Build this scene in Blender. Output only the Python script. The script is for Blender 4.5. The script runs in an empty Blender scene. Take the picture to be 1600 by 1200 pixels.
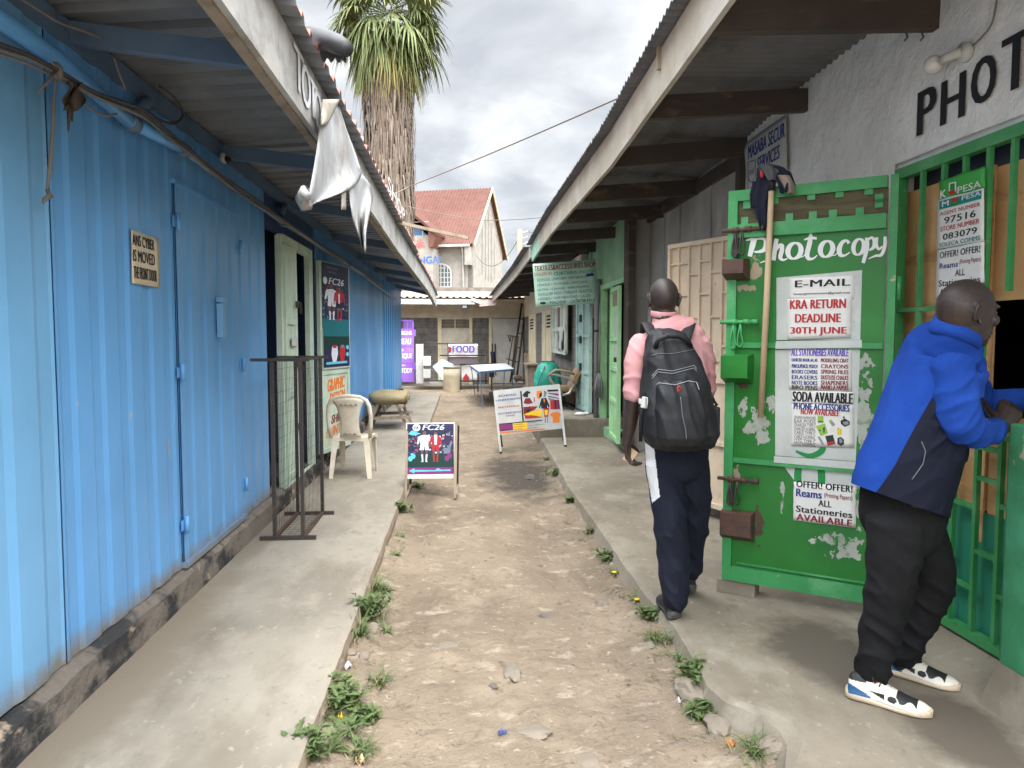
import bpy, bmesh, math, random
from mathutils import Vector, Matrix, noise as mnoise
R = math.radians
PI = math.pi
C = bpy.context.scene.collection
scene = bpy.context.scene

# ------------------------------------------------------------------ camera
F_PX = 1150.0                       # focal length in pixels of the 1600 px frame
PITCH = math.atan(73 / F_PX)
YAW = math.atan(78 / F_PX * math.cos(PITCH))
CAM_H = 1.5
cam_d = bpy.data.cameras.new("camera")
cam_d.sensor_width = 36.0
cam_d.lens = 36.0 * F_PX / 1600.0
cam_d.clip_start = 0.05
cam_d.clip_end = 2000.0
cam = bpy.data.objects.new("camera", cam_d)
cam.location = (0, 0, CAM_H)
cam.rotation_euler = (PI / 2 - PITCH, 0, -YAW)
C.objects.link(cam)
scene.camera = cam

# ------------------------------------------------------------------ world, sun, exposure
SUN_EL, SUN_AZ = R(60), R(162)      # azimuth clockwise from +Y
w = bpy.data.worlds.new("World")
scene.world = w
w.use_nodes = True
nt = w.node_tree
nt.nodes.clear()
N = nt.nodes.new
L = nt.links.new
out = N("ShaderNodeOutputWorld")
sky = N("ShaderNodeTexSky")
sky.sky_type = 'NISHITA'
sky.sun_disc = False
sky.sun_elevation = SUN_EL
sky.sun_rotation = SUN_AZ
bg_sky = N("ShaderNodeBackground"); bg_sky.inputs['Strength'].default_value = 0.10
L(sky.outputs[0], bg_sky.inputs['Color'])
tc = N("ShaderNodeTexCoord")
sep = N("ShaderNodeSeparateXYZ"); L(tc.outputs['Generated'], sep.inputs[0])
def wmath(op, a, b=None, c=None):
    n = N("ShaderNodeMath"); n.operation = op
    for i, v in enumerate((a, b, c)):
        if v is None: continue
        if isinstance(v, (int, float)): n.inputs[i].default_value = v
        else: L(v, n.inputs[i])
    return n.outputs[0]
zc = wmath('MAXIMUM', sep.outputs['Z'], 0.0)
zd = wmath('ADD', zc, 0.22)
cx_ = wmath('DIVIDE', sep.outputs['X'], zd)
cy_ = wmath('DIVIDE', sep.outputs['Y'], zd)
comb = N("ShaderNodeCombineXYZ"); L(cx_, comb.inputs[0]); L(cy_, comb.inputs[1])
n1 = N("ShaderNodeTexNoise"); n1.inputs['Scale'].default_value = 2.3; n1.inputs['Detail'].default_value = 7
n1.inputs['Roughness'].default_value = 0.52; n1.inputs['Distortion'].default_value = 0.35
vadd = N("ShaderNodeVectorMath"); vadd.operation = 'ADD'; vadd.inputs[1].default_value = (3.3, 1.2, 0.4)
L(comb.outputs[0], vadd.inputs[0]); L(vadd.outputs[0], n1.inputs['Vector'])
ramp = N("ShaderNodeValToRGB")
ramp.color_ramp.elements[0].position = 0.385; ramp.color_ramp.elements[0].color = (0.325, 0.342, 0.366, 1)
ramp.color_ramp.elements[1].position = 0.63; ramp.color_ramp.elements[1].color = (0.53, 0.538, 0.55, 1)
e = ramp.color_ramp.elements.new(0.50); e.color = (0.405, 0.42, 0.44, 1)
L(n1.outputs['Fac'], ramp.inputs[0])
bg_cloud = N("ShaderNodeBackground"); L(ramp.outputs[0], bg_cloud.inputs['Color'])
# an overcast sky is about three times brighter overhead than at the horizon
# and brightest of all round the veiled sun
def wsmooth(v, lo, hi, top):
    mr = N("ShaderNodeMapRange"); mr.interpolation_type = 'SMOOTHSTEP'
    mr.inputs['From Min'].default_value = lo; mr.inputs['From Max'].default_value = hi
    mr.inputs['To Min'].default_value = 0.0; mr.inputs['To Max'].default_value = top
    L(v, mr.inputs['Value']); return mr.outputs[0]
sd = (math.cos(SUN_EL) * math.sin(SUN_AZ), math.cos(SUN_EL) * math.cos(SUN_AZ), math.sin(SUN_EL))
vd = N("ShaderNodeVectorMath"); vd.operation = 'DOT_PRODUCT'; vd.inputs[1].default_value = sd
L(tc.outputs['Generated'], vd.inputs[0])
L(wmath('ADD', wmath('ADD', wsmooth(zc, 0.47, 0.95, 5.0), wsmooth(vd.outputs['Value'], 0.25, 1.0, 7.0)), 1.0), bg_cloud.inputs['Strength'])
mixs = N("ShaderNodeMixShader"); mixs.inputs[0].default_value = 0.93
L(bg_sky.outputs[0], mixs.inputs[1]); L(bg_cloud.outputs[0], mixs.inputs[2])
L(mixs.outputs[0], out.inputs['Surface'])

sun_d = bpy.data.lights.new("sun", 'SUN')
sun_d.energy = 1.5
sun_d.angle = R(24)
sun_d.color = (1.0, 0.96, 0.90)
sun = bpy.data.objects.new("sun", sun_d)
sun.rotation_euler = (PI / 2 - SUN_EL, 0, PI - SUN_AZ)
sun.location = (0, -5, 12)
C.objects.link(sun)

vs = scene.view_settings
vs.view_transform = 'Standard'; vs.look = 'None'; vs.exposure = 1.03; vs.gamma = 1.0
vs.use_curve_mapping = False
scene.cycles.max_bounces = 6
scene.cycles.diffuse_bounces = 4
scene.cycles.glossy_bounces = 3
scene.cycles.transparent_max_bounces = 6

# ------------------------------------------------------------------ pixel -> place
_fw = Vector((math.sin(YAW) * math.cos(PITCH), math.cos(YAW) * math.cos(PITCH), -math.sin(PITCH)))
_rt = Vector((math.cos(YAW), -math.sin(YAW), 0))
_up = _rt.cross(_fw)
EYE = Vector((0, 0, CAM_H))
def ray(px, py):
    return _fw + _rt * ((px - 800) / F_PX) + _up * ((600 - py) / F_PX)
def pt(px, py, X=None, Y=None, Z=None, plane=None):
    """The point seen at a pixel of the 1600x1200 photograph, on the plane X=, Y=, Z= or (point, normal)."""
    d = ray(px, py)
    if X is not None: t = X / d.x
    elif Y is not None: t = Y / d.y
    elif Z is not None: t = (Z - CAM_H) / d.z
    else: t = (plane[0] - EYE).dot(plane[1]) / d.dot(plane[1])
    return EYE + d * t

# ------------------------------------------------------------------ materials
def srgb(r, g, b):
    f = lambda c: (c / 255 / 12.92) if c / 255 <= 0.04045 else ((c / 255 + 0.055) / 1.055) ** 2.4
    return (f(r), f(g), f(b))
def mat(name, base, rough=0.7, layers=(), bump=(), spec=0.3, metal=0.0, var=0.10, vscale=3.0, coord='Object', splash=None, spots=()):
    """Procedural material. layers: (colour, (sx,sy,sz), lo, hi[, detail]) noise-masked coats;
    bump: (scale tuple, strength, distance) noise bumps; var: brightness wander of the base."""
    m = bpy.data.materials.new(name); m.use_nodes = True
    t = m.node_tree; t.nodes.clear()
    N = t.nodes.new; L = t.links.new
    o = N("ShaderNodeOutputMaterial"); b = N("ShaderNodeBsdfPrincipled")
    L(b.outputs[0], o.inputs[0])
    b.inputs['Roughness'].default_value = rough
    b.inputs['Specular IOR Level'].default_value = spec
    b.inputs['Metallic'].default_value = metal
    tc = N("ShaderNodeTexCoord")
    def noise(scale, detail=5, rough_=0.6, off=0.0):
        mp = N("ShaderNodeMapping"); L(tc.outputs[coord], mp.inputs[0])
        mp.inputs['Scale'].default_value = scale if isinstance(scale, (tuple, list)) else (scale,) * 3
        mp.inputs['Location'].default_value = (off, off * 1.7, off * .6)
        n = N("ShaderNodeTexNoise"); n.inputs['Scale'].default_value = 1.0
        n.inputs['Detail'].default_value = detail; n.inputs['Roughness'].default_value = rough_
        L(mp.outputs[0], n.inputs['Vector'])
        return n.outputs['Fac']
    def mixc(fac, a, bcol):
        x = N("ShaderNodeMix"); x.data_type = 'RGBA'
        L(fac, x.inputs[0])
        if isinstance(a, tuple): x.inputs[6].default_value = (*a, 1)
        else: L(a, x.inputs[6])
        x.inputs[7].default_value = (*bcol, 1)
        return x.outputs[2]
    def rng(v, lo, hi):
        r = N("ShaderNodeMapRange"); r.inputs[1].default_value = lo; r.inputs[2].default_value = hi
        L(v, r.inputs[0]); return r.outputs[0]
    col = tuple(base)
    if var:
        dk = tuple(max(0, c * (1 - 2 * var)) for c in base); lt = tuple(min(1, c * (1 + 1.3 * var)) for c in base)
        col = mixc(rng(noise(vscale, 6), 0.3, 0.7), dk, lt)
    for k, ly in enumerate(layers):
        c, sc, lo, hi = ly[:4]
        col = mixc(rng(noise(sc, ly[4] if len(ly) > 4 else 7, 0.62, 3.1 * k + 1.3), lo, hi), col, tuple(c))
    def mth(op, a, b_=None):
        n = N("ShaderNodeMath"); n.operation = op
        for i, v in enumerate((a, b_)):
            if v is None: continue
            if isinstance(v, (int, float)): n.inputs[i].default_value = v
            else: L(v, n.inputs[i])
        return n.outputs[0]
    if splash:                                   # mud thrown up from the ground: (colour, height it reaches, ragged scale)
        sp = N("ShaderNodeSeparateXYZ"); L(tc.outputs[coord], sp.inputs[0])
        h = rng(sp.outputs['Z'], splash[1], .12); col = mixc(rng(mth('MULTIPLY', h, mth('ADD', noise(splash[2], 7, .7, 4.4), .25)), .28, .62), col, splash[0])
    for c, ctr, rad in spots:                    # a stain at a place: centre, radius (x, y)
        mp = N("ShaderNodeMapping"); mp.vector_type = 'TEXTURE'; L(tc.outputs[coord], mp.inputs[0]); mp.inputs['Location'].default_value = (*ctr, 0); mp.inputs['Scale'].default_value = (*rad, 1e3)
        vl = N("ShaderNodeVectorMath"); vl.operation = 'LENGTH'; L(mp.outputs[0], vl.inputs[0])
        col = mixc(rng(mth('ADD', vl.outputs['Value'], mth('MULTIPLY', mth('SUBTRACT', noise((3, 3, 3), 7, .65, 2.2), .5), 1.6)), 1.05, .55), col, c)
    if isinstance(col, tuple): b.inputs['Base Color'].default_value = (*col, 1)
    else: L(col, b.inputs['Base Color'])
    prev = None
    for sc, st, dist in bump:
        bn = N("ShaderNodeBump"); bn.inputs['Strength'].default_value = st; bn.inputs['Distance'].default_value = dist
        L(noise(sc, 6, 0.6, 7.7), bn.inputs['Height'])
        if prev is not None: L(prev, bn.inputs['Normal'])
        prev = bn.outputs[0]
    if prev is not None: L(prev, b.inputs['Normal'])
    return m

# ------------------------------------------------------------------ mesh builder
class MB:
    def __init__(s): s.v = []; s.f = []; s.m = []; s.sm = []
    def add(s, verts, faces, mi=0, smooth=False):
        k = len(s.v); s.v += [Vector(p) for p in verts]
        for f in faces:
            s.f.append([i + k for i in f]); s.m.append(mi); s.sm.append(smooth)
        return s
    def box(s, c, size, rot=None, mi=0):
        hx, hy, hz = size[0] / 2, size[1] / 2, size[2] / 2
        P = [Vector((x, y, z)) for x in (-hx, hx) for y in (-hy, hy) for z in (-hz, hz)]
        if rot is not None: P = [rot @ p for p in P]
        c = Vector(c)
        return s.add([p + c for p in P], [(0, 1, 3, 2), (4, 6, 7, 5), (0, 4, 5, 1), (2, 3, 7, 6), (0, 2, 6, 4), (1, 5, 7, 3)], mi)
    def b2(s, lo, hi, mi=0):
        lo, hi = Vector(lo), Vector(hi)
        return s.box((lo + hi) / 2, hi - lo, mi=mi)
    def bevbox(s, c, size, bev=.01, rot=None, mi=0):
        bm = bmesh.new(); bmesh.ops.create_cube(bm, size=1.0)
        bmesh.ops.scale(bm, vec=size, verts=bm.verts)
        bmesh.ops.bevel(bm, geom=list(bm.edges), offset=bev, segments=2, affect='EDGES', profile=.6)
        mtx = Matrix.Translation(Vector(c)) @ (rot.to_4x4() if rot is not None else Matrix())
        bm.transform(mtx); s.bm(bm, mi); return s
    def bm(s, bm, mi=0, smooth=False):
        bm.verts.index_update()
        s.add([v.co.copy() for v in bm.verts], [[v.index for v in f.verts] for f in bm.faces], mi, smooth)
        bm.free(); return s
    def bar(s, p0, p1, w_, h_, up=(0, 0, 1), mi=0):
        """Box section from p0 to p1; w_ across, h_ along up."""
        p0, p1 = Vector(p0), Vector(p1); d = (p1 - p0).normalized()
        u = Vector(up)
        if abs(d.dot(u)) > .98: u = Vector((0, 1, 0)) if abs(d.y) < .9 else Vector((1, 0, 0))
        a = d.cross(u).normalized() * (w_ / 2); b = a.cross(d).normalized() * (h_ / 2)
        P = [p + sa * a + sb * b for p in (p0, p1) for sa, sb in ((-1, -1), (1, -1), (1, 1), (-1, 1))]
        return s.add(P, [(3, 2, 1, 0), (4, 5, 6, 7), (0, 1, 5, 4), (1, 2, 6, 5), (2, 3, 7, 6), (3, 0, 4, 7)], mi)
    def tube(s, pts, r, n=10, mi=0, cap=True, smooth=True, flat=1.0, ref=None):
        """Tube along pts; r is a number or one per point (or (ra, rb) per point)."""
        pts = [Vector(p) for p in pts]; k = len(pts)
        rs = r if isinstance(r, (list, tuple)) else [r] * k
        prev = None; V = []
        for i, p in enumerate(pts):
            d = (pts[min(i + 1, k - 1)] - pts[max(i - 1, 0)])
            d = d.normalized() if d.length > 1e-9 else Vector((0, 0, 1))
            if prev is None:
                u = Vector(ref) if ref is not None else (Vector((0, 0, 1)) if abs(d.z) < .9 else Vector((1, 0, 0)))
                a = (u - d * u.dot(d)).normalized()
            else:
                a = prev - d * prev.dot(d)
                a = a.normalized() if a.length > 1e-6 else prev
            prev = a; b = d.cross(a)
            ra, rb = rs[i] if isinstance(rs[i], (list, tuple)) else (rs[i], rs[i] * flat)
            V += [p + a * (math.cos(2 * PI * j / n) * ra) + b * (math.sin(2 * PI * j / n) * rb) for j in range(n)]
        Fc = [(i * n + j, i * n + (j + 1) % n, (i + 1) * n + (j + 1) % n, (i + 1) * n + j) for i in range(k - 1) for j in range(n)]
        if cap: Fc += [tuple(range(n - 1, -1, -1)), tuple(range((k - 1) * n, k * n))]
        return s.add(V, Fc, mi, smooth)
    def lathe(s, prof, c=(0, 0, 0), n=24, mi=0, smooth=True):
        c = Vector(c); k = len(prof)
        V = [c + Vector((r * math.cos(2 * PI * j / n), r * math.sin(2 * PI * j / n), z)) for r, z in prof for j in range(n)]
        Fc = [(i * n + j, i * n + (j + 1) % n, (i + 1) * n + (j + 1) % n, (i + 1) * n + j) for i in range(k - 1) for j in range(n)]
        return s.add(V, Fc, mi, smooth)
    def ball(s, c, r, seg=16, rings=10, mi=0, rot=None):
        c = Vector(c); r = (r,) * 3 if isinstance(r, (int, float)) else r
        V = []; Fc = []
        for i in range(rings + 1):
            th = PI * i / rings
            for j in range(seg):
                p = Vector((r[0] * math.sin(th) * math.cos(2 * PI * j / seg), r[1] * math.sin(th) * math.sin(2 * PI * j / seg), r[2] * math.cos(th)))
                if rot is not None: p = rot @ p
                V.append(c + p)
        for i in range(rings):
            for j in range(seg):
                Fc.append((i * seg + j, (i + 1) * seg + j, (i + 1) * seg + (j + 1) % seg, i * seg + (j + 1) % seg))
        return s.add(V, Fc, mi, True)
    def quad(s, a, b, c, d, mi=0): return s.add([a, b, c, d], [(0, 1, 2, 3)], mi)
    def poly(s, P, mi=0): return s.add(P, [tuple(range(len(P)))], mi)
    def prism(s, P, off, mi=0):
        """Closed outline P (list of points) pushed along off."""
        off = Vector(off); P = [Vector(p) for p in P]; n = len(P)
        return s.add(P + [p + off for p in P], [tuple(range(n - 1, -1, -1)), tuple(range(n, 2 * n))] + [(i, (i + 1) % n, n + (i + 1) % n, n + i) for i in range(n)], mi)
    def grid(s, fn, nu, nv, mi=0, smooth=True):
        V = [fn(i / nu, j / nv) for j in range(nv + 1) for i in range(nu + 1)]
        return s.add(V, [(j * (nu + 1) + i, j * (nu + 1) + i + 1, (j + 1) * (nu + 1) + i + 1, (j + 1) * (nu + 1) + i) for j in range(nv) for i in range(nu)], mi, smooth)
    def sheet(s, fn, nu, nv, th, mi=0, smooth=True):
        """Grid surface with a small thickness along z-ish normals given by th (vector)."""
        th = Vector(th); k0 = len(s.v)
        s.grid(fn, nu, nv, mi, smooth)
        s.grid(lambda u, v: Vector(fn(u, v)) + th, nu, nv, mi, smooth)
        a = k0; b = k0 + (nu + 1) * (nv + 1); W = nu + 1
        rim = [i for i in range(W)] + [j * W + nu for j in range(1, nv + 1)] + [nv * W + i for i in range(nu - 1, -1, -1)] + [j * W for j in range(nv - 1, 0, -1)]
        for q in range(len(rim)):
            i, j = rim[q], rim[(q + 1) % len(rim)]
            s.f.append([a + i, a + j, b + j, b + i]); s.m.append(mi); s.sm.append(False)
        return s
    def mesh(s, name, mats, xf=None):
        me = bpy.data.meshes.new(name)
        V = [xf @ p for p in s.v] if xf is not None else s.v
        me.from_pydata([tuple(p) for p in V], [], s.f)
        for m in (mats if isinstance(mats, (list, tuple)) else [mats]): me.materials.append(m)
        me.polygons.foreach_set('material_index', s.m)
        me.polygons.foreach_set('use_smooth', s.sm)
        bm = bmesh.new(); bm.from_mesh(me); bmesh.ops.recalc_face_normals(bm, faces=bm.faces); bm.to_mesh(me); bm.free()
        me.update()
        return me

def cut(me, co, no):
    """Trim away everything beyond the plane, leaving a clean hem."""
    bm = bmesh.new(); bm.from_mesh(me)
    bmesh.ops.bisect_plane(bm, geom=bm.verts[:] + bm.edges[:] + bm.faces[:], plane_co=Vector(co), plane_no=Vector(no), clear_outer=True)
    bm.to_mesh(me); bm.free(); me.update(); return me
# ------------------------------------------------------------------ things and parts
def tag(o, label, cat, group=None, kind=None):
    if label: o['label'] = label
    if cat: o['category'] = cat
    if group: o['group'] = group
    if kind: o['kind'] = kind
    return o
def thing(name, label, cat, loc=(0, 0, 0), rotz=0, group=None):
    o = bpy.data.objects.new(name, None)
    o.empty_display_size = .1
    o.location = loc; o.rotation_euler = (0, 0, rotz)
    C.objects.link(o)
    return tag(o, label, cat, group)
def world_of(o):
    m = Matrix.Translation(o.location) @ o.rotation_euler.to_matrix().to_4x4()
    return world_of(o.parent) @ m if o.parent else m
def part(name, mb, mats, parent, label=None, local=False):
    """A part; mb holds world coordinates unless local."""
    me = mb if isinstance(mb, bpy.types.Mesh) else mb.mesh(name, mats, None if local else world_of(parent).inverted())
    if isinstance(mb, bpy.types.Mesh) and not local: me.transform(world_of(parent).inverted())
    o = bpy.data.objects.new(name, me); C.objects.link(o); o.parent = parent
    if label: o['label'] = label
    return o
def single(name, mb, mats, label, cat, loc=(0, 0, 0), group=None, local=False, rotz=0):
    """A thing that is one mesh."""
    o = bpy.data.objects.new(name, None if False else bpy.data.meshes.new(name)); C.objects.link(o)
    o.location = loc; o.rotation_euler = (0, 0, rotz)
    old = o.data
    o.data = mb.mesh(name, mats, None if local else world_of(o).inverted())
    bpy.data.meshes.remove(old)
    return tag(o, label, cat, group)
def structure(name, mb, mats):
    me = mb.mesh(name, mats); o = bpy.data.objects.new(name, me); C.objects.link(o); o['kind'] = 'structure'; return o
def copy_tree(o, parent=None):
    c = o.copy(); C.objects.link(c); c.parent = parent
    for ch in list(o.children): copy_tree(ch, c)
    return c

# ------------------------------------------------------------------ lettering
_txt = {}
def text_mesh(s, bold=0.0, shear=0.0, spacing=1.0):
    k = (s, bold, shear, spacing)
    if k in _txt: return _txt[k]
    cu = bpy.data.curves.new('lettering', 'FONT'); cu.body = s; cu.size = 1; cu.offset = bold; cu.shear = shear
    cu.space_character = spacing; cu.resolution_u = 3
    ob = bpy.data.objects.new('lettering', cu)
    me = bpy.data.meshes.new_from_object(ob)
    V = [(v.co.x, v.co.y) for v in me.vertices]; Fc = [tuple(p.vertices) for p in me.polygons]
    bpy.data.objects.remove(ob); bpy.data.curves.remove(cu); bpy.data.meshes.remove(me)
    x0 = min(p[0] for p in V); x1 = max(p[0] for p in V); y0 = min(p[1] for p in V); y1 = max(p[1] for p in V)
    V = [((x - x0) / (x1 - x0), (y - y0) / (y1 - y0)) for x, y in V]
    _txt[k] = (V, Fc); return _txt[k]
class Face:
    """A flat face in the place: origin, unit right u, unit up v. Lays quads, outlines and lettering on it."""
    def __init__(s, O, u, v):
        s.O = Vector(O); s.u = Vector(u).normalized(); s.v = Vector(v); s.v = (s.v - s.u * s.v.dot(s.u)).normalized()
        s.n = s.u.cross(s.v)
        if s.n.dot(EYE - s.O) < 0: s.n = -s.n
    def at(s, a, b, lift=0.0): return s.O + s.u * a + s.v * b + s.n * lift
    def px(s, x, y):
        p = pt(x, y, plane=(s.O, s.n)) - s.O
        return p.dot(s.u), p.dot(s.v)
    def rect(s, mb, a0, b0, a1, b1, lift=.002, mi=0, th=0.0):
        if th: return mb.prism([s.at(a0, b0, lift), s.at(a1, b0, lift), s.at(a1, b1, lift), s.at(a0, b1, lift)], s.n * th, mi)
        return mb.quad(s.at(a0, b0, lift), s.at(a1, b0, lift), s.at(a1, b1, lift), s.at(a0, b1, lift), mi)
    def outline(s, mb, P, lift=.002, mi=0, th=0.0):
        Q = [s.at(a, b, lift) for a, b in P]
        return mb.prism(Q, s.n * th, mi) if th else mb.poly(Q, mi)
    def text(s, mb, t, a0, b0, a1, b1, lift=.004, mi=0, bold=.02, shear=0, skew=0.0, spacing=1.0):
        # a heavy stroke is three passes of the brush side by side
        V, Fc = text_mesh(t, 0.0, shear, spacing + .9 * bold)
        d = bold * (b1 - b0) * (.9 if a1 > a0 else -.9)
        for k_, o in enumerate((-d, d, 0.0) if bold > .005 else (0.0,)):
            mb.add([s.at(a0 + d + o + (a1 - a0 - 2 * d) * x, b0 + (b1 - b0) * y + skew * x, lift + .00015 * k_) for x, y in V], Fc, mi)
        return mb
    def ptext(s, mb, t, xl, yb, xr, yt, lift=.004, mi=0, bold=.02, shear=0, spacing=1.0):
        """Lettering whose left-bottom is seen at (xl, yb) and right-top at (xr, yt)."""
        a0, b0 = s.px(xl, yb); a1, b1 = s.px(xr, yt)
        return s.text(mb, t, a0, b0, a1, b1, lift, mi, bold, shear, 0, spacing)
    def prect(s, mb, xl, yb, xr, yt, lift=.002, mi=0, th=0.0):
        a0, b0 = s.px(xl, yb); a1, b1 = s.px(xr, yt)
        return s.rect(mb, a0, b0, a1, b1, lift, mi, th)
    def pout(s, mb, P, lift=.002, mi=0, th=0.0):
        return s.outline(mb, [s.px(x, y) for x, y in P], lift, mi, th)

def remeshed(mb, name, mats, voxel=.006, smooth=4, sfac=.5, adapt=0.0):
    """One continuous surface grown from overlapping closed shapes."""
    me = mb.mesh(name, mats)
    ob = bpy.data.objects.new(name, me); C.objects.link(ob)
    r = ob.modifiers.new('r', 'REMESH'); r.mode = 'VOXEL'; r.voxel_size = voxel; r.adaptivity = adapt; r.use_smooth_shade = True
    if smooth:
        sm = ob.modifiers.new('s', 'SMOOTH'); sm.iterations = smooth; sm.factor = sfac
    dg = bpy.context.evaluated_depsgraph_get(); dg.update()
    res = bpy.data.meshes.new_from_object(ob.evaluated_get(dg), depsgraph=dg)
    bpy.data.objects.remove(ob); bpy.data.meshes.remove(me)
    res.name = name
    res.materials.clear()
    for m in (mats if isinstance(mats, (list, tuple)) else [mats]): res.materials.append(m)
    res.polygons.foreach_set('material_index', [0] * len(res.polygons))
    res.polygons.foreach_set('use_smooth', [True] * len(res.polygons))
    return res
def set_mats(me, fn):
    """fn(centre, normal) -> material slot."""
    for p in me.polygons: p.material_index = fn(p.center, p.normal)
    return me
def warp(me, fn):
    nv = [v.normal.copy() for v in me.vertices]
    for v, n in zip(me.vertices, nv): v.co = v.co + fn(v.co, n)
    me.update(); return me
def nz(p, s=1.0, seed=0.0): return mnoise.noise(Vector((p[0] * s + seed, p[1] * s + seed * .7, p[2] * s - seed)))
def fbm(p, s=1.0, o=4, seed=0.0): return mnoise.fractal(Vector((p[0] * s + seed, p[1] * s - seed, (p[2] if len(p) > 2 else 0) * s + seed * .3)), 1.0, 2.0, o)
def lerp(a, b, t): return a + (b - a) * t
def interp(tab, x):
    """Piecewise linear table [(x, y...)]."""
    if x <= tab[0][0]: return tab[0][1]
    for (a, ya), (b, yb) in zip(tab, tab[1:]):
        if x <= b: return lerp(ya, yb, (x - a) / (b - a))
    return tab[-1][1]
# ================================================================== materials of the place
M = {}
M['dirt'] = mat('dirt', (.222, .174, .125), .95, layers=[((.285, .228, .165), (2.2, 1.4, 1), .50, .72), ((.15, .116, .084), (.8, .55, 1), .56, .76), ((.31, .26, .195), (6, 9, 5), .57, .66), ((.125, .097, .072), (11, 8, 5), .60, .72), ((.35, .30, .23), (24, 26, 9), .62, .70), ((.13, .10, .075), (34, 28, 9), .60, .70)], bump=[((9, 12, 10), .9, .035), ((28, 28, 28), .8, .014), ((90, 90, 90), .5, .005)], spec=.1, var=.14, vscale=1.3, spots=[((.075, .062, .05), (.66, 8.6), (.5, 1.6)), ((.13, .10, .076), (-.42, 7.3), (.22, 1.0))])
M['pave'] = mat('pave', (.24, .209, .166), .8, layers=[((.305, .27, .215), (1.3, .8, 1), .46, .68), ((.165, .135, .10), (1.7, .8, 1), .54, .74), ((.285, .25, .195), (5, 3, 3), .52, .70), ((.20, .175, .14), (8, 5, 3), .56, .70), ((.33, .30, .25), (22, 14, 9), .60, .74), ((.17, .145, .115), (30, 22, 9), .62, .74)], bump=[((9, 4, 8), .4, .012), ((30, 24, 30), .4, .006), ((80, 80, 80), .25, .003)], spec=.2, var=.12, vscale=.8, spots=[((.20, .165, .122), (-1.5, 3.4), (.20, 1.7)), ((.20, .17, .13), (-1.5, 5.6), (.12, 1.2))])
M['pave_r'] = mat('pave_r', (.215, .183, .137), .8, layers=[((.29, .255, .20), (1.3, .9, 1), .46, .68), ((.14, .115, .088), (1.6, .8, 1), .54, .74), ((.27, .24, .19), (5, 3, 3), .52, .70), ((.18, .155, .12), (8, 5, 3), .56, .70), ((.33, .30, .25), (20, 15, 9), .60, .74), ((.15, .13, .105), (28, 20, 9), .62, .74)], bump=[((9, 5, 8), .4, .012), ((30, 24, 30), .4, .006), ((80, 80, 80), .25, .003)], spec=.2, var=.12, vscale=.9, spots=[((.10, .085, .066), (1.75, 3.3), (.35, .5)), ((.11, .09, .07), (1.9, 2.6), (.25, .5))])
M['kerb'] = mat('kerb', (.24, .19, .14), .9, layers=[((.36, .31, .25), (5, 5, 14), .55, .7)], bump=[((20, 20, 30), .7, .015)], spec=.1)
M['plinth'] = mat('plinth', (.17, .145, .12), .9, layers=[((.04, .04, .04), (1.2, 3.0, 5), .46, .56), ((.38, .30, .215), (1, 5, 9), .60, .68)], bump=[((9, 12, 16), .8, .03)], spec=.15)
def blue_paint(name, base, lt, dk, splash=((.18, .17, .15), .36, (11, 11, 7))):
    return mat(name, base, .36, layers=[(lt, (1, .7, .25), .52, .75), (dk, (5, 5, .35), .60, .80), ((.33, .34, .36), (5, 5, 2.2), .70, .73), ((.10, .07, .05), (9, 9, 5), .765, .785)], bump=[((3, 3, 1.2), .25, .03), ((30, 30, 30), .06, .003)], spec=.45, var=.07, vscale=.9, splash=splash)
M['blue'] = blue_paint('blue_metal', (.115, .325, .62), (.16, .39, .67), (.085, .265, .55))
M['blue_pale'] = blue_paint('pale_blue_metal', (.155, .375, .62), (.205, .43, .67), (.125, .33, .57))
M['blue_far'] = blue_paint('far_blue_metal', (.10, .28, .56), (.20, .44, .70), (.10, .28, .56))
M['blue_pipe'] = blue_paint('blue_pipe', (.105, .33, .66), (.15, .40, .70), (.07, .26, .56), None)
M['blue_strip'] = blue_paint('bright_blue_metal', (.05, .27, .60), (.08, .33, .66), (.04, .2, .48))
M['blue_dark'] = mat('dark_blue_metal_and_shade', (.028, .06, .15), .5, spec=.3)  # dark blue of the side walls, also the painted shadow of the doorway recess
M['blue_wood'] = mat('blue_wood', (.10, .16, .25), .7, layers=[((.05, .06, .08), (3, 3, 8), .6, .75)])
M['black'] = mat('gap_shade_black', (.006, .006, .008), .9, var=0)  # near-black sheets paint in the shade inside vents, gaps and doorways
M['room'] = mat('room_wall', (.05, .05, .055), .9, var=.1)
M['sheet_under'] = mat('roof_sheet_grey', (.19, .208, .232), .55, layers=[((.13, .137, .15), (2, .8, 1), .55, .75)], spec=.3, metal=.2)
M['tile_red'] = mat('roof_sheet_red', (.40, .165, .125), .7, layers=[((.50, .26, .21), (2, 2, 2), .5, .7), ((.13, .10, .09), (4, 4, 4), .6, .75)])
M['sheet_dark'] = mat('roof_sheet_weathered', (.15, .15, .155), .6, layers=[((.07, .065, .06), (3, 1, 2), .5, .7), ((.20, .14, .10), (6, 6, 6), .66, .75)], spec=.3, metal=.25)
M['fascia'] = mat('whitewashed_board', (.44, .425, .395), .8, layers=[((.26, .245, .22), (2, 2.5, 5), .48, .66), ((.15, .14, .13), (5, 6, 7), .66, .76), ((.42, .36, .29), (1, .6, 2), .60, .72)], bump=[((4, 12, 20), .3, .01)], var=.08)
M['fascia_cream'] = mat('cream_board', (.40, .355, .285), .8, layers=[((.47, .44, .39), (2, 1.4, 3), .48, .64), ((.30, .24, .17), (4, 5, 6), .62, .74), ((.09, .06, .04), (13, 13, 13), .73, .77)], bump=[((4, 12, 20), .25, .01)], var=.08)
M['mint'] = mat('mint_paint', (.33, .56, .42), .7, layers=[((.48, .62, .52), (4, 4, 4), .55, .7), ((.2, .17, .12), (8, 8, 8), .7, .76)])
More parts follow.
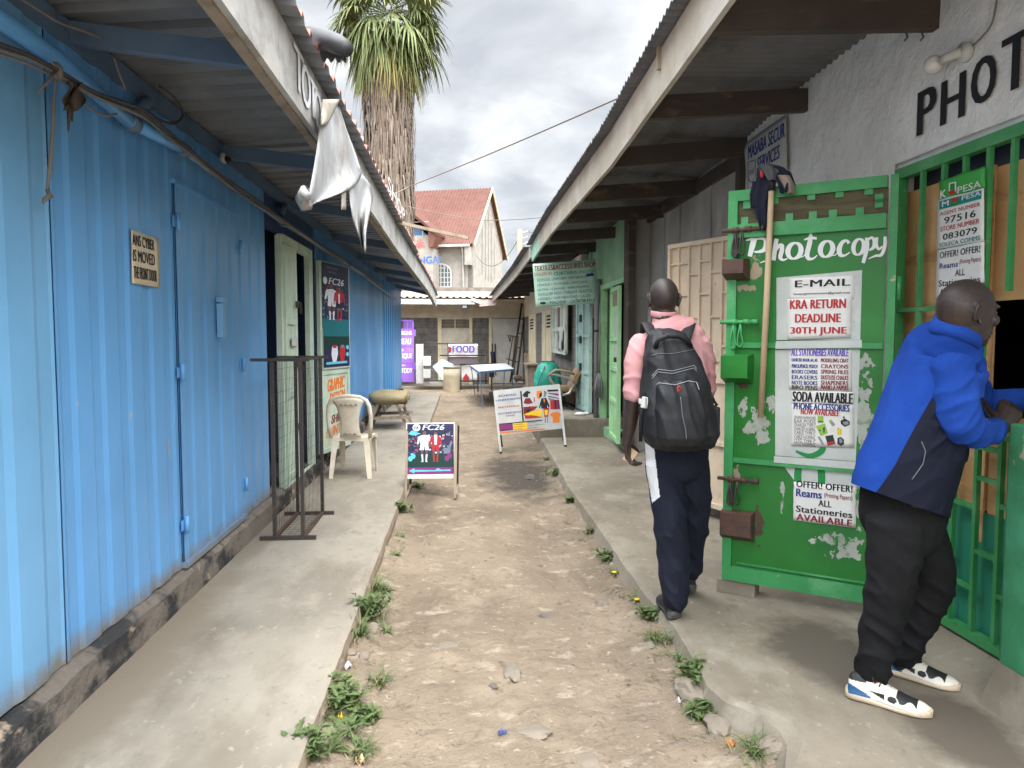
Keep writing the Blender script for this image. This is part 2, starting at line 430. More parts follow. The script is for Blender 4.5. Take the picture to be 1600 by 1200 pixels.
M['timber_dark'] = mat('dark_timber', (.07, .055, .047), .8, layers=[((.20, .14, .09), (3, 1, 9), .58, .74), ((.05, .045, .045), (2, 2, 6), .55, .75)], bump=[((6, 2, 30), .3, .006)])
M['timber'] = mat('weathered_timber', (.30, .24, .175), .85, layers=[((.17, .13, .095), (8, 8, 2), .5, .7)], bump=[((40, 40, 4), .5, .006)])
M['plaster'] = mat('white_plaster', (.74, .73, .71), .85, layers=[((.62, .61, .60), (1.2, 1.2, 1.6), .5, .72), ((.34, .29, .24), (3, 3, 2.2), .62, .78), ((.66, .66, .66), (6, 6, 6), .58, .7)], bump=[((2.6, 2.6, 2.6), .9, .06), ((14, 14, 14), .6, .015)], var=.06)
M['plaster_cream'] = mat('cream_plaster', (.56, .49, .37), .85, layers=[((.44, .38, .28), (2, 2, 3), .5, .7)], bump=[((12, 12, 12), .25, .006)])
M['cream_post'] = mat('cream_paint', (.66, .57, .37), .75, layers=[((.5, .43, .3), (5, 5, 2), .55, .7)])
M['sheet_wall'] = mat('grey_sheet_wall', (.37, .36, .335), .7, layers=[((.27, .26, .24), (1.5, 1.2, .6), .48, .68), ((.46, .45, .42), (3, 3, 1), .58, .72), ((.24, .17, .11), (9, 9, 6), .70, .77)], bump=[((1.5, 1.5, .8), .5, .03)], var=.07)
M['green_wall'] = mat('pale_green_wall', (.26, .44, .26), .75, layers=[((.36, .52, .34), (2, 2, 2), .5, .7), ((.14, .12, .08), (7, 7, 5), .68, .77)])
def block_mat(name, c1, c2, mortar, bw=.42, bh=.2):
    m = bpy.data.materials.new(name); m.use_nodes = True; t = m.node_tree; b = t.nodes['Principled BSDF']
    tc = t.nodes.new('ShaderNodeTexCoord'); sp = t.nodes.new('ShaderNodeSeparateXYZ'); cb = t.nodes.new('ShaderNodeCombineXYZ')
    ad = t.nodes.new('ShaderNodeMath'); ad.operation = 'ADD'
    t.links.new(tc.outputs['Object'], sp.inputs[0]); t.links.new(sp.outputs['X'], ad.inputs[0]); t.links.new(sp.outputs['Y'], ad.inputs[1])
    t.links.new(ad.outputs[0], cb.inputs[0]); t.links.new(sp.outputs['Z'], cb.inputs[1])
    br = t.nodes.new('ShaderNodeTexBrick'); br.inputs['Scale'].default_value = 1.0
    br.inputs['Brick Width'].default_value = bw; br.inputs['Row Height'].default_value = bh; br.inputs['Mortar Size'].default_value = .012
    br.inputs['Color1'].default_value = (*c1, 1); br.inputs['Color2'].default_value = (*c2, 1); br.inputs['Mortar'].default_value = (*mortar, 1)
    t.links.new(cb.outputs[0], br.inputs['Vector'])
    n = t.nodes.new('ShaderNodeTexNoise'); n.inputs['Scale'].default_value = 6; n.inputs['Detail'].default_value = 8
    t.links.new(tc.outputs['Object'], n.inputs['Vector'])
    mx = t.nodes.new('ShaderNodeMix'); mx.data_type = 'RGBA'; mx.blend_type = 'OVERLAY'; mx.inputs[0].default_value = .75
    t.links.new(br.outputs['Color'], mx.inputs[6]); t.links.new(n.outputs['Fac'], mx.inputs[7])
    t.links.new(mx.outputs[2], b.inputs['Base Color']); b.inputs['Roughness'].default_value = .9
    bp = t.nodes.new('ShaderNodeBump'); bp.inputs['Strength'].default_value = .6; bp.inputs['Distance'].default_value = .02
    t.links.new(n.outputs['Fac'], bp.inputs['Height']); t.links.new(bp.outputs[0], b.inputs['Normal'])
    return m
M['block_grey'] = block_mat('grey_block', (.165, .15, .135), (.12, .11, .10), (.10, .09, .08))
M['block_tan'] = block_mat('tan_block', (.40, .33, .23), (.33, .27, .19), (.26, .22, .17))
M['block_stone'] = block_mat('dressed_stone', (.50, .43, .32), (.40, .34, .25), (.30, .26, .2), .6, .28)
M['white_paint'] = mat('white_paint', (.50, .50, .48), .6, layers=[((.38, .36, .32), (4, 4, 3), .56, .74)])
M['glass'] = mat('window_glass', (.10, .13, .15), .12, spec=.5, var=.05)
M['wire'] = mat('cable', (.16, .145, .125), .7, var=.05)
M['wire_dark'] = mat('dark_cable', (.05, .05, .055), .7, var=.05)
M['steel_dark'] = mat('dark_steel', (.055, .047, .042), .5, layers=[((.12, .075, .05), (14, 14, 14), .58, .72)], spec=.4, metal=.3)
M['rust'] = mat('rust_metal', (.10, .055, .04), .7, layers=[((.045, .04, .04), (11, 11, 11), .5, .7), ((.20, .10, .055), (22, 22, 22), .62, .74)], bump=[((40, 40, 40), .4, .004)])

# ================================================================== ground
def steps(a, b, d):
    n = max(1, round((b - a) / d)); return [a + (b - a) * i / n for i in range(n)]
xs = [-300, -120, -50, -20, -8, -4, -2] + steps(-.85, 1.45, .028) + [1.45, 2.2, 4, 8, 20, 50, 120, 300]
ys = [-200, -60, -20, -6, -2, 0, 1] + steps(1.8, 8, .035) + steps(8, 14, .07) + steps(14, 25, .18) + [25, 28, 32, 40, 60, 100, 200, 400, 900]
def ground_z(x, y):
    base = -.12 + .02 * min(1, max(0, (y - 12) / 8))
    inside = -.9 < x < 1.5 and 1.7 < y < 25
    if not inside: return base
    z = base + .018 * fbm((x, y), 1.1, 3) + .010 * fbm((x, y), 5, 4, 3)
    s = fbm((x, y), 7.5, 2, 9)
    if s > .12: z += min(.016, (s - .12) * .07)                 # tops of buried stones
    e = min(abs(x + .57), abs(x - interp(EDGE_R, y)))
    z += .035 * max(0, 1 - e / .22) * (.6 + .8 * (.5 + nz((x, y, 0), 2.3)))   # dust banked against the kerbs
    return z
EDGE_R = [(0, 1.10), (2.41, 1.10), (2.58, 1.155), (2.68, 1.16), (2.83, 1.117), (2.91, 1.06), (3.05, 1.042), (3.7, 1.085), (4.2, 1.05), (4.75, 1.05), (5.9, 1.06), (7.3, 1.05), (8.8, 1.10), (10.7, 1.15), (30, 1.15)]
mb = MB()
W_ = len(xs)
mb.add([(x, y, ground_z(x, y)) for y in ys for x in xs], [(j * W_ + i, j * W_ + i + 1, (j + 1) * W_ + i + 1, (j + 1) * W_ + i) for j in range(len(ys) - 1) for i in range(W_ - 1)], 0, True)
ground = structure('ground', mb, M['dirt'])

# left walkway: cast slab with a worn edge
mb = MB()
def edge_l(y): return -.585 + .005 * nz((0, y, 0), 3) + .004 * nz((0, y, 4), 11) - .02 * max(0, nz((3, y, 0), 1.7) - .25)
yy = steps(.3, 19.6, .06) + [19.6]
sec = lambda y: [(-1.70, -.3), (-1.70, .004 * nz((0, y, 2), 2)), (-1.1, .005 * nz((1, y, 2), 1.5)), (edge_l(y) - .03, .004 * nz((2, y, 2), 2)), (edge_l(y), -.012), (edge_l(y) + .012, -.05), (edge_l(y) + .02 + .012 * nz((5, y, 0), 4), -.3)]
P = [sec(y) for y in yy]; k = 7
mb.add([(a, y, b) for y, p in zip(yy, P) for a, b in p], [(j * k + i, j * k + i + 1, (j + 1) * k + i + 1, (j + 1) * k + i) for j in range(len(yy) - 1) for i in range(4)], 0, False)
mb.add([(a, y, b) for y, p in zip(yy, P) for a, b in p], [(j * k + i, j * k + i + 1, (j + 1) * k + i + 1, (j + 1) * k + i) for j in range(len(yy) - 1) for i in (4, 5)], 1, False)
mb.poly([(a, yy[-1], b) for a, b in P[-1]], 1); mb.poly([(a, yy[0], b) for a, b in P[0]], 1)
structure('left_walkway', mb, [M['pave'], M['kerb']])

# right walkway: rounded, broken edge
mb = MB()
yy = steps(.3, 3.5, .03) + steps(3.5, 10.9, .07) + [10.9]
def sec_r(y):
    e = interp(EDGE_R, y) + .006 * nz((9, y, 0), 3) + .005 * nz((9, y, 4), 10)
    br = max(0, 1 - abs(y - 2.66) / .28)                      # the crumbled corner near the camera
    rr = .035 + .10 * br * (.7 + .6 * nz((7, y, 0), 6))
    zt = .004 * nz((6, y, 2), 2)
    return [(e - .03 + .02 * nz((8, y, 1), 5), -.3), (e - .012 - .02 * br, -.10), (e + rr * .15, -.055), (e + rr * .55, -.016), (e + rr + .02, zt), (1.6, zt), (2.10, zt), (2.36, .085), (2.6, .085)]
P = [sec_r(y) for y in yy]; k = 9
mb.add([(a, y, b) for y, p in zip(yy, P) for a, b in p], [(j * k + i, j * k + i + 1, (j + 1) * k + i + 1, (j + 1) * k + i) for j in range(len(yy) - 1) for i in range(k - 1)], 0, False)
mb.poly([(a, yy[-1], b) for a, b in P[-1]] + [(2.6, yy[-1], -.3)], 0)
structure('right_walkway', mb, [M['pave_r']])

# raised platform further along on the right, and the kerb before the end building
mb = MB()
mb.bevbox((1.9, 12.9, .07), (1.5, 4.0, .42), .02); mb.bevbox((2.05, 18.8, -.04), (.5, 7.8, .2), .02)
structure('raised_pavement', mb, [M['pave_r']])
mb = MB()
mb.bevbox((-1.5, 23.3, -.12), (9.0, 1.0, .24), .025)
structure('end_pavement', mb, [M['pave']])

# ================================================================== left: blue container shop
def corr(mb, y0, y1, z0, z1, x, pitch, depth, mi=0, th=.012, prof=(.42, .13, .32, .13), phase=0.0):
    """Trapezoid-ribbed sheet on the plane X = x, ribs vertical, recesses going to -X."""
    a, b, c, d = prof; P = []
    i = math.floor((y0 - phase) / pitch) - 1
    def hx(t):
        t = ((t - phase) / pitch) % 1.0
        if t < a: return 0
        if t < a + b: return (t - a) / b
        if t < a + b + c: return 1
        return 1 - (t - a - b - c) / d
    ks = {y0, y1}
    while i * pitch + phase < y1 + pitch:
        for q in (0, a, a + b, a + b + c):
            y = i * pitch + phase + q * pitch
            if y0 < y < y1: ks.add(y)
        i += 1
    ks = sorted(ks); n = len(ks)
    zs = [z0, lerp(z0, z1, .33), lerp(z0, z1, .66), z1]
    dent = lambda y, z: .004 * nz((0, y, z), 1.4)
    for off in (0, -th):
        k0 = len(mb.v)
        mb.add([(x - depth * hx(y) + off + dent(y, z), y, z) for z in zs for y in ks], [(j * n + q, j * n + q + 1, (j + 1) * n + q + 1, (j + 1) * n + q) for j in range(3) for q in range(n - 1)], mi)
    k0 -= 4 * n; k1 = k0 + 4 * n
    for q in range(n - 1):
        mb.f += [[k0 + q, k0 + q + 1, k1 + q + 1, k1 + q], [k0 + 3 * n + q, k0 + 3 * n + q + 1, k1 + 3 * n + q + 1, k1 + 3 * n + q]]; mb.m += [mi, mi]; mb.sm += [False, False]
    return mb
XL = -1.62
kiosk = thing('container_shop', 'long blue corrugated metal container shop with overhanging roof along the left walkway', 'shop', (XL, 6, 0))
mb = MB(); corr(mb, 3.06, 4.30, .165, 2.80, XL, .262, .010, phase=2.95, prof=(.50, .12, .26, .12)); corr(mb, 5.50, 6.29, .165, 2.80, XL, .262, .010, phase=2.95, prof=(.50, .12, .26, .12))
corr(mb, 4.30, 5.50, 2.37, 2.80, XL, .262, .010, phase=2.95, prof=(.50, .12, .26, .12))
part('wall', mb, M['blue'], kiosk)
mb = MB(); corr(mb, .3, 3.055, .165, 2.80, XL + .004, .33, .012, phase=2.75, prof=(.48, .13, .26, .13))
part('wall', mb, M['blue_pale'], kiosk, 'paler blue wall panel')
mb = MB(); corr(mb, 8.30, 15.3, .165, 2.80, XL, .115, .016); corr(mb, 17.6, 19.9, .165, 2.80, XL, .115, .016)
part('wall', mb, M['blue_far'], kiosk, 'finely ribbed wall panel')
mb = MB(); corr(mb, 15.3, 17.6, .165, 2.80, XL + .006, .46, .03)
part('wall', mb, M['blue_strip'], kiosk, 'brighter blue wall panel')
mb = MB(); mb.b2((-4.4, .3, .1), (-4.35, 19.9, 2.8)); mb.b2((-4.35, 19.85, .1), (XL - .04, 19.9, 2.8)); mb.b2((-4.35, .3, .1), (XL - .04, .35, 2.8))
mb.b2((-4.35, 8.5, .16), (-1.7, 8.55, 2.8)); mb.b2((-4.35, 5.9, .16), (-1.7, 5.95, 2.8))
part('side_wall', mb, [M['blue_dark']], kiosk)
mb = MB(); mb.b2((-4.35, 5.95, .10), (-1.7, 8.5, .13)); mb.b2((-4.33, 5.96, .13), (-4.3, 8.49, 2.75))
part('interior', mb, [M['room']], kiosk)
mb = MB(); mb.b2((XL - .16, 6.29, .16), (XL - .12, 6.66, 2.8)); mb.b2((XL - .05, 6.29, 2.42), (XL - .01, 8.30, 2.8)); mb.b2((XL - .10, 8.07, .16), (XL - .06, 8.30, 2.42))
part('recess_shade_panel', mb, [M['blue_dark']], kiosk)  # shadow of the recess put into the dark blue of these panels
# plinth
mb = MB()
yy = steps(.3, 19.9, .09) + [19.9]
k = 5
def sp(y):
    t = .155 + .012 * nz((0, y, 7), 2.5)
    return [(-1.75, -.2), (-1.75, t + .004), (-1.615 + .01 * nz((2, y, 7), 4), t), (-1.575 + .014 * nz((3, y, 7), 5), t - .03 + .012 * nz((4, y, 7), 6)), (-1.555 + .006 * nz((4, y, 7), 5), -.05)]
P = [sp(y) for y in yy]
mb.add([(a, y, b) for y, p in zip(yy, P) for a, b in p], [(j * k + i, j * k + i + 1, (j + 1) * k + i + 1, (j + 1) * k + i) for j in range(len(yy) - 1) for i in range(k - 1)], 0, False)
part('plinth', mb, [M['plinth']], kiosk)
# double door
for y0, y1, hy in ((4.31, 4.915, 4.31), (4.935, 5.49, 5.49)):
    mb = MB(); corr(mb, y0, y1, .20, 2.36, XL + .012, .262, .009, phase=2.95, prof=(.50, .12, .26, .12))
    d = part('door', mb, M['blue'], kiosk)
    for z in (.42, 1.30, 2.15):
        h = MB(); h.tube([(XL + .03, hy, z - .05), (XL + .03, hy, z + .05)], .013, 8); h.b2((XL + .012, hy - .04, z - .03), (XL + .018, hy + .04, z + .03))
        part('hinge', h, [M['blue']], d)
mb = MB(); mb.b2((XL + .014, 4.97, 1.50), (XL + .05, 5.03, 1.72)); mb.b2((XL + .014, 4.965, 1.73), (XL + .06, 5.05, 1.76))
part('lock_box', mb, [M['blue_pale']], kiosk)
mb = MB(); mb.b2((XL + .0, 4.30, .165), (XL + .03, 5.50, .20)); mb.b2((XL - .03, 4.295, 2.362), (XL + .022, 5.495, 2.385)); mb.b2((XL - .05, 4.917, .2), (XL - .035, 4.933, 2.36))
part('door_frame', mb, [M['blue'], M['black']], kiosk)
# pale green half door that stays shut, its frame and the leaf that stands open with the poster on it
M['pale_green'] = mat('pale_green_paint', (.47, .58, .47), .6, layers=[((.60, .66, .56), (4, 4, 1), .5, .68), ((.16, .10, .06), (12, 12, 5), .68, .74), ((.33, .42, .34), (3, 3, .8), .58, .75)])
mb = MB(); mb.b2((XL - .02, 6.66, .10), (XL + .03, 6.72, 2.40)); mb.b2((XL - .02, 7.86, .10), (XL + .03, 8.05, 2.34)); mb.b2((XL - .02, 6.72, 2.34), (XL + .03, 8.05, 2.42)); mb.b2((XL - .02, 6.72, .09), (XL + .03, 7.86, .155))
part('door_frame', mb, [M['pale_green']], kiosk)
mb = MB(); mb.b2((XL - .005, 6.725, .16), (XL + .025, 7.20, 2.335))
mb.b2((XL + .025, 6.73, .17), (XL + .05, 6.78, 2.33)); mb.b2((XL + .025, 7.13, .17), (XL + .05, 7.195, 2.33))
for z in (.2, .95, 1.62, 2.28): mb.b2((XL + .025, 6.78, z), (XL + .045, 7.13, z + .05))
d = part('door', mb, [M['pale_green']], kiosk, 'shut pale green half door')
mb = MB(); mb.b2((XL + .045, 6.95, 1.42), (XL + .055, 7.17, 1.50))
part('notice_plate', mb, [M['white_paint']], d)
for z in (1.78, 1.22, .62):
    mb = MB(); mb.b2((XL + .05, 7.11, z), (XL + .075, 7.19, z + .06)); mb.tube([(XL + .085, 7.16, z - .06), (XL + .085, 7.16, z + .02), (XL + .085, 7.19, z + .05), (XL + .085, 7.22, z + .02), (XL + .085, 7.22, z - .06)], .006, 6)
    part('hasp', mb, [M['steel_dark']], d)
LF = Face((-1.565, 8.24, 0), (.25, .968, 0), (0, 0, 1)); LF.u = LF.u * 1.28
nrm = LF.n
mb = MB(); LF.rect(mb, 0, .20, .62, 2.34, -.03, 0, .03)
for a, b in ((0, .045), (.575, .62)): LF.rect(mb, a, .20, b, 2.34, .0, 0, .012)
for z in (.20, 1.08, 2.29): LF.rect(mb, .045, z, .575, z + .05, .0, 0, .011)
leaf = part('door', mb, [M['pale_green']], kiosk, 'open pale green half door with a sports poster above painted lettering')
M['ink_orange'] = mat('orange_paint', (.75, .20, .03), .7, var=.08); M['ink_maroon'] = mat('maroon_paint', (.22, .03, .03), .7, var=.1); M['ink_yellow'] = mat('yellow_paint', (.8, .5, .03), .7, var=.05)
mb = MB()
LF.text(mb, 'GRAPHIC', .14, .88, .52, 1.02, .003, 0, .05, .2, .03); LF.text(mb, 'DESIGN', .18, .73, .52, .86, .003, 0, .05, .2, .03)
LF.text(mb, 'T-SHIRT', .12, .50, .50, .60, .003, 1, .05, .2, .03); LF.text(mb, 'PRINT', .10, .36, .42, .47, .003, 0, .05, .2, .03)
for k_ in range(9):
    a = k_ * 2 * PI / 9; r0 = .05
    LF.outline(mb, [(.10 + r0 * math.cos(a - .2), .33 + r0 * math.sin(a - .2)), (.10 + .09 * math.cos(a), .33 + .09 * math.sin(a)), (.10 + r0 * math.cos(a + .2), .33 + r0 * math.sin(a + .2))], .003, 2)
part('lettering', mb, [M['ink_orange'], M['ink_maroon'], M['ink_yellow']], leaf)
# roof: sheet, fascia, rafters
FL = [(0, -.77, 2.595), (3, -.77, 2.585), (6.8, -.77, 2.573), (9, -.77, 2.545), (12, -.765, 2.55), (16, -.74, 2.52), (18.6, -.72, 2.46), (20.6, -.70, 2.34)]
def fl(y): return (interp([(a, b) for a, b, c in FL], y), interp([(a, c) for a, b, c in FL], y))
mb = MB()
pit = .2
yy = []; i = 0
while .2 + i * pit < 20.6:
    y0 = .2 + i * pit
    yy += [(y0, 0), (y0 + .11, 0), (y0 + .125, .034), (y0 + .185, .034)]; i += 1
rows = []
for y, h in yy:
    fx, fz = fl(y)
    zt = fz + .305 + .006 * nz((0, y, 0), 3)
    rows.append([(fx + (.085 if y < 12 else .05) + .02 * nz((0, y * 3, 1), 2), y, zt + h - .012), (fx - .02, y, zt + h), (XL - .06, y, 2.815 + h + .06 * 0), (-4.5, y, 2.75 + h)])
k = 4
for off in (0, -.006):
    mb.add([(a, b, c + off) for r in rows for a, b, c in r], [(j * k + i, j * k + i + 1, (j + 1) * k + i + 1, (j + 1) * k + i) for j in range(len(rows) - 1) for i in range(k - 1)], 0 if off == 0 else 1)
n_ = len(rows) * k
for j in range(len(rows) - 1): mb.f.append([j * k, (j + 1) * k, n_ + (j + 1) * k, n_ + j * k]); mb.m.append(0); mb.sm.append(False)
roof_l = part('roof', mb, [M['tile_red'], M['sheet_under']], kiosk)
def fascia_run(name, mats, parent, ys_, f, th, top, label=None, mi=0, jit=.004):
    mb = MB(); k = 4; V = []
    for y in ys_:
        x, z = f(y)
        j1 = jit * nz((0, y, 3), 3); j2 = jit * nz((1, y, 3), 2)
        V += [(x, y, z + j1), (x - th, y, z + j1), (x - th, y, z + top + j2), (x, y, z + top + j2)]
    mb.add(V, [(j * k + i, j * k + (i + 1) % k, (j + 1) * k + (i + 1) % k, (j + 1) * k + i) for j in range(len(ys_) - 1) for i in range(k)] + [(3, 2, 1, 0), tuple(range((len(ys_) - 1) * k, len(ys_) * k))], mi)
    return part(name, mb, mats, parent, label)
for a, b in ((.2, 3.26), (3.265, 6.9), (6.905, 10.9), (10.905, 15.0), (15.005, 20.6)):
    fascia_run('fascia', [M['fascia']], roof_l, steps(a, b, .2) + [b], lambda y: (fl(y)[0] + .0, fl(y)[1]), .028, .295)
mb = MB()
for a, b in ((.2, 5.2), (5.2, 10.5), (10.5, 20.5)):
    fascia_run('batten', [M['timber']], roof_l, steps(a, b, .25) + [b], lambda y: (fl(y)[0] - .028, fl(y)[1] - .012), .045, .05)
for y in (1.3, 3.25, 5.2, 7.2, 9.4, 11.6, 13.8, 16.0, 18.2):
    fx, fz = fl(y)
    m_ = MB(); m_.bar((XL + .0, y, 2.755), (fx - .07, y, fz + .09), .05, .09)
    part('rafter', m_, [M['blue_wood']], roof_l)
mb = MB(); mb.b2((XL - .05, .3, 2.70), (XL + .015, 19.9, 2.80))
part('wall_plate', mb, [M['blue_wood']], roof_l)

# ================================================================== right: main row with white plaster shop
XR = 2.33
FRt = [(0, 3.0), (3.27, 2.98), (4.9, 2.905), (5.9, 2.855), (7.4, 2.86), (9.7, 2.87), (11.5, 2.82), (12.5, 2.775)]
XJ = [(0, 3.26), (4.9, 3.235), (6.0, 3.13), (8, 3.08), (12.6, 3.02)]
XF = 1.18
row = thing('shop_row', 'row of whitewashed and grey sheet shops with timber roof overhang on the right', 'shop', (XR, 6, 0))
def wall_y(mb, x, th, y0, y1, z0, z1, dy=.2, bulge=.012, mi=0):
    """Rough wall face on X = x."""
    nu = max(1, int((y1 - y0) / dy)); nv = max(1, int((z1 - z0) / dy))
    mb.grid(lambda u, v: Vector((x + bulge * fbm((0, lerp(y0, y1, u), lerp(z0, z1, v)), 1.3, 3, 5), lerp(y0, y1, u), lerp(z0, z1, v))), nu, nv, mi)
    mb.b2((x + bulge + .01, y0, z0), (x + th, y1, z1), mi)
mb = MB()
wall_y(mb, XR, .2, 3.89, 6.0, .04, 3.34, .1); wall_y(mb, XR, .2, 2.78, 3.89, 2.43, 3.34, .1); wall_y(mb, XR, .2, .3, 2.78, .04, 3.34, .12)
# plaster reveal over the grille
mb.b2((XR + .03, 2.78, 2.40), (XR + .2, 3.89, 2.43))
part('wall', mb, [M['plaster']], row, 'white plastered front wall')
mb = MB(); wall_y(mb, XR + .03, .12, 6.0, 9.2, 1.0, 3.3, .15, .010)
for y in (6.9, 7.9, 8.5): mb.b2((XR + .015, y, 1.95), (XR + .03, y + .02, 3.25))
part('wall', mb, [M['sheet_wall']], row, 'grey sheet metal front wall')
mb = MB(); mb.b2((XR - .01, 6.0, .04), (XR + .2, 9.2, 1.0))
part('base_wall', mb, [M['block_tan']], row)
mb = MB(); mb.b2((2.145, 9.21, .02), (XR + .2, 9.29, 3.25)); part('wall', mb, [M['sheet_wall']], row, 'short grey return wall beside the brown post')
part('post', MB().bar((XR - .01, 6.06, .05), (XR - .01, 6.06, 3.10), .07, .10, (0, 1, 0)), [M['timber_dark']], row)
part('post', MB().bar((2.10, 9.18, .1), (2.10, 9.18, 3.1), .09, .26, (0, 1, 0)), [M['timber_dark']], row)
# side and back walls, interior
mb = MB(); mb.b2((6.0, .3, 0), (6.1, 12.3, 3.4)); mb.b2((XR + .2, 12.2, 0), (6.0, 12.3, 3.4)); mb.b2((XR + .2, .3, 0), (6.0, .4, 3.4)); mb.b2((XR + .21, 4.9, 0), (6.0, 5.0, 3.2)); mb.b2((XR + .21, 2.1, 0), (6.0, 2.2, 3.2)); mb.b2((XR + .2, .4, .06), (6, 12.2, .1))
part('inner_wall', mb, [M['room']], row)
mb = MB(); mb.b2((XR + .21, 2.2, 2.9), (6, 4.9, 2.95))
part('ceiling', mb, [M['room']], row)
# window in the grey wall
mb = MB()
for y in (8.35, 8.85, 9.12): mb.bar((XR + .02, y, .98), (XR + .02, y, 1.93), .05, .06, (0, 1, 0))
for z in (1.0, 1.91): mb.bar((XR + .018, 8.33, z), (XR + .018, 9.14, z), .05, .05)
wf = part('window', mb, [M['white_paint']], row)
mb = MB(); mb.b2((XR + .022, 8.36, 1.0), (XR + .028, 9.12, 1.9)); part('pane', mb, [M['glass']], wf)
# green section
XG = 2.12
mb = MB(); wall_y(mb, XG, .2, 9.3, 12.3, 2.28, 3.2, .2, .008); wall_y(mb, XG, .2, 11.05, 11.55, .3, 2.28, .2, .006); mb.b2((XG, 9.3, .02), (XG + .2, 11.05, .16))
mb.b2((XG + .9, 9.3, .16), (XG + .95, 12.3, 2.3), 1)  # black sheet paints in the darkness behind the green doorway
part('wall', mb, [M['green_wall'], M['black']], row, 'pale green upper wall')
M['lime'] = mat('light_green_paint', (.33, .60, .30), .5, layers=[((.42, .68, .40), (3, 3, 1), .5, .7), ((.22, .42, .2), (6, 6, 2), .6, .75)], spec=.4)
mb = MB()
for y in (9.34, 10.2, 10.98): mb.b2((XG - .04, y, .16), (XG + .06, y + .07, 2.28))
mb.b2((XG - .035, 9.34, 2.21), (XG + .055, 11.05, 2.275))
part('door_frame', mb, [M['lime']], row)
GL = Face((2.09, 10.2, 0), (-.09, -.95, 0), (0, 0, 1))
mb = MB(); GL.rect(mb, 0, .13, .92, 2.16, -.02, 0, .02)
for a, b in ((0, .05), (.87, .92)): GL.rect(mb, a, .13, b, 2.16, 0, 0, .03)
for z in (.13, .62, 1.05, 1.45, 2.11): GL.rect(mb, .05, z, .87, z + .05, 0, 0, .028)
gd = part('door', mb, [M['lime']], row, 'light green door standing ajar')
mb = MB(); GL.rect(mb, .12, 1.92, .8, 2.09, .001, 0, .005); part('vent_board', mb, [M['timber']], gd)
mb = MB(); GL.rect(mb, .30, 1.22, .62, 1.40, .003); GL.rect(mb, .35, 1.50, .66, 1.82, .003); part('notice', mb, [M['white_paint']], gd)
mb = MB(); GL.rect(mb, .78, 1.18, .84, 1.24, .0, 0, .06); part('handle', mb, [M['steel_dark']], gd)
# roof of the row
mb = MB()
def fr(y): return (XF, interp(FRt, y))
def corr_roof(y0, y1, prof_x, zf, pitch=.076, depth=.011):
    n = int((y1 - y0) / (pitch / 6)); rows = []
    for q in range(n + 1):
        y = lerp(y0, y1, q / n); h = depth * math.sin(2 * PI * y / pitch)
        rows.append([(x + (.012 * nz((0, y, 5), 9) if i == 0 else 0), y, z + h) for i, (x, z) in enumerate(zf(y))])
    return rows
rows = corr_roof(.2, 12.55, None, lambda y: [(XF - .085, interp(FRt, y) + .292), (XF + .05, interp(FRt, y) + .30), (XR + .1, interp(XJ, y)), (6.3, interp(XJ, y) + .1)])
k = 4; N0 = len(rows) * k
for off in (0, -.004):
    mb.add([(a, b, c + off) for r in rows for a, b, c in r], [(j * k + i, j * k + i + 1, (j + 1) * k + i + 1, (j + 1) * k + i) for j in range(len(rows) - 1) for i in range(k - 1)], 0, True)
for j in range(len(rows) - 1): mb.f.append([j * k, (j + 1) * k, N0 + (j + 1) * k, N0 + j * k]); mb.m.append(0); mb.sm.append(False)
roof_r = part('roof', mb, [M['sheet_dark']], row)
for a, b, mk in ((.2, 4.1, 'fascia_cream'), (4.105, 8.3, 'fascia_cream'), (8.305, 11.3, 'fascia_cream'), (11.305, 12.5, 'mint')):
    fascia_run('fascia', [M[mk]], roof_r, steps(a, b, .2) + [b], lambda y: (fr(y)[0] + .03, fr(y)[1]), .03, .275, 'mint green end of the fascia' if mk == 'mint' else None)
for y, za, zb in ((.95, 2.97, 3.01), (2.25, 2.97, 3.01), (3.565, 2.955, 3.01), (4.95, 2.95, 3.035), (6.0, 2.87, 2.995), (7.33, 2.835, 2.933), (8.6, 2.82, 2.91), (10.2, 2.81, 2.88), (11.7, 2.80, 2.86)):
    m_ = MB()
    m_.bar((XF + .032, y, za + .075), (XR + .16 if y < 9.1 else XG + .06, y, zb + .075), .055, .15)
    part('beam', m_, [M['timber_dark']], roof_r)
mb = MB(); mb.b2((XR - .012, 6.12, 2.93), (XR + .05, 9.2, 3.05)); part('wall_plate', mb, [M['timber_dark']], roof_r)
mb = MB(); p = pt(1031, 90, X=XF - .005); mb.bar(p + Vector((0, 0, -.07)), p + Vector((0, 0, .09)), .035, .03, (0, 1, 0)); part('cleat', mb, [M['timber']], roof_r)

# ================================================================== right: second row further along
row2 = thing('shop_row', 'lower cream and grey block shop row at the far right with broken fascia', 'shop', (2.0, 17, .28))
def xw(y): return lerp(2.02, 1.93, (y - 12.4) / 10.2)
def wseg(mb, y0, y1, z0, z1, proud=0.0, mi=0):
    P = [(xw(y0) - proud, y0, z0), (xw(y1) - proud, y1, z0), (xw(y1) - proud, y1, z1), (xw(y0) - proud, y0, z1)]
    mb.prism(P, (.2 + proud, 0, 0), mi)
for a, b in ((12.75, 16.2), (18.0, 19.45), (21.25, 22.75)):
    mb = MB(); wseg(mb, a, b, .2, 2.12); part('block_wall', mb, [M['block_grey']], row2)
mb = MB(); wseg(mb, 12.4, 22.75, 2.122, 2.9, .012); part('wall', mb, [M['plaster_cream']], row2)
for a, b in ((16.2, 17.2), (17.3, 18.0), (19.45, 21.25)):
    mb = MB(); wseg(mb, a, b, .2, 2.12, .02); po = part('pillar', mb, [M['cream_post']], row2)
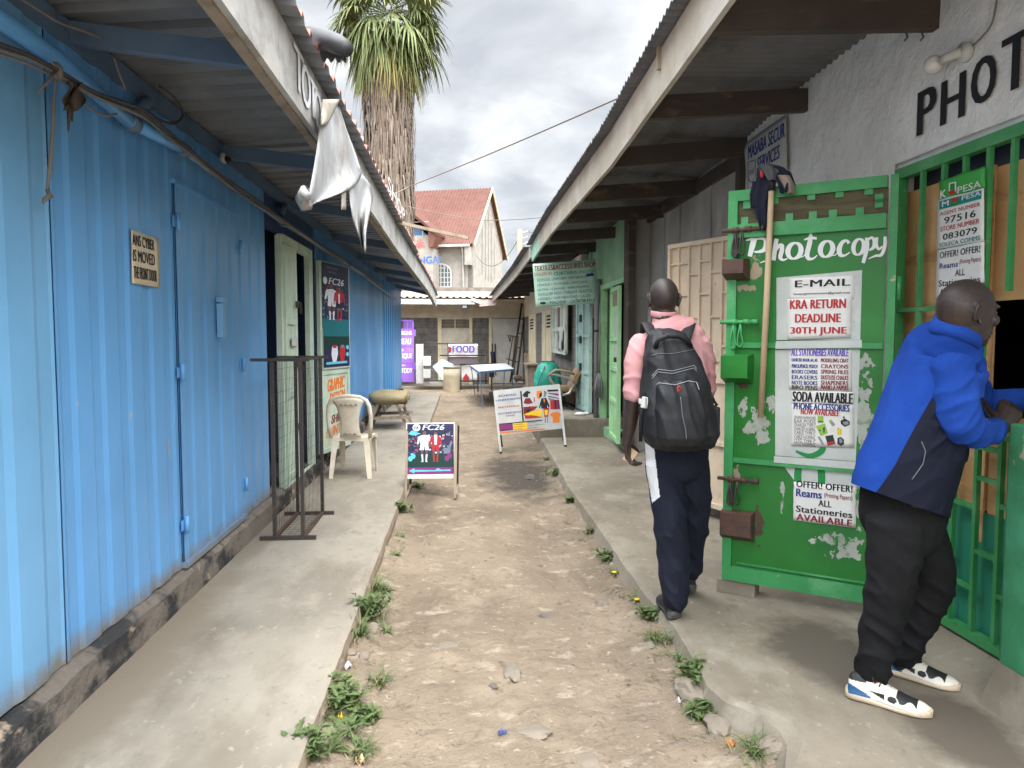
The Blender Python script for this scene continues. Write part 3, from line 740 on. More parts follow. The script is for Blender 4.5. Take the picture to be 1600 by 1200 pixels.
for a, b in ((16.35, 17.0), (20.0, 20.8)):
    mb = MB()
    for z in (1.72, 1.80, 1.88, 1.96):
        mb.prism([(xw(a) - .022, a, z), (xw(b) - .022, b, z), (xw(b) - .022, b, z + .04), (xw(a) - .022, a, z + .04)], (-.006, 0, 0))
    part('vent', mb, [M['black']], row2)
mb = MB(); wseg(mb, 17.2, 17.3, .2, 2.12, -.03); part('gap_shade', mb, [M['black']], row2)  # black strip painted in for the shade between the pillars
mb = MB(); mb.b2((2.3, 12.35, .0), (6, 12.4, 2.9)); mb.b2((6, 12.35, 0), (6.1, 22.7, 2.9)); part('side_wall', mb, [M['block_grey']], row2)
F2 = [(12.45, 1.15, 2.84), (15, 1.10, 2.73), (18, 1.03, 2.66), (20.5, .97, 2.61), (22.4, .92, 2.56)]
def f2(y): return (interp([(a, b) for a, b, c in F2], y), interp([(a, c) for a, b, c in F2], y))
rows = corr_roof(12.6, 22.6, None, lambda y: [(f2(y)[0] - .10, f2(y)[1] + .21), (f2(y)[0] + .05, f2(y)[1] + .22), (2.3, f2(y)[1] + .34), (6.3, f2(y)[1] + .5)])
mb = MB(); k = 4; N0 = len(rows) * k
for off in (0, -.004):
    mb.add([(a, b, c + off) for r in rows for a, b, c in r], [(j * k + i, j * k + i + 1, (j + 1) * k + i + 1, (j + 1) * k + i) for j in range(len(rows) - 1) for i in range(k - 1)], 0, True)
for j in range(len(rows) - 1): mb.f.append([j * k, (j + 1) * k, N0 + (j + 1) * k, N0 + j * k]); mb.m.append(0); mb.sm.append(False)
roof2 = part('roof', mb, [M['sheet_dark']], row2)
for a, b in ((12.46, 17.5), (17.505, 22.4)):
    fascia_run('fascia', [M['fascia_cream']], roof2, steps(a, b, .25) + [b], lambda y: (f2(y)[0] + .03, f2(y)[1]), .03, .20)
for y in (13.3, 14.6, 15.9, 17.2, 18.5, 19.8, 21.1):
    m_ = MB(); m_.bar((f2(y)[0] + .03, y, f2(y)[1] + .06), (xw(y) + .1, y, f2(y)[1] + .16), .05, .11); part('beam', m_, [M['timber_dark']], roof2)
# teal door standing open, the dark doorway beside it, the shutters
M['teal'] = mat('teal_paint', (.33, .47, .42), .6, layers=[((.45, .55, .5), (3, 3, 1.5), .5, .68), ((.10, .13, .12), (5, 5, 2), .62, .74), ((.22, .33, .30), (2, 2, 6), .56, .7)])
TL = Face((2.04, 11.58, 0), (-.08, .84, 0), (0, 0, 1))
mb = MB(); TL.rect(mb, 0, .30, .86, 2.22, -.02, 0, .02)
for a, b in ((0, .06), (.40, .45), (.80, .86)): TL.rect(mb, a, .30, b, 2.22, 0, 0, .03)
for z in (.30, .9, 1.5, 2.16): TL.rect(mb, .06, z, .80, z + .05, 0, 0, .025)
td = part('door', mb, [M['teal']], row2, 'open teal door with flaking paint')
mb = MB()
for z in (.95, 1.4, 1.75): TL.rect(mb, .50, z, .58, z + .12, .0, 0, .05)
part('bolt', mb, [M['steel_dark']], td)
M['shutter'] = mat('shutter_paint', (.52, .56, .48), .7, layers=[((.66, .66, .60), (3, 3, 3), .5, .66), ((.20, .16, .11), (8, 8, 8), .66, .74)])
SH = Face((1.90, 13.3, 0), (.06, 2.6, 0), (0, 0, 1))
mb = MB()
for a, b in ((0, .12), (.72, .82), (1.5, 1.6), (2.2, 2.32)): SH.rect(mb, a, 1.18, b, 2.16, 0, 0, .04)
for z in (1.18, 1.62, 2.08): SH.rect(mb, .0, z, 2.32, z + .08, 0.0, 0, .035)
sh = part('shutter', mb, [M['shutter']], row2)
mb = MB(); SH.rect(mb, .02, 1.2, .74, 2.14, -.02, 0, .018); SH.rect(mb, 1.55, 1.2, 2.25, 2.14, -.02, 0, .018); part('board', mb, [M['shutter']], sh)
mb = MB(); SH.rect(mb, .85, 1.22, 1.48, 2.1, -.03, 0, .02); part('pane', mb, [M['glass']], sh)
mb = MB(); SH.rect(mb, 1.08, 1.60, 1.26, 2.06, .0, 0, .01); part('curtain', mb, [mat('red_curtain', (.45, .03, .04), .8)], sh)
mb = MB(); mb.sheet(lambda u, v: SH.at(.30 + .5 * u + .05 * math.sin(9 * v), 1.24 + .45 * v, .05 + .02 * math.sin(14 * u + 5 * v)), 8, 6, SH.n * .003); part('cloth', mb, [M['white_paint']], sh)
# ================================================================== end building across the lane
YE = 23.6
def ex(px): return pt(px, 527, Y=YE).x
def ez(py): return pt(722, py, Y=YE).z
endb = thing('block_building', 'low cream and grey block building with white eave closing the end of the lane', 'building', (0, YE, 0))
mb = MB(); mb.b2((-7, YE, 2.12), (5, YE + .2, 2.95)); part('wall', mb, [M['plaster_cream']], endb, 'cream plaster band above the doors')
for a, b in ((-7, ex(684)), (ex(737), ex(764))):
    mb = MB(); mb.b2((a, YE + .02, 0), (b, YE + .2, 2.118)); part('wall', mb, [M['block_grey']], endb, 'bare grey block wall')
mb = MB(); mb.b2((ex(817), YE + .02, 0), (5, YE + .2, 2.118)); part('wall', mb, [M['block_grey']], endb)
for a, b in ((684, 690), (733, 738), (764, 768)):
    mb = MB(); mb.b2((ex(a), YE - .03, 0), (ex(b), YE + .2, 2.119)); part('pillar', mb, [M['cream_post']], endb)
M['door_cream'] = mat('cream_door_paint', (.56, .50, .40), .6, layers=[((.44, .39, .31), (3, 3, 1), .55, .7)])
mb = MB(); mb.b2((ex(690), YE + .03, .02), (ex(733), YE + .08, 1.74)); mb.b2((ex(690), YE + .01, 1.74), (ex(733), YE + .1, 1.79)); mb.b2((ex(690), YE + .01, 2.07), (ex(733), YE + .1, 2.115)); mb.b2((ex(710), YE + .01, 1.79), (ex(712), YE + .1, 2.07))
d = part('door', mb, [M['door_cream']], endb)
mb = MB()
for q in range(6):
    z = 1.80 + q * .045
    for a, b in ((691, 709.5), (712.5, 732)): mb.bar((ex(a), YE + .05, z + .02), (ex(b), YE + .05, z + .02), .006, .035, (0, .5, 1))
lv = part('louver', mb, [M['timber']], d)
mb = MB(); mb.b2((ex(690), YE + .12, 1.79), (ex(733), YE + .14, 2.07)); part('opening_shade', mb, [M['black']], d)  # black sheet painted in for the shade behind the louvers
mb = MB(); mb.b2((ex(725), YE - .02, 1.42), (ex(732), YE + .03, 1.62)); part('latch', mb, [M['door_cream']], d)
M['door_white'] = mat('pale_door_paint', (.52, .50, .45), .6, layers=[((.42, .39, .34), (2, 2, 2), .5, .7)])
mb = MB(); mb.b2((ex(768), YE + .03, .02), (ex(817), YE + .08, 2.10)); mb.b2((ex(770), YE + .02, .95), (ex(815), YE + .03, .98)); mb.b2((ex(772), YE + .0, 1.45), (ex(775), YE + .03, 1.52))
d = part('door', mb, [M['door_white']], endb, 'wide pale steel door')
mb = MB(); mb.tube([(ex(769), YE - .03, .3), (ex(769), YE - .03, 1.3)], .018, 8); mb.tube([(ex(773.5), YE - .03, .3), (ex(773.5), YE - .03, 1.3)], .018, 8); part('handle', mb, [M['steel_dark']], d)
mb = MB(); mb.b2((-7, YE + .2, 0), (-6.8, YE + 5, 2.9)); mb.b2((4.8, YE + .2, 0), (5, YE + 5, 2.9)); mb.b2((-6.8, YE + 4.8, 0), (4.8, YE + 5, 3.2)); part('side_wall', mb, [M['block_grey']], endb)
# roof with tile profile, white eave board
yy = []; i = 0; rows = []
while -7.2 + i * .2 < 5.2:
    x0 = -7.2 + i * .2
    for dx, h in ((0, 0), (.11, 0), (.125, .035), (.185, .035)): rows.append([(x0 + dx, YE - 1.12, 2.70 + h + .012 * nz((x0, 0, 0), 2)), (x0 + dx, YE + 2.2, 3.0 + h), (x0 + dx, YE + 5.2, 2.8 + h)])
    i += 1
mb = MB(); k = 3; N0 = len(rows) * k
for off in (0, -.006): mb.add([(a, b, c + off) for r in rows for a, b, c in r], [(j * k + i, j * k + i + 1, (j + 1) * k + i + 1, (j + 1) * k + i) for j in range(len(rows) - 1) for i in range(k - 1)], 0)
for j in range(len(rows) - 1): mb.f.append([j * k, (j + 1) * k, N0 + (j + 1) * k, N0 + j * k]); mb.m.append(0); mb.sm.append(False)
M['tile_faded'] = mat('faded_red_sheet', (.36, .22, .17), .8, layers=[((.48, .38, .30), (2, 2, 2), .48, .66), ((.14, .11, .09), (4, 4, 4), .6, .74)])
rf = part('roof', mb, [M['tile_faded']], endb)
mb = MB(); mb.b2((-7.2, YE - 1.10, 2.50), (pt(742, 470, Y=22.5).x, YE - 1.07, 2.66)); part('fascia', mb, [M['white_paint']], rf)
mb = MB(); mb.bar((pt(749, 474, Y=22.5).x, YE - 1.1, 2.52), (pt(776, 472, Y=22.5).x, YE - 1.12, 2.56), .03, .17); mb.bar((pt(736, 466, Y=22.5).x, YE - 1.12, 2.66), (pt(752, 470, Y=22.5).x, YE - 1.12, 2.55), .03, .10)
part('fascia', mb, [mat('pink_board', (.58, .46, .42), .8, layers=[((.35, .28, .24), (4, 4, 4), .55, .7)])], rf, 'broken pinkish end of the eave board')
mb = MB(); mb.b2((-7, YE - 1.06, 2.62), (5, YE, 2.66)); part('soffit', mb, [M['plaster_cream']], rf)
# floodlight
p = pt(726, 478.5, Y=22.6)
fl_ = thing('floodlight', 'small square floodlight with black frame under the white eave', 'lamp', (p.x, p.y, p.z))
mb = MB(); mb.bevbox((p.x, p.y, p.z), (.17, .05, .13), .01); part('housing', mb, [M['wire_dark']], fl_)
mb = MB(); mb.b2((p.x - .065, p.y - .03, p.z - .045), (p.x + .065, p.y - .026, p.z + .045)); part('lamp_glass', mb, [M['white_paint']], fl_)
mb = MB(); mb.bar((p.x - .09, p.y + .02, p.z), (p.x - .09, p.y + .06, p.z + .1), .02, .008); mb.bar((p.x + .09, p.y + .02, p.z), (p.x + .09, p.y + .06, p.z + .1), .02, .008); mb.bar((p.x - .1, p.y + .06, p.z + .1), (p.x + .1, p.y + .06, p.z + .1), .02, .02); part('bracket', mb, [M['steel_dark']], fl_)
# parapet wall behind the end building
wl = single('boundary_wall', MB().b2((-9, 30, 0), (pt(776, 455, Y=30).x, 30.25, pt(722, 449, Y=30).z)), [mat('dark_render', (.20, .17, .14), .9, layers=[((.30, .26, .21), (1.2, 1, 3), .5, .7), ((.09, .08, .07), (2, 2, 1), .56, .7)])], 'dark stained concrete wall behind the end building roof', 'wall', (0, 30, 0))

# ================================================================== church building with red roof
ROT = R(16)
e1 = Vector((-math.cos(ROT), math.sin(ROT), 0)); e2 = Vector((math.sin(ROT), math.cos(ROT), 0))
K0 = Vector((.58, 42, 0))
def ch(a, b, z): return K0 + e1 * a + e2 * b + Vector((0, 0, z))
church = thing('church_building', 'cream church with red pitched roof and blue glazed gable behind the lane', 'building', K0)
M['church_wall'] = mat('church_cream', (.34, .32, .285), .8, layers=[((.28, .265, .23), (.4, .4, .7), .5, .7)])
M['church_red'] = mat('church_roof_red', (.125, .060, .048), .8, layers=[((.15, .078, .062), (.3, .3, .3), .5, .7), ((.08, .04, .035), (.5, .5, 3), .6, .75)], spec=.1)
M['block_stone'] = block_mat('church_stone', (.34, .29, .21), (.27, .23, .165), (.2, .17, .13), .6, .28)
M['blue_glass'] = mat('blue_glazing', (.045, .12, .26), .15, spec=.6, layers=[((.09, .2, .36), (.6, .6, .6), .5, .7)])
M['ink_blue'] = mat('sign_blue', (.06, .15, .42), .6, var=0)
EV, RD, HALF, LEN, FLR = 7.05, 10.55, 3.85, 17, 3.95
mb = MB()   # upper front wall above the stone base
mb.prism([ch(0, 0, FLR), ch(LEN, 0, FLR), ch(LEN, 0, EV), ch(0, 0, EV)], e2 * .25)
part('wall', mb, [M['church_wall']], church)
mb = MB()   # gable wall
mb.prism([ch(0, 0, FLR - .0), ch(0, 2 * HALF, FLR - .0), ch(0, 2 * HALF, EV), ch(0, HALF, RD), ch(0, 0, EV)], e1 * .25)
gw = part('wall', mb, [M['church_wall']], church, 'cream gable wall with tall slot windows')
mb = MB()
for b_, z0, z1 in ((2.3, 5.2, 8.0), (3.1, 5.0, 8.8), (3.85, 5.0, 9.3), (4.6, 5.0, 8.7), (5.4, 5.2, 7.6)):
    mb.prism([ch(-.015, b_ - .12, z0), ch(-.015, b_ + .12, z0), ch(-.015, b_ + .12, z1 - .2), ch(-.015, b_, z1), ch(-.015, b_ - .12, z1 - .2)], e1 * .01)
part('window', mb, [mat('slot_glass', (.25, .24, .215), .4)], gw)
mb = MB()
mb.prism([ch(0.02, -.02, 0), ch(LEN, -.02, 0), ch(LEN, -.02, FLR - .002), ch(0.02, -.02, FLR - .002)], e2 * .27)
mb.prism([ch(-.03, -.02, 0), ch(-.03, 2 * HALF, 0), ch(-.03, 2 * HALF, 2.1), ch(-.03, 4.0, 3.2), ch(-.03, .0, FLR - .002)], e1 * .04)
st = part('base_wall', mb, [M['block_stone']], church)
mb = MB()
def roofside(mb, b0, z0, b1, z1, mi=0):
    n = 85
    V = []; th = Vector((0, 0, .05))
    for i in range(n + 1):
        for q, h in ((0, 0), (.5, 0), (.62, .05), (.88, .05)):
            a = -.25 + (LEN + .3) * (i + q) / (n + 1)
            V += [ch(a, b0, z0 + h), ch(a, b1, z1 + h)]
    m_ = len(V) // 2
    mb.add(V, [(2 * j, 2 * j + 1, 2 * j + 3, 2 * j + 2) for j in range(m_ - 1)], mi)
    mb.add([v - th for v in V], [(2 * j, 2 * j + 1, 2 * j + 3, 2 * j + 2) for j in range(m_ - 1)], mi)
roofside(mb, -.45, EV - .35, HALF, RD + .05); roofside(mb, 2 * HALF + .45, EV - .35, HALF, RD + .05)
crf = part('roof', mb, [M['church_red']], church)
mb = MB(); mb.bar(ch(-.28, -.5, EV - .45), ch(-.28, HALF, RD + .02), .06, .16); mb.bar(ch(-.28, 2 * HALF + .5, EV - .45), ch(-.28, HALF, RD + .02), .06, .16)
part('verge_board', mb, [M['cream_post']], crf)
mb = MB(); mb.bar(ch(.0, -.55, EV - .42), ch(2.55, -.55, EV - .42), .12, .13); gt = part('gutter', mb, [M['white_paint']], crf)
mb = MB(); mb.tube([ch(.5, -.3, EV - .45), ch(.5, -.12, EV - .8), ch(.5, -.12, .3)], .07, 8); part('downpipe', mb, [M['white_paint']], crf)
mb = MB(); mb.prism([ch(-.05, -.5, EV - 1.5), ch(.3, -.5, EV - 1.5), ch(.3, -.5, EV - .5), ch(-.05, -.5, EV - .5)], e2 * .5); part('corner_bracket', mb, [M['church_wall']], crf)
# cross gable with blue glazing over a white front wall
ca = 5.0; hw = 3.3; zc_ = 7.15; zp = 9.8; bF = -1.2
mb = MB(); mb.prism([ch(ca - hw + .2, bF, FLR), ch(ca + hw, bF, FLR), ch(ca + hw, bF, zc_), ch(ca - hw + .2, bF, zc_)], e2 * 1.1)
part('wall', mb, [M['church_wall']], church, 'projecting white front wall under the blue glazing')
mb = MB(); mb.prism([ch(ca - hw + .55, bF + .1, zc_), ch(ca + hw - .5, bF + .1, zc_), ch(ca, bF + .1, zp - .3)], e2 * .05)
gz = part('gable_glazing', mb, [M['blue_glass']], church)
mb = MB()
for q in range(-4, 5):
    a = ca + q * .62; top = zp - .3 - (zp - .3 - zc_) * abs(q * .62) / (hw - .5)
    if top > zc_ + .1: mb.bar(ch(a, bF + .09, zc_), ch(a, bF + .09, top), .05, .04, tuple(e2))
mb.bar(ch(ca - hw + .5, bF + .09, zc_ + .75), ch(ca + hw - .5, bF + .09, zc_ + .75), .04, .04)
part('mullion', mb, [M['white_paint']], gz)
mb = MB()
for s_ in (-1, 1):
    mb.prism([ch(ca, bF - .4, zp), ch(ca + s_ * (hw + .1), bF - .4, zc_ - .05), ch(ca + s_ * (hw + .1), bF - .4, zc_ + .1), ch(ca, bF - .4, zp + .17)], e2 * 4.2)
part('roof', mb, [M['church_red']], church, 'red roof of the small cross gable')
mb = MB(); mb.prism([ch(ca - hw + .15, bF - .3, zc_ - .7), ch(ca - hw + .38, bF - .3, zc_ - .7), ch(ca - hw + .38, bF - .3, zc_ + .35), ch(ca - hw - .1, bF - .3, zc_ + .0)], e2 * 1.2)
part('eave_bracket', mb, [mat('brown_trim', (.16, .07, .05), .7)], church)
CF = Face(ch(ca, bF, 0), -e1, (0, 0, 1))
mb = MB(); CF.ptext(mb, 'NGAI', 655, 412, 688, 400, .02, 0, .04)
CF.ptext(mb, 'ONGATA RO', 570, 414, 651, 401, .02, 0, .04)
part('lettering', mb, [M['ink_blue']], church)
mb = MB(); CF.ptext(mb, 'church', 648, 388, 664, 382, .02, 0, .02, .2)
for k_ in range(6): 
    a = k_ * PI / 3; c_ = CF.px(656, 380); CF.outline(mb, [(c_[0], c_[1]), (c_[0] + .22 * math.cos(a), c_[1] + .22 * math.sin(a)), (c_[0] + .22 * math.cos(a + .5), c_[1] + .22 * math.sin(a + .5))], .02)
part('emblem', mb, [mat('sign_red', (.6, .12, .12), .6)], church)
# arched window in the stone base
BF = Face(ch(0, -.04, 0), -e1, (0, 0, 1))
a0, b0 = BF.px(668, 449); a1, b1 = BF.px(705, 412)
am = (a0 + a1) / 2; hh = (a1 - a0) / 2
arch = [(a0, b0), (a1, b0), (a1, b0 + .75)] + [(am + hh * math.cos(t) * (1 if True else 1), b0 + .75 + (b1 - b0 - .75) * math.sin(t) ** .8) for t in [q * PI / 12 for q in range(1, 12)]] + [(a0, b0 + .75)]
mb = MB(); BF.outline(mb, arch, .0, 0, .02); aw = part('window', mb, [M['glass']], church, 'pointed arch window with white grid bars')
mb = MB()
for q in range(1, 7):
    a = lerp(a0, a1, q / 7); top = b0 + .75 + (b1 - b0 - .75) * max(0, 1 - ((a - am) / hh) ** 2) ** .45
    mb.bar(BF.at(a, b0, .03), BF.at(a, top, .03), .05, .04, tuple(BF.n))
for q in range(1, 6):
    z = b0 + q * .27
    sp_ = hh if z < b0 + .75 else hh * max(.1, 1 - ((z - b0 - .75) / (b1 - b0 - .75)) ** 1.6)
    mb.bar(BF.at(am - sp_, z, .03), BF.at(am + sp_, z, .03), .04, .04)
for (pa, pb) in zip(arch, arch[1:] + arch[:1]): mb.bar(BF.at(*pa, .03), BF.at(*pb, .03), .09, .05, tuple(BF.n))
part('grille', mb, [M['white_paint']], aw)

# ================================================================== palm with a skirt of dead fronds
random.seed(11)
PX0, PY0 = -2.95, 30.8
palm = thing('palm_tree', 'tall fan palm with a shaggy skirt of dead brown fronds', 'tree', (PX0, PY0, -.1))
M['palm_bark'] = mat('dead_frond', (.15, .118, .09), .95, layers=[((.22, .18, .145), (5, 5, .7), .48, .66), ((.12, .09, .07), (5, 5, .6), .56, .72)], coord='Object')
M['palm_bark2'] = mat('pale_dead_frond', (.225, .19, .15), .95, var=.15)
M['frond'] = mat('palm_frond', (.115, .145, .05), .6, layers=[((.22, .235, .09), (1.5, 1.5, 1.5), .5, .68), ((.05, .085, .03), (2.5, 2.5, 2.5), .55, .7)], spec=.3)
M['frond_dry'] = mat('yellow_frond', (.27, .24, .08), .75, layers=[((.35, .27, .14), (1.5, 1.5, 1.5), .5, .7)])
def pz(py): return pt(610, py, Y=PY0).z
mb = MB(); mb.tube([(PX0 + .12 * math.sin(z * .3), PY0, z) for z in [-.1 + q * .8 for q in range(17)]], [.62 - .012 * q for q in range(17)], 18, smooth=True)
part('trunk', mb, [M['palm_bark']], palm)
mb = MB()
zt = pz(50)
for i in range(3400):       # hanging dead fronds: ragged narrow straps
    z = lerp(2.5, zt, random.random() ** .9); a = random.uniform(0, 2 * PI)
    up = min(1, max(0, (z - 4) / (zt - 4)))
    r = .80 + .20 * up + random.uniform(-.04, .07) + .06 * nz((math.cos(a) * 2, math.sin(a) * 2, z * .7), 1)
    if random.random() < .05: r += random.uniform(.05, .16)
    Ln = random.uniform(.5, 1.7); wd = random.uniform(.015, .05); tw = random.uniform(-.2, .2); fl2 = random.uniform(-.04, .05)
    c_ = Vector((PX0 + .12 * math.sin(z * .3), PY0, 0)); P = []
    for q in range(4):
        t = q / 3; aa = a + tw * t * .35
        rr = r + fl2 * t + .05 * math.sin(3 * t + i)
        w2 = wd * (1 - .75 * t)
        e_r = Vector((math.cos(aa), math.sin(aa), 0)); e_t = Vector((-math.sin(aa), math.cos(aa), 0))
        b_ = c_ + e_r * rr + Vector((0, 0, z - Ln * t))
        P += [b_ - e_t * w2, b_ + e_t * w2]
    mb.add(P, [(0, 1, 3, 2), (2, 3, 5, 4), (4, 5, 7, 6)], 0 if random.random() < .72 else 1)
part('skirt', mb, [M['palm_bark'], M['palm_bark2']], palm)
def fan(mb, base, az, el, L_, Rb, droop, mi):
    """Fan leaf: stalk then a spread of narrow folded blades whose tips droop."""
    d = Vector((math.cos(az) * math.cos(el), math.sin(az) * math.cos(el), math.sin(el)))
    tip = base + d * L_ + Vector((0, 0, -.10 * L_ * L_))
    mb.tube([base, base + d * L_ * .5, tip], [.03, .022, .014], 5, mi)
    side = d.cross(Vector((0, 0, 1))).normalized(); nrm_ = side.cross(d).normalized()
    nb = 26
    for q in range(nb):
        th = lerp(-2.2, 2.2, q / (nb - 1)) + random.uniform(-.05, .05)
        v = d * math.cos(th) + side * math.sin(th)
        Lb = Rb * (1 - .22 * abs(th) / 2.2) * random.uniform(.85, 1.08)
        wv = (nrm_.cross(v)).normalized()
        P = []
        dr = droop * random.uniform(.6, 1.5)
        for s_, wd in ((0, .012), (.3, .05), (.6, .042), (.85, .02), (1, .003)):
            c_ = tip + v * (Lb * s_ * (1 - .18 * s_ * dr)) + Vector((0, 0, -dr * Lb * s_ ** 2.4)) + nrm_ * (.10 * Rb * (1 - abs(th) / 2.2) * 0)
            P += [c_ - wv * wd + nrm_ * .01, c_ + wv * wd]
        mb.add(P, [(0, 1, 3, 2), (2, 3, 5, 4), (4, 5, 7, 6), (6, 7, 9, 8)], mi)
mb = MB()
zc2 = pz(18)
for i in range(88):
    t = i / 88; az = i * 2.39996 + random.uniform(-.2, .2)
    el = R(lerp(80, -72, t ** .75)) + random.uniform(-.12, .12)
    base = Vector((PX0 + .35 * math.cos(az), PY0 + .35 * math.sin(az), zc2 + lerp(.5, -.9, t)))
    dry = t > .80 and random.random() < .6
    fan(mb, base, az, el, random.uniform(.95, 1.4) * (1.0 if t < .7 else .85), random.uniform(1.05, 1.4), lerp(.40, .95, t), 1 if dry else 0)
part('crown', mb, [M['frond'], M['frond_dry']], palm)

# ================================================================== pole and overhead cables
p0 = pt(812, 358, Y=33)
pole = thing('utility_pole', 'weathered timber utility pole beyond the right hand roofs', 'pole', (p0.x, 33, -.1))
mb = MB(); mb.tube([(p0.x, 33, -.1), (p0.x, 33, p0.z)], [.14, .12], 10); part('shaft', mb, [M['timber']], pole)
for q, py in enumerate((363, 372, 381)):
    mb = MB(); z = pt(812, py, Y=33).z; mb.tube([(p0.x + .1, 33, z), (p0.x + .3, 33, z + .02)], .02, 6); mb.ball((p0.x + .32, 33, z + .05), .05, 8, 6); part('insulator', mb, [M['white_paint']], pole)
def cable(P, r, label, mk='wire', sag=0.0, n=24, name='overhead_cable', group=None):
    mb = MB(); Q = []
    for (a, b) in zip(P, P[1:]):
        for q in range(n):
            t = q / n; c_ = Vector(a).lerp(Vector(b), t); c_.z -= sag * 4 * t * (1 - t); Q.append(c_)
    Q.append(Vector(P[-1])); mb.tube(Q, r, 6)
    return single(name, mb, [M[mk]], label, 'cable', Q[0], group)
cable([pt(600, 308, Y=14), pt(640, 291, Y=14.5), pt(962, 155, Y=7.2), pt(1010, 120, Y=6.6)], .009, 'double cable rising from the left roof to the right roof across the sky', sag=.02)
cable([pt(596, 314, Y=14), pt(630, 321, Y=14.5), pt(750, 344, Y=13), pt(862, 338, Y=11)], .006, 'thin cable strung low in front of the red church roof', 'wire', .02)
cable([p0 + Vector((-.1, 0, -.5)), pt(742, 396, Y=41)], .012, 'slack cable sagging from the utility pole to the church gable', 'wire_dark', .9)
cable([p0 + Vector((.3, 0, -.1)), p0 + Vector((14, 12, 1))], .010, 'upper line leaving the utility pole to the right', 'wire_dark', .4)
# ================================================================== things along the left side
def zo(ox, oy, s): return lambda x, y: (ox + x / s, oy + y / s)
def mk(name, c, rough=.6, **k): return mat(name, c, rough, var=k.pop('var', .04), **k)
M['paper'] = mk('paper_white', (.70, .69, .66), .7, layers=[((.55, .51, .43), (3, 3, 3), .6, .75)])
M['paper_old'] = mk('aged_paper', (.60, .52, .38), .8, layers=[((.45, .38, .27), (4, 4, 4), .55, .7)])
M['ink'] = mk('black_ink', (.015, .015, .018), .6, var=0)
M['ink_red'] = mk('red_ink', (.42, .03, .03), .6, var=0)
M['ink_mar'] = mk('maroon_ink', (.20, .02, .03), .6, var=0)
M['ink_navy'] = mk('navy_ink', (.02, .035, .20), .6, var=0)
M['ink_purple'] = mk('purple_ink', (.14, .07, .45), .6, var=0)
M['ink_teal'] = mk('teal_ink', (.01, .20, .20), .6, var=0)
M['ink_white'] = mk('white_ink', (.72, .72, .72), .6, var=0)
M['ink_green'] = mk('green_ink', (.02, .22, .06), .6, var=0)

# notice on the container
NF = Face((XL + .006, 0, 0), (0, 1, 0), (0, 0, 1))
Z = zo(0, 0, 2)
a0, b0 = NF.px(*Z(410, 885)); a1, b1 = NF.px(*Z(492, 745))
nt_ = thing('paper_notice', 'aged paper notice about a moved cyber shop, stuck on the blue ribbed wall', 'notice', NF.at(a0, b0))
mb = MB(); mb.sheet(lambda u, v: NF.at(lerp(a0, a1, u), lerp(b0, b1, v), .003 + .004 * math.sin(7 * u + 2 * v) ** 2), 8, 6, (.0012, 0, 0)); part('sheet', mb, [M['paper_old']], nt_)
mb = MB()
H_ = b1 - b0; W_n = a1 - a0
for t, f0, f1, g0, g1 in (('ANS CYBER', .02, .80, .72, .93), ('IS MOVED', .02, .80, .42, .64), ('THE FRONT DOOR', .03, .86, .10, .33)):
    NF.text(mb, t, a0 + W_n * f0, b0 + H_ * g0, a0 + W_n * f1, b0 + H_ * g1, .010, 0, .035)
part('lettering', mb, [M['ink']], nt_)

# pipe, cables, string and rags under the left eave
pp = [pt(-40, 3, X=-1.555), pt(0, 30, X=-1.555), pt(85, 85, X=-1.55)]
mb = MB(); path = [pt(-60, -10, X=-1.55), pt(90, 92, X=-1.55), pt(200, 188, X=-1.55), pt(285, 232, X=-1.56), pt(441, 346, X=-1.56), pt(545, 412, X=-1.56), pt(617, 467, X=-1.58)]
pipe = thing('wall_pipe', 'painted blue conduit pipe running high along the container wall', 'pipe', path[3])
mb.tube(path[:3], .033, 12); part('pipe', mb, [M['blue_pipe']], pipe)
mb = MB(); mb.tube(path[2:4], .032, 12); part('pipe', mb, [M['blue_pipe']], pipe)
mb = MB(); mb.tube(path[3:], .024, 12); part('pipe', mb, [mat('grey_blue_pipe', (.16, .24, .36), .5, layers=[((.3, .34, .38), (6, 2, 6), .55, .7)])], pipe)
for i, (x, y) in enumerate(((205, 192), (285, 233), (443, 347), (545, 412))):
    c_ = pt(x, y, X=-1.555); mb = MB(); mb.tube([c_ + Vector((0, -.035, .0)), c_ + Vector((0, .035, 0))], .042, 12); part('collar', mb, [M['blue_wood']], pipe)
for (x, y) in ((215, 178), (440, 335)):
    c_ = pt(x, y, X=-1.57); mb = MB(); mb.tube([c_, c_ + Vector((0, .12, .10)), c_ + Vector((-.03, .2, .10))], .028, 10); part('branch', mb, [M['blue_wood']], pipe)
random.seed(3)
bundle = [(-30, 60), (40, 85), (92, 112), (150, 145), (220, 172), (262, 205), (300, 238), (345, 277), (400, 315), (470, 362), (560, 420), (600, 448)]
def wire_px(P, X, r, mk_, label, name='cable', jit=0, cat='cable', group=None):
    Q = []
    for i, (x, y) in enumerate(P): Q.append(pt(x + random.uniform(-jit, jit), y + random.uniform(-jit, jit), X=X if not isinstance(X, list) else X[i]))
    S = []
    for i in range(len(Q) - 1):      # smooth through the points
        p0_, p1_, p2_, p3_ = Q[max(i - 1, 0)], Q[i], Q[i + 1], Q[min(i + 2, len(Q) - 1)]
        for q in range(5):
            t = q / 5
            S.append(.5 * ((2 * p1_) + (p2_ - p0_) * t + (2 * p0_ - 5 * p1_ + 4 * p2_ - p3_) * t * t + (3 * p1_ - p0_ - 3 * p2_ + p3_) * t ** 3))
    S.append(Q[-1]); mb = MB(); mb.tube(S, r, 6)
    return single(name, mb, [M[mk_]], label, cat, S[0], group)
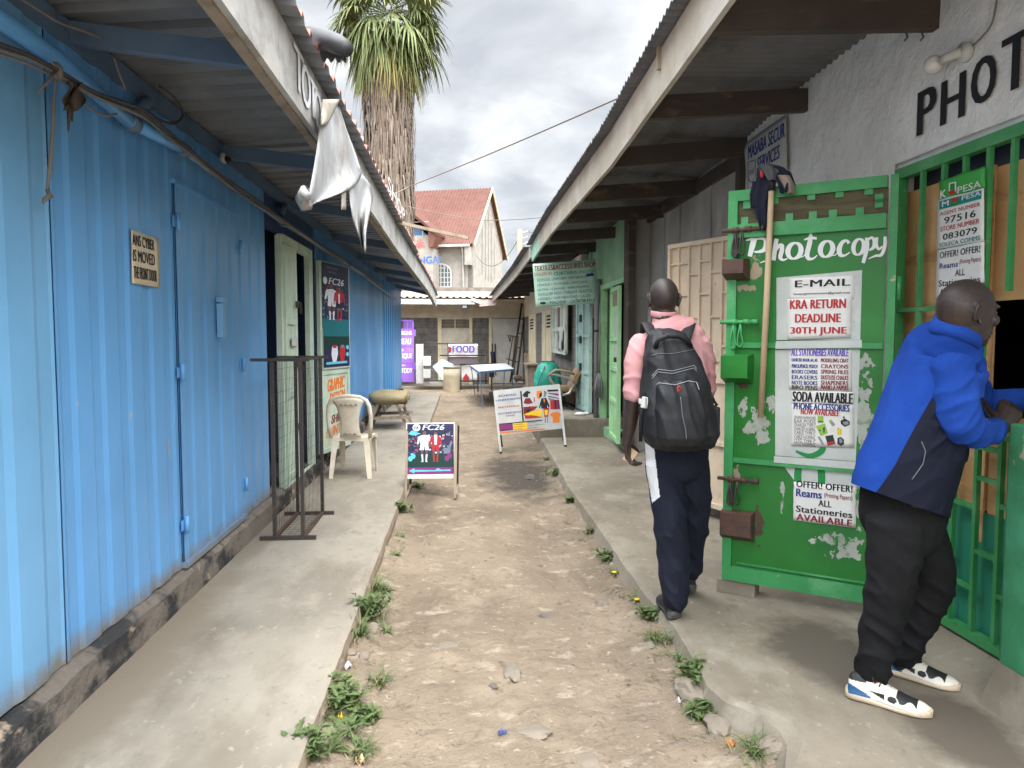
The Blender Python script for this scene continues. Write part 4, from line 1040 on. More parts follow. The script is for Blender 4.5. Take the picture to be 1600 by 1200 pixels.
bl = ['tan cable at the top of the bundle tied to the blue pipe', 'tan cable in the middle of the bundle tied to the blue pipe', 'grey cable looping lowest in the bundle under the blue pipe', 'thin tan cable crossing the bundle beside the blue pipe', 'dark cable in the bundle behind the tan ones']
for q in range(5):
    off = [(-8, -3), (0, 4), (2, 13), (-3, 8), (4, 0)][q]
    wire_px([(x + off[0] * (1 - i / 12), y + off[1] * (1 - i / 14)) for i, (x, y) in enumerate(bundle)], -1.50 + .008 * q, .0055 if q != 4 else .007, 'wire' if q != 4 else 'wire_dark', bl[q], jit=3, name='wall_cable', group='cables bundled along the left wall')
wire_px([(20, -10), (60, 15), (95, 36), (130, 48), (160, 60)], -1.45, .005, 'wire', 'pale loose cable curling down from the near left roof', 'loose_cable')
wire_px([(178, 90), (186, 115), (197, 142)], -1.45, .004, 'wire', 'short pale wire end hanging below the near left rafter', 'loose_cable')
wire_px([(250, 135), (275, 155), (286, 178), (275, 192), (255, 190), (228, 172)], -1.47, .007, 'wire_dark', 'dark cable loop curling out above the blue pipe', 'loose_cable')
wire_px([(125, 153), (145, 172), (165, 180), (182, 178)], -1.50, .005, 'wire', 'white wire loop hanging under the blue pipe', 'loose_cable')
# string hanging from the knot
st_ = thing('hanging_string', 'frayed brown string knotted on the cables and hanging down the blue wall', 'string', pt(88, 110, X=-1.5))
mb = MB(); mb.tube([pt(88, 112, X=-1.49), pt(84, 160, X=-1.55), pt(82, 210, X=-1.56), pt(78, 260, X=-1.57), pt(73, 300, X=-1.58)], [.004, .006, .007, .008, .005], 6)
mb.tube([pt(73, 296, X=-1.58), pt(78, 306, X=-1.57), pt(70, 312, X=-1.57), pt(67, 318, X=-1.57)], [.006, .012, .009, .003], 6)
part('strand', mb, [M['wire']], st_)
mb = MB(); mb.ball(pt(88, 110, X=-1.48), (.022, .03, .03), 10, 8)
for x, y in ((70, 135), (60, 145), (96, 125), (80, 95)): mb.tube([pt(88, 110, X=-1.47), pt(x, y, X=-1.46)], [.006, .003], 5)
part('knot', mb, [M['wire']], st_)
M['rag'] = mat('dark_rag', (.07, .055, .045), .95, var=.2)
mb = MB(); mb.sheet(lambda u, v: pt(lerp(104, 128, u) + 5 * math.sin(7 * v + 3 * u) - 4 * v * (u < .5), lerp(128, 174 - 10 * abs(u - .4), v), X=-1.48 + .02 * math.sin(9 * u + 4 * v)), 10, 10, (.004, 0, 0))
for x, y in ((100, 172), (107, 205), (113, 190)): mb.tube([pt(108 + (x - 104) * .3, 165, X=-1.48), pt(x, y, X=-1.48)], [.012, .003], 5)
single('rag', mb, [M['rag']], 'dirty torn rag stuffed between cables and blue pipe', 'rag', pt(115, 130, X=-1.48))
c_ = pt(346, 247, X=-1.585)
lh = thing('bulb_holder', 'small white bulb holder on the wall under the left roof', 'lamp', c_)
mb = MB(); mb.tube([c_, c_ + Vector((.025, 0, 0))], .035, 12); part('base', mb, [M['white_paint']], lh)
mb = MB(); mb.tube([c_ + Vector((.025, 0, 0)), c_ + Vector((.055, 0, -.02))], .018, 10); part('socket', mb, [M['ink']], lh)

# ghost lettering on the fascia
FF = Face((fl(4)[0] + .003, 0, 0), (0, 1, 0), (0, 0, 1))
mb = MB(); Z = zo(380, 0, 3)
for t, x0, y0, x1, y1 in (('T', 236, 395, 280, 275), ('O', 272, 470, 312, 345), ('T', 305, 520, 345, 415), ('O', 330, 580, 366, 460)): FF.ptext(mb, t, *Z(x0, y0), *Z(x1, y1), lift=.004, bold=.05)
FF.ptext(mb, 'SHOP', 606, 296, 632, 330, lift=.004, bold=.04)
for o in list(roof_l.children):
    if o.name.startswith('fascia'): fas = o; break
part('lettering', mb, [M['ink_white']], fas)

# torn tarpaulin hanging over the fascia
M['tarp'] = mat('white_tarpaulin', (.33, .33, .325), .6, layers=[((.22, .185, .14), (5, 5, 3), .50, .68), ((.47, .47, .47), (2, 2, 2), .5, .7)], bump=[((7, 7, 3), .7, .03), ((22, 22, 12), .4, .01)], spec=.2)
tarp = thing('tarpaulin', 'torn white tarpaulin draped over the left fascia and hanging down', 'tarpaulin', pt(515, 160, X=-.74))
XT = -.72
OUT1 = [((503, 160), (530, 165)), ((500, 195), (541, 200)), ((497, 225), (556, 240)), ((491, 262), (566, 272)), ((484, 300), (560, 285)), ((478, 318), (545, 298)), ((483, 323), (505, 312))]
def tp(u, v, rows_, xo=0.0, amp=.03):
    k_ = v * (len(rows_) - 1); i = min(int(k_), len(rows_) - 2); f = k_ - i
    l = [lerp(rows_[i][0][q], rows_[i + 1][0][q], f) for q in (0, 1)]; r = [lerp(rows_[i][1][q], rows_[i + 1][1][q], f) for q in (0, 1)]
    return pt(lerp(l[0], r[0], u), lerp(l[1], r[1], u), X=XT + xo + amp * v * math.sin(7 * u + 3 * v) + .06 * v * u)
mb = MB(); mb.sheet(lambda u, v: tp(u, v, OUT1), 14, 16, (-.003, 0, 0)); part('cloth', mb, [M['tarp']], tarp)
OUT2 = [((547, 280), (566, 272)), ((546, 298), (580, 290)), ((548, 320), (583, 312)), ((552, 345), (578, 335)), ((562, 372), (572, 365)), ((567, 390), (572, 395))]
mb = MB(); mb.sheet(lambda u, v: tp(u, v, OUT2, .02, .05), 10, 16, (-.003, 0, 0)); part('hanging_strip', mb, [M['tarp']], tarp)
mb = MB(); mb.tube([tp(0, .75, OUT1, .01), pt(476, 300, X=XT + .02), pt(473, 310, X=XT + .0), pt(478, 322, X=XT + .01), pt(486, 323, X=XT + .03)], [.02, .03, .035, .03, .015], 10); part('rolled_corner', mb, [M['tarp']], tarp)
mb = MB(); mb.sheet(lambda u, v: pt(lerp(lerp(505, 500, v), lerp(532, 512, v), u), lerp(155, 195, v), X=XT + .015 + .02 * math.sin(3 * u)), 6, 6, (-.003, 0, 0)); mb.sheet(lambda u, v: pt(lerp(534, 541, u), lerp(300, 328, v), X=XT + .04), 2, 4, (-.003, 0, 0))
part('folded_band', mb, [mat('aged_tarpaulin', (.42, .38, .31), .7, layers=[((.28, .24, .19), (6, 6, 6), .5, .7)])], tarp)
# rolled black plastic on the roof edge
M['blackplastic'] = mat('black_plastic', (.035, .035, .038), .45, layers=[((.35, .36, .37), (6, 6, 6), .66, .72)], spec=.4)
rp = thing('rolled_plastic', 'rolled black plastic sheet lying on the left roof edge before the palm', 'plastic sheet', pt(485, 65, X=-.66))
mb = MB(); mb.tube([pt(486, 58, X=-.78), pt(505, 62, X=-.66), pt(525, 68, X=-.56), pt(541, 76, X=-.50)], [.055, .05, .045, .035], 12); part('roll', mb, [M['blackplastic']], rp)
mb = MB(); mb.sheet(lambda u, v: pt(lerp(500, 540, u), lerp(66, 84 + 14 * abs(math.sin(11 * u)) * (1 - .5 * u), v) + 8 * u, X=lerp(-.67, -.51, u)), 12, 4, (.003, 0, 0)); part('torn_edge', mb, [M['blackplastic']], rp)
# pole sticking out of the left roof
mb = MB(); mb.bar(pt(600, 343, X=-.9), pt(732, 372, Y=8.6), .05, .035); single('roof_stick', mb, [M['timber']], 'weathered timber batten sticking out from under the left roof tiles', 'timber', pt(640, 352, X=-.72))

# ------------------------------------------------------------------ display rack
rack = thing('display_rack', 'empty brown steel display rack with wire mesh sides on the left walkway', 'rack', (-1.28, 5.8, 0))
fx0, fx1, ry0, ry1, rh = -1.39, -1.185, 5.48, 6.25, 1.335
for y in (ry0, ry1):
    mb = MB(); mb.bar((-1.50, y, .015), (-1.09, y, .015), .028, .028); part('foot_bar', mb, [M['steel_dark']], rack)
    mb = MB(); mb.bar((-1.54, y, rh), (-1.12, y, rh), .03, .022); part('top_bar', mb, [M['steel_dark']], rack)
    for x in (fx0, fx1):
        mb = MB(); mb.bar((x, y, .03), (x, y, rh - .012), .026, .026, (0, 1, 0)); part('upright', mb, [M['steel_dark']], rack)
for x in (fx0, fx1):
    mb = MB(); mb.bar((x, ry0 + .02, .02), (x, ry1 - .02, .02), .024, .024); part('bottom_rail', mb, [M['rust']], rack)
    mb = MB(); mb.bar((x, ry0 + .02, rh), (x, ry1 - .02, rh), .022, .022); part('top_rail', mb, [M['steel_dark']], rack)
    mb = MB()
    for q in range(1, 15): mb.tube([(x + .01, lerp(ry0, ry1, q / 15), .03), (x + .01, lerp(ry0, ry1, q / 15), rh)], .0014, 4)
    for q in range(1, 15): mb.tube([(x + .01, ry0, .03 + q * .088), (x + .01, ry1, .03 + q * .088)], .0014, 4)
    part('wire_mesh', mb, [M['steel_dark']], rack)
mb = MB()
for q in range(1, 5): mb.tube([(lerp(fx0, fx1, q / 5), ry0, .018), (lerp(fx0, fx1, q / 5), ry1, .018)], .0014, 4)
for q in range(1, 14): mb.tube([(fx0, lerp(ry0, ry1, q / 14), .018), (fx1, lerp(ry0, ry1, q / 14), .018)], .0014, 4)
part('floor_mesh', mb, [M['steel_dark']], rack)

# ------------------------------------------------------------------ plastic chair, seen from behind
M['chair'] = mat('cream_plastic', (.66, .58, .46), .42, layers=[((.52, .43, .32), (5, 5, 2.5), .55, .75), ((.74, .69, .60), (3, 3, 3), .5, .7)], spec=.45)
chair = thing('plastic_chair', 'cream plastic chair with its back to the camera on the left walkway', 'chair', (-1.18, 8.10, 0), R(-3))
mb = MB()
mb.sheet(lambda u, v: Vector((lerp(-.20, .20, u) * lerp(.92, 1.08, v), lerp(-.20, .23, v), .425 + .012 * v - .02 * math.sin(PI * u) - .03 * max(0, v - .85) / .15)), 12, 10, (0, 0, -.012))
for s_ in (-1, 1): mb.prism([(s_ * .19, -.20, .43), (s_ * .215, .22, .43), (s_ * .22, .22, .37), (s_ * .205, .10, .405), (s_ * .20, -.08, .405), (s_ * .195, -.20, .37)], (s_ * -.006, 0, 0))
mb.prism([(-.195, -.205, .43), (.195, -.205, .43), (.195, -.212, .36), (.15, -.21, .395), (-.15, -.21, .395), (-.195, -.212, .36)], (0, .006, 0))
mb.prism([(-.215, .235, .42), (.215, .235, .42), (.215, .24, .36), (.16, .24, .385), (-.16, .24, .385), (-.215, .24, .36)], (0, -.006, 0))
part('seat', mb, [M['chair']], chair, local=True)
for sx in (-1, 1):
    for sy, y0, y1, x0, x1 in ((-1, -.20, -.265, .195, .225), (1, .225, .26, .205, .205)):
        mb = MB()
        for q in range(6):
            pass
        def legring(t):
            w_ = lerp(.062, .042, t); x = sx * lerp(x0, x1, t); y = lerp(y0, y1, t); z = lerp(.425, 0, t)
            # angle section: two thin wings meeting at the outer corner
            ix, iy = -sx * w_, -sy * w_; e_ = .007
            return [(x, y, z), (x + ix, y, z), (x + ix, y - sy * e_, z), (x - sx * e_, y - sy * e_, z), (x - sx * e_, y + iy, z), (x, y + iy, z)]
        rings = [legring(q / 5) for q in range(6)]
        mb.add([p for r_ in rings for p in r_], [(i * 6 + j, i * 6 + (j + 1) % 6, (i + 1) * 6 + (j + 1) % 6, (i + 1) * 6 + j) for i in range(5) for j in range(6)] + [(5, 4, 3, 2, 1, 0), tuple(range(30, 36))])
        part('leg', mb, [M['chair']], chair, local=True)
def by(z): return -.205 - (z - .43) * .20      # the back leans towards the camera
arc = [(-.205, .43), (-.222, .56), (-.225, .68), (-.215, .77), (-.185, .835), (-.12, .872), (0, .885), (.12, .872), (.185, .835), (.215, .77), (.225, .68), (.222, .56), (.205, .43)]
mb = MB(); mb.tube([(x, by(z), z) for x, z in arc], [(.016, .022)] * len(arc), 8, ref=(0, 1, 0)); part('back_frame', mb, [M['chair']], chair, local=True)
mb = MB(); mb.sheet(lambda u, v: Vector((lerp(-1, 1, u) * interp([(0, .115), (.25, .098), (.5, .10), (.8, .125), (1, .17)], v), by(lerp(.435, .86, v)) - .02 * math.sin(PI * u), lerp(.435, .868 - .03 * abs(2 * u - 1) ** 2, v))), 10, 14, (0, -.006, 0)); sp_ = part('back_splat', mb, [M['chair']], chair, local=True)
mb = MB()
for z, n_ in ((.79, 4), (.475, 3)):
    for q in range(n_):
        for s_ in (-1, 1):
            x = (q - (n_ - 1) / 2) * .05; yb = by(z) - .03
            mb.prism([(x, yb - .006, z + .012), (x + s_ * .022, yb - .004, z - .012), (x + s_ * .016, yb - .004, z - .012), (x + s_ * .004, yb - .006, z + .004)], (0, .012, 0))
part('cutout', mb, [M['timber_dark']], sp_, local=True)

# ------------------------------------------------------------------ cushion on a trestle
M['canvas'] = mat('khaki_canvas', (.30, .245, .135), .85, layers=[((.20, .16, .09), (5, 5, 5), .5, .7)], bump=[((8, 8, 8), .5, .02)])
tr = thing('cushion', 'lumpy khaki canvas cushion lying on a rough wooden trestle', 'cushion', (-1.22, 12.4, .42))
mb = MB()
def cu(c, r): 
    def fn(u, v):
        th, ph = PI * v, 2 * PI * u
        f = lambda s, p=.55: math.copysign(abs(s) ** p, s)
        p = Vector((c[0] + r[0] * f(math.sin(th)) * f(math.cos(ph)), c[1] + r[1] * f(math.sin(th)) * f(math.sin(ph)), c[2] + r[2] * f(math.cos(th), .8)))
        return p + Vector((0, 0, .03 * nz(p, 4)))
    return fn
mb.grid(cu((-1.22, 12.45, .50), (.33, .5, .11)), 28, 14); single_c = part('canvas_cover', mb, [M['canvas']], tr)
mb = MB()
for q in range(9): mb.sheet(lambda u, v: Vector((-.92 + .02 * math.sin(q), 12.05 + q * .07 + .05 * u, .58 - .10 * v - .05 * v * ((q * 7) % 3))), 1, 3, (.003, 0, 0))
part('torn_fringe', mb, [M['canvas']], tr)
ts = thing('trestle', 'rough wooden trestle under the khaki cushion on the left walkway', 'trestle', (-1.22, 12.4, 0))
for y in (12.05, 12.85):
    for s_ in (-1, 1):
        mb = MB(); mb.bar((-1.22 + s_ * .15, y, .42), (-1.22 + s_ * .33, y + .02 * s_, 0), .05, .04, (0, 1, 0)); part('leg', mb, [M['timber']], ts)
    mb = MB(); mb.bar((-1.52, y - .03, .18), (-.86, y - .03, .20), .025, .05); part('crossbar', mb, [M['timber']], ts)
for s_ in (-1, 1):
    mb = MB(); mb.bar((-1.22 + s_ * .24, 11.9, .385), (-1.22 + s_ * .24, 13.0, .385), .06, .04); part('rail', mb, [M['timber']], ts)

# ------------------------------------------------------------------ football posters
M['p_navy'] = mk('poster_navy', (.012, .014, .05), .45, layers=[((.03, .02, .10), (5, 5, 5), .5, .7)], spec=.4)
M['p_pitch'] = mk('poster_dark_green', (.006, .035, .03), .45)
M['p_white'] = mk('poster_white', (.62, .64, .70), .45)
M['p_red'] = mk('poster_red', (.40, .02, .03), .45)
M['p_cyan'] = mk('poster_cyan', (.12, .50, .66), .45)
M['p_skin'] = mk('poster_skin', (.16, .08, .05), .45)
M['p_mag'] = mk('poster_magenta', (.20, .03, .16), .45)
M['p_grey'] = mk('poster_grey', (.17, .18, .24), .45)
M['p_teal'] = mk('poster_teal', (.01, .14, .17), .45)
PMATS = [M[k_] for k_ in ('p_navy', 'p_pitch', 'p_white', 'p_red', 'p_cyan', 'p_skin', 'p_mag', 'p_grey', 'p_teal')]
def player(F, mb, cx, top, h, w_, kit, lift, shorts=None):
    """Generic footballer standing: flat print, facing out."""
    s = h; q = lambda x, y: (cx + x * w_, top - y * s)
    sh = kit if shorts is None else shorts
    F.outline(mb, [q(.10 * math.cos(t), .065 + .06 * math.sin(t)) for t in [k_ * PI / 6 for k_ in range(12)]], lift, 5)
    F.outline(mb, [q(-.22, .16), q(-.07, .13), q(.07, .13), q(.22, .16), q(.19, .46), q(-.19, .46)], lift, kit)
    for d in (-1, 1):
        F.outline(mb, [q(d * .22, .16), q(d * .30, .20), q(d * .37, .42), q(d * .29, .43), q(d * .20, .28)], lift, kit)
        F.outline(mb, [q(d * .29, .43), q(d * .37, .42), q(d * .38, .52), q(d * .31, .53)], lift, 5)
        F.outline(mb, [q(0, .46), q(d * .19, .46), q(d * .22, .62), q(d * .03, .62)], lift + .0004, sh)
        F.outline(mb, [q(d * .05, .62), q(d * .18, .62), q(d * .15, .76), q(d * .07, .76)], lift, 5)
        F.outline(mb, [q(d * .06, .76), q(d * .16, .76), q(d * .12, .95), q(d * .16, 1.0), q(d * .05, 1.0)], lift, kit)
random.seed(21)
def sport_art(F, mb, a0, b0, a1, b1, L0, tall):
    W, H = a1 - a0, b1 - b0
    A = lambda x, y: (a0 + x * W, b0 + y * H)
    def R_(x0, y0, x1, y1, mi, l): F.rect(mb, *A(x0, y0), *A(x1, y1), l, mi)
    for q in range(110):     # crowd flecks
        x, y = random.random(), random.uniform(.42, .80); r = random.uniform(.008, .022)
        R_(x - r, y - r * W / H, min(1, x + r), y + r * W / H, random.choice((7, 7, 2, 3, 6, 8)), L0 + .0004)
    if tall:
        R_(.0, .30, 1, .47, 8, L0 + .0006)
        R_(0, .18, 1, .30, 1, L0 + .0006)
        player(F, mb, a0 + .33 * W, b0 + .80 * H, .34 * H, .70 * W, 2, L0 + .001)
        player(F, mb, a0 + .62 * W, b0 + .79 * H, .34 * H, .60 * W, 3, L0 + .0014, 0)
        F.outline(mb, [A(.58, .72), A(.64, .72), A(.63, .62), A(.59, .62)], L0 + .002, 2)
        F.text(mb, 'FC26', a0 + .22 * W, b0 + .80 * H, a0 + .80 * W, b0 + .865 * H, L0 + .002, 2, .06, .25)
        F.outline(mb, [A(.10 + .075 * math.cos(t), .83 + .035 * math.sin(t)) for t in [k_ * PI / 10 for k_ in range(20)]], L0 + .002, 2)
        F.text(mb, 'TEMPLE ZONE', a0 + .12 * W, b0 + .945 * H, a0 + .55 * W, b0 + .970 * H, L0 + .002, 7, .03)
        F.text(mb, 'GAMING', a0 + .20 * W, b0 + .905 * H, a0 + .52 * W, b0 + .93 * H, L0 + .002, 7, .03)
        for cx, mi in ((.42, 2), (.72, 3)):
            F.outline(mb, [A(cx - .10, .20), A(cx + .10, .20), A(cx + .12, .13), A(cx + .05, .05), A(cx - .08, .05), A(cx - .13, .12)], L0 + .001, mi)
            F.outline(mb, [A(cx - .06, .215), A(cx + .06, .215), A(cx + .07, .185), A(cx - .07, .185)], L0 + .0014, 3 if mi == 2 else 7)
        for y in (.19, .12): F.outline(mb, [A(.92 + .06 * math.cos(t), y + .022 * math.sin(t)) for t in [k_ * PI / 6 for k_ in range(12)]], L0 + .001, 4)
        R_(.10, .028, .90, .052, 4, L0 + .001)
    else:
        R_(.02, .14, .98, .40, 1, L0 + .0006); R_(.0, .0, 1, .13, 6, L0 + .0006)
        player(F, mb, a0 + .37 * W, b0 + .86 * H, .62 * H, .44 * W, 2, L0 + .001)
        player(F, mb, a0 + .61 * W, b0 + .84 * H, .60 * H, .38 * W, 3, L0 + .0014, 3)
        F.outline(mb, [A(.575, .78), A(.645, .78), A(.635, .58), A(.585, .58)], L0 + .002, 2)
        F.text(mb, 'FC26', a0 + .32 * W, b0 + .875 * H, a0 + .80 * W, b0 + .985 * H, L0 + .002, 2, .07, .25)
        F.outline(mb, [A(.20 + .085 * math.cos(t), .925 + .075 * math.sin(t)) for t in [k_ * PI / 10 for k_ in range(20)]], L0 + .002, 2)
        F.text(mb, 'EA', a0 + .155 * W, b0 + .895 * H, a0 + .245 * W, b0 + .955 * H, L0 + .0024, 0, .06)
        F.outline(mb, [A(.04, .065), A(.16, .12), A(.16, .085), A(.60, .075), A(.66, .115), A(.74, .08), A(.93, .085), A(.93, .055), A(.16, .045), A(.16, .01)], L0 + .0024, 4)
        for cx, mi in ((.10, 4), (.88, 6)):
            for s_ in (-.03, .03): F.outline(mb, [A(cx + s_ + .05 * math.cos(t), .33 + s_ * .8 + .055 * math.sin(t)) for t in [k_ * PI / 6 for k_ in range(12)]], L0 + .0012 + .0004 * (s_ > 0), mi)
            F.outline(mb, [A(cx - .04, .40), A(cx + .01, .42), A(cx + .07, .36), A(cx + .02, .37)], L0 + .002, mi)
        F.outline(mb, [A(.02, .80), A(.10, .87), A(.30, .80), A(.12, .77)], L0 + .002, 4); F.outline(mb, [A(.84, .76), A(.93, .86), A(.90, .76)], L0 + .002, 7)
        R_(.78, .40, .92, .52, 7, L0 + .0012); F.outline(mb, [A(.86, .5), A(.94, .66), A(.97, .65), A(.92, .48)], L0 + .0012, 7)
post = thing('poster', 'tall dark football game poster fixed to the open pale green door', 'poster', LF.at(.02, 1.16))
PF = LF
mb = MB(); PF.rect(mb, .035, 1.16, .60, 2.33, .016, 0, .003); part('sheet', mb, PMATS, post)
mb = MB(); sport_art(PF, mb, .035, 1.16, .60, 2.33, .020, True); part('print', mb, PMATS, post)
mb = MB(); PF.rect(mb, .601, 1.14, .612, 2.33, .016, 0, .006); PF.rect(mb, .03, 1.14, .60, 1.158, .016, 0, .006); PF.rect(mb, .028, 1.16, .034, 1.6, .016, 0, .006); part('edging', mb, [M['white_paint']], post)
# sandwich board
Yb = 7.42
sb = thing('sandwich_board', 'small sandwich board with a dark football poster beside the left kerb', 'sign', (-.3, Yb, -.1))
SF = Face(pt(637, 746, Y=Yb - .06), (1, 0, 0), (0, .17, 1))
a0, b0 = SF.px(636, 741); a1, b1 = SF.px(709, 662)
mb = MB(); SF.rect(mb, a0 - .01, b0 - .045, a1 + .01, b1 + .012, 0, 0, .006); part('sheet', mb, [M['paper']], sb)
mb = MB(); SF.rect(mb, a0, b0, a1, b1, .008, 0); part('print_ground', mb, PMATS, sb)
mb = MB(); sport_art(SF, mb, a0, b0, a1, b1, .0085, False); part('print', mb, PMATS, sb)
for px_ in (634, 711):
    p1 = pt(px_, 779, Z=-.095); p2 = SF.at(SF.px(px_ + 2, 662)[0], b1, -.012)
    mb = MB(); mb.bar(p1, p2, .025, .025, (0, 1, 0)); part('leg', mb, [M['timber']], sb)
    mb = MB(); mb.bar((p1.x + .02, p1.y + .42, -.09), p2 + Vector((.02, .03, -.02)), .022, .022, (0, 1, 0)); part('leg', mb, [M['steel_dark']], sb)
    mb = MB(); mb.bar((p1.x + .012, p1.y, p1.z + .03), (p1.x + .025, p1.y + .42, p1.z + .06), .02, .02); part('foot_brace', mb, [M['timber']], sb)
# ================================================================== the big green door
M['green'] = mat('green_paint', (.018, .165, .024), .38, layers=[((.024, .205, .034), (1.5, 1.5, 3), .52, .7), ((.012, .12, .03), (2.5, 2.5, 1.2), .56, .76), ((.30, .26, .20), (16, 16, 16), .73, .755), ((.10, .055, .03), (9, 9, 9), .745, .77)], bump=[((5, 5, 5), .15, .008)], spec=.45, var=.1)
M['green_edge'] = mat('worn_green_paint', (.045, .27, .085), .45, layers=[((.10, .34, .14), (4, 4, 4), .5, .68), ((.42, .40, .22), (14, 14, 14), .66, .70), ((.12, .06, .035), (9, 9, 5), .68, .73)], bump=[((20, 20, 20), .3, .003)], spec=.4)
M['scuff'] = mat('bare_undercoat', (.36, .38, .33), .75, layers=[((.43, .45, .40), (5, 5, 5), .5, .65), ((.20, .28, .19), (10, 10, 10), .54, .62), ((.03, .17, .04), (22, 22, 14), .58, .62), ((.02, .15, .03), (60, 60, 40), .62, .66)])
M['whitewash'] = mat('thin_white_paint', (.50, .53, .50), .6, layers=[((.42, .40, .34), (4, 4, 3), .58, .74), ((.30, .42, .32), (9, 9, 9), .66, .72)])
M['bolt_rust'] = mat('rusted_brown_steel', (.085, .042, .033), .6, layers=[((.05, .03, .028), (8, 8, 8), .5, .7), ((.17, .08, .045), (18, 18, 18), .64, .74)], spec=.35)
M['wood_slat'] = mat('slat_board', (.17, .145, .085), .85, layers=[((.09, .075, .045), (1.5, 1.5, 16), .5, .62)], bump=[((3, 3, 40), .5, .006)])
DF = Face((1.522, 4.155, 0), (.812, -.583, 0), (0, 0, 1))
DW = DF.px(1395, 600)[0]
Z3 = zo(1100, 230, 1097 / 320); Z4 = zo(1100, 520, 873 / 320); Z1 = zo(1130, 350, 1200 / 220); Z2 = zo(1150, 530, 6)
zt = DF.px(1128, 301)[1]; zbot = DF.px(1129, 903)[1]
zvr = DF.px(1128, 366)[1]           # rail under the vent
door = part('door', MB().prism([DF.at(.05, zbot + .05, -.022), DF.at(DW - .05, zbot + .05, -.022), DF.at(DW - .05, zvr, -.022), DF.at(.05, zvr, -.022)], DF.n * .016), [M['green']], row, 'big open green steel door with painted and pasted adverts')
mb = MB()
def rail(mb, a0, b0, a1, b1, d0=-.03, d1=.02, mi=0): DF.rect(mb, a0, b0, a1, b1, d0, mi, d1 - d0)
rail(mb, 0, zbot, .052, zt); rail(mb, DW - .038, zbot, DW, zt)
rail(mb, .052, zt - .06, DW - .052, zt, -.03, .018); rail(mb, .052, zvr - .03, DW - .052, zvr + .045, -.03, .018)
zr1 = DF.px(1133, 540)[1]; zr2 = DF.px(1133, 717)[1]
rail(mb, .052, zbot, DW - .052, zbot + .085, -.03, .018); rail(mb, .052, zr1 - .012, DW - .052, zr1 + .018, -.03, .010); rail(mb, .052, zr2 - .014, DW - .052, zr2 + .014, -.03, .012)
rail(mb, .08, zbot + .10, DW - .055, zbot + .108, -.006, .004)
part('frame', mb, [M['green_edge']], door)
mb = MB(); rail(mb, .05, zvr + .045, DW - .05, zt - .06, -.03, -.016); part('vent_board', mb, [M['wood_slat']], door)
mb = MB()
n_ = 64
for q in range(1, n_): a = lerp(.052, DW - .052, q / n_); mb.bar(DF.at(a, zvr + .045, .002), DF.at(a, zt - .06, .002), .0012, .0012, (0, 1, 0))
for q in range(1, 14): b = lerp(zvr + .045, zt - .06, q / 14); mb.bar(DF.at(.052, b, .002), DF.at(DW - .052, b, .002), .0012, .0012)
part('wire_mesh', mb, [mat('mesh_wire', (.16, .15, .09), .7)], door)
for a, b in ((.10, zt - .10), (.25, zt - .09), (.44, zt - .085), (.58, zt - .085), (.72, zt - .085), (DW - .09, zt - .13), (.09, zvr + .045), (.18, zvr + .045), (.33, zvr + .045), (.45, zvr + .045), (.55, zvr + .045), (.68, zvr + .045), (DW - .09, zvr + .08)):
    mb = MB(); rail(mb, a - .02, b - .004, a + .02, b + .04, .003, .008); part('mesh_tab', mb, [M['green_edge']], door)
# lock boxes with their bolts
def lockbox(x0, y0, x1, y1, mk_, dep, nm):
    a0, b0 = DF.px(*(x0, y1)); a1, b1 = DF.px(*(x1, y0)); a0 = max(a0, -.005)
    mb = MB()
    P = [DF.at(a0, b1, .005), DF.at(a1, b1, .005), DF.at(a1, b0, .005), DF.at(a0, b0, .005)]
    Q = [DF.at(a0, b1 - .01, dep), DF.at(a1 - .01, b1 - .01, dep), DF.at(a1 - .01, b0 + .035, dep), DF.at(a0, b0 + .035, dep)]
    mb.add(P + Q, [(4, 5, 6, 7), (0, 1, 5, 4), (1, 2, 6, 5), (2, 3, 7, 6), (3, 0, 4, 7), (3, 2, 1, 0)])
    part('lock_box', mb, [M[mk_]], door, nm)
lockbox(1126, 404, 1172, 440, 'bolt_rust', .11, 'brown lock box'); lockbox(1127, 553, 1178, 598, 'green', .10, 'green lock box'); lockbox(1128, 800, 1180, 840, 'rust', .06, 'rusty lock box')
for yb, x1, mk_ in ((356, 1210, 'rust'), (503, 1194, 'green_edge'), (752, 1194, 'rust')):
    a1, b = DF.px(x1, yb); mb = MB(); mb.tube([DF.at(-.03, b, .03), DF.at(a1 - .03, b, .03)], .011, 8)
    for a in (.03, .10, a1 - .06): mb.tube([DF.at(a, b, .03), DF.at(a + .035, b, .03)], .016, 8)
    part('bolt', mb, [M[mk_]], door)
    mb = MB()
    for a, Ln in ((.045, .14), (.085, .13)): mb.tube([DF.at(a, b - .01, .035), DF.at(a - .012, b - Ln * .6, .04), DF.at(a - .016, b - Ln, .04), DF.at(a + .006, b - Ln - .014, .04), DF.at(a + .018, b - Ln * .9, .04), DF.at(a + .006, b - Ln * .5, .04), DF.at(a, b - .01, .035)], .005, 6)
    rail(mb, .035, b - .15, .06, b - .012, .02, .03)
    part('hasp', mb, [M['steel_dark'] if mk_ != 'green_edge' else M['green_edge']], door)
for z in (.45, 1.75):
    mb = MB(); mb.tube([DF.at(DW + .012, z - .06, -.005), DF.at(DW + .012, z + .06, -.005)], .014, 8); part('hinge', mb, [M['green_edge']], door)
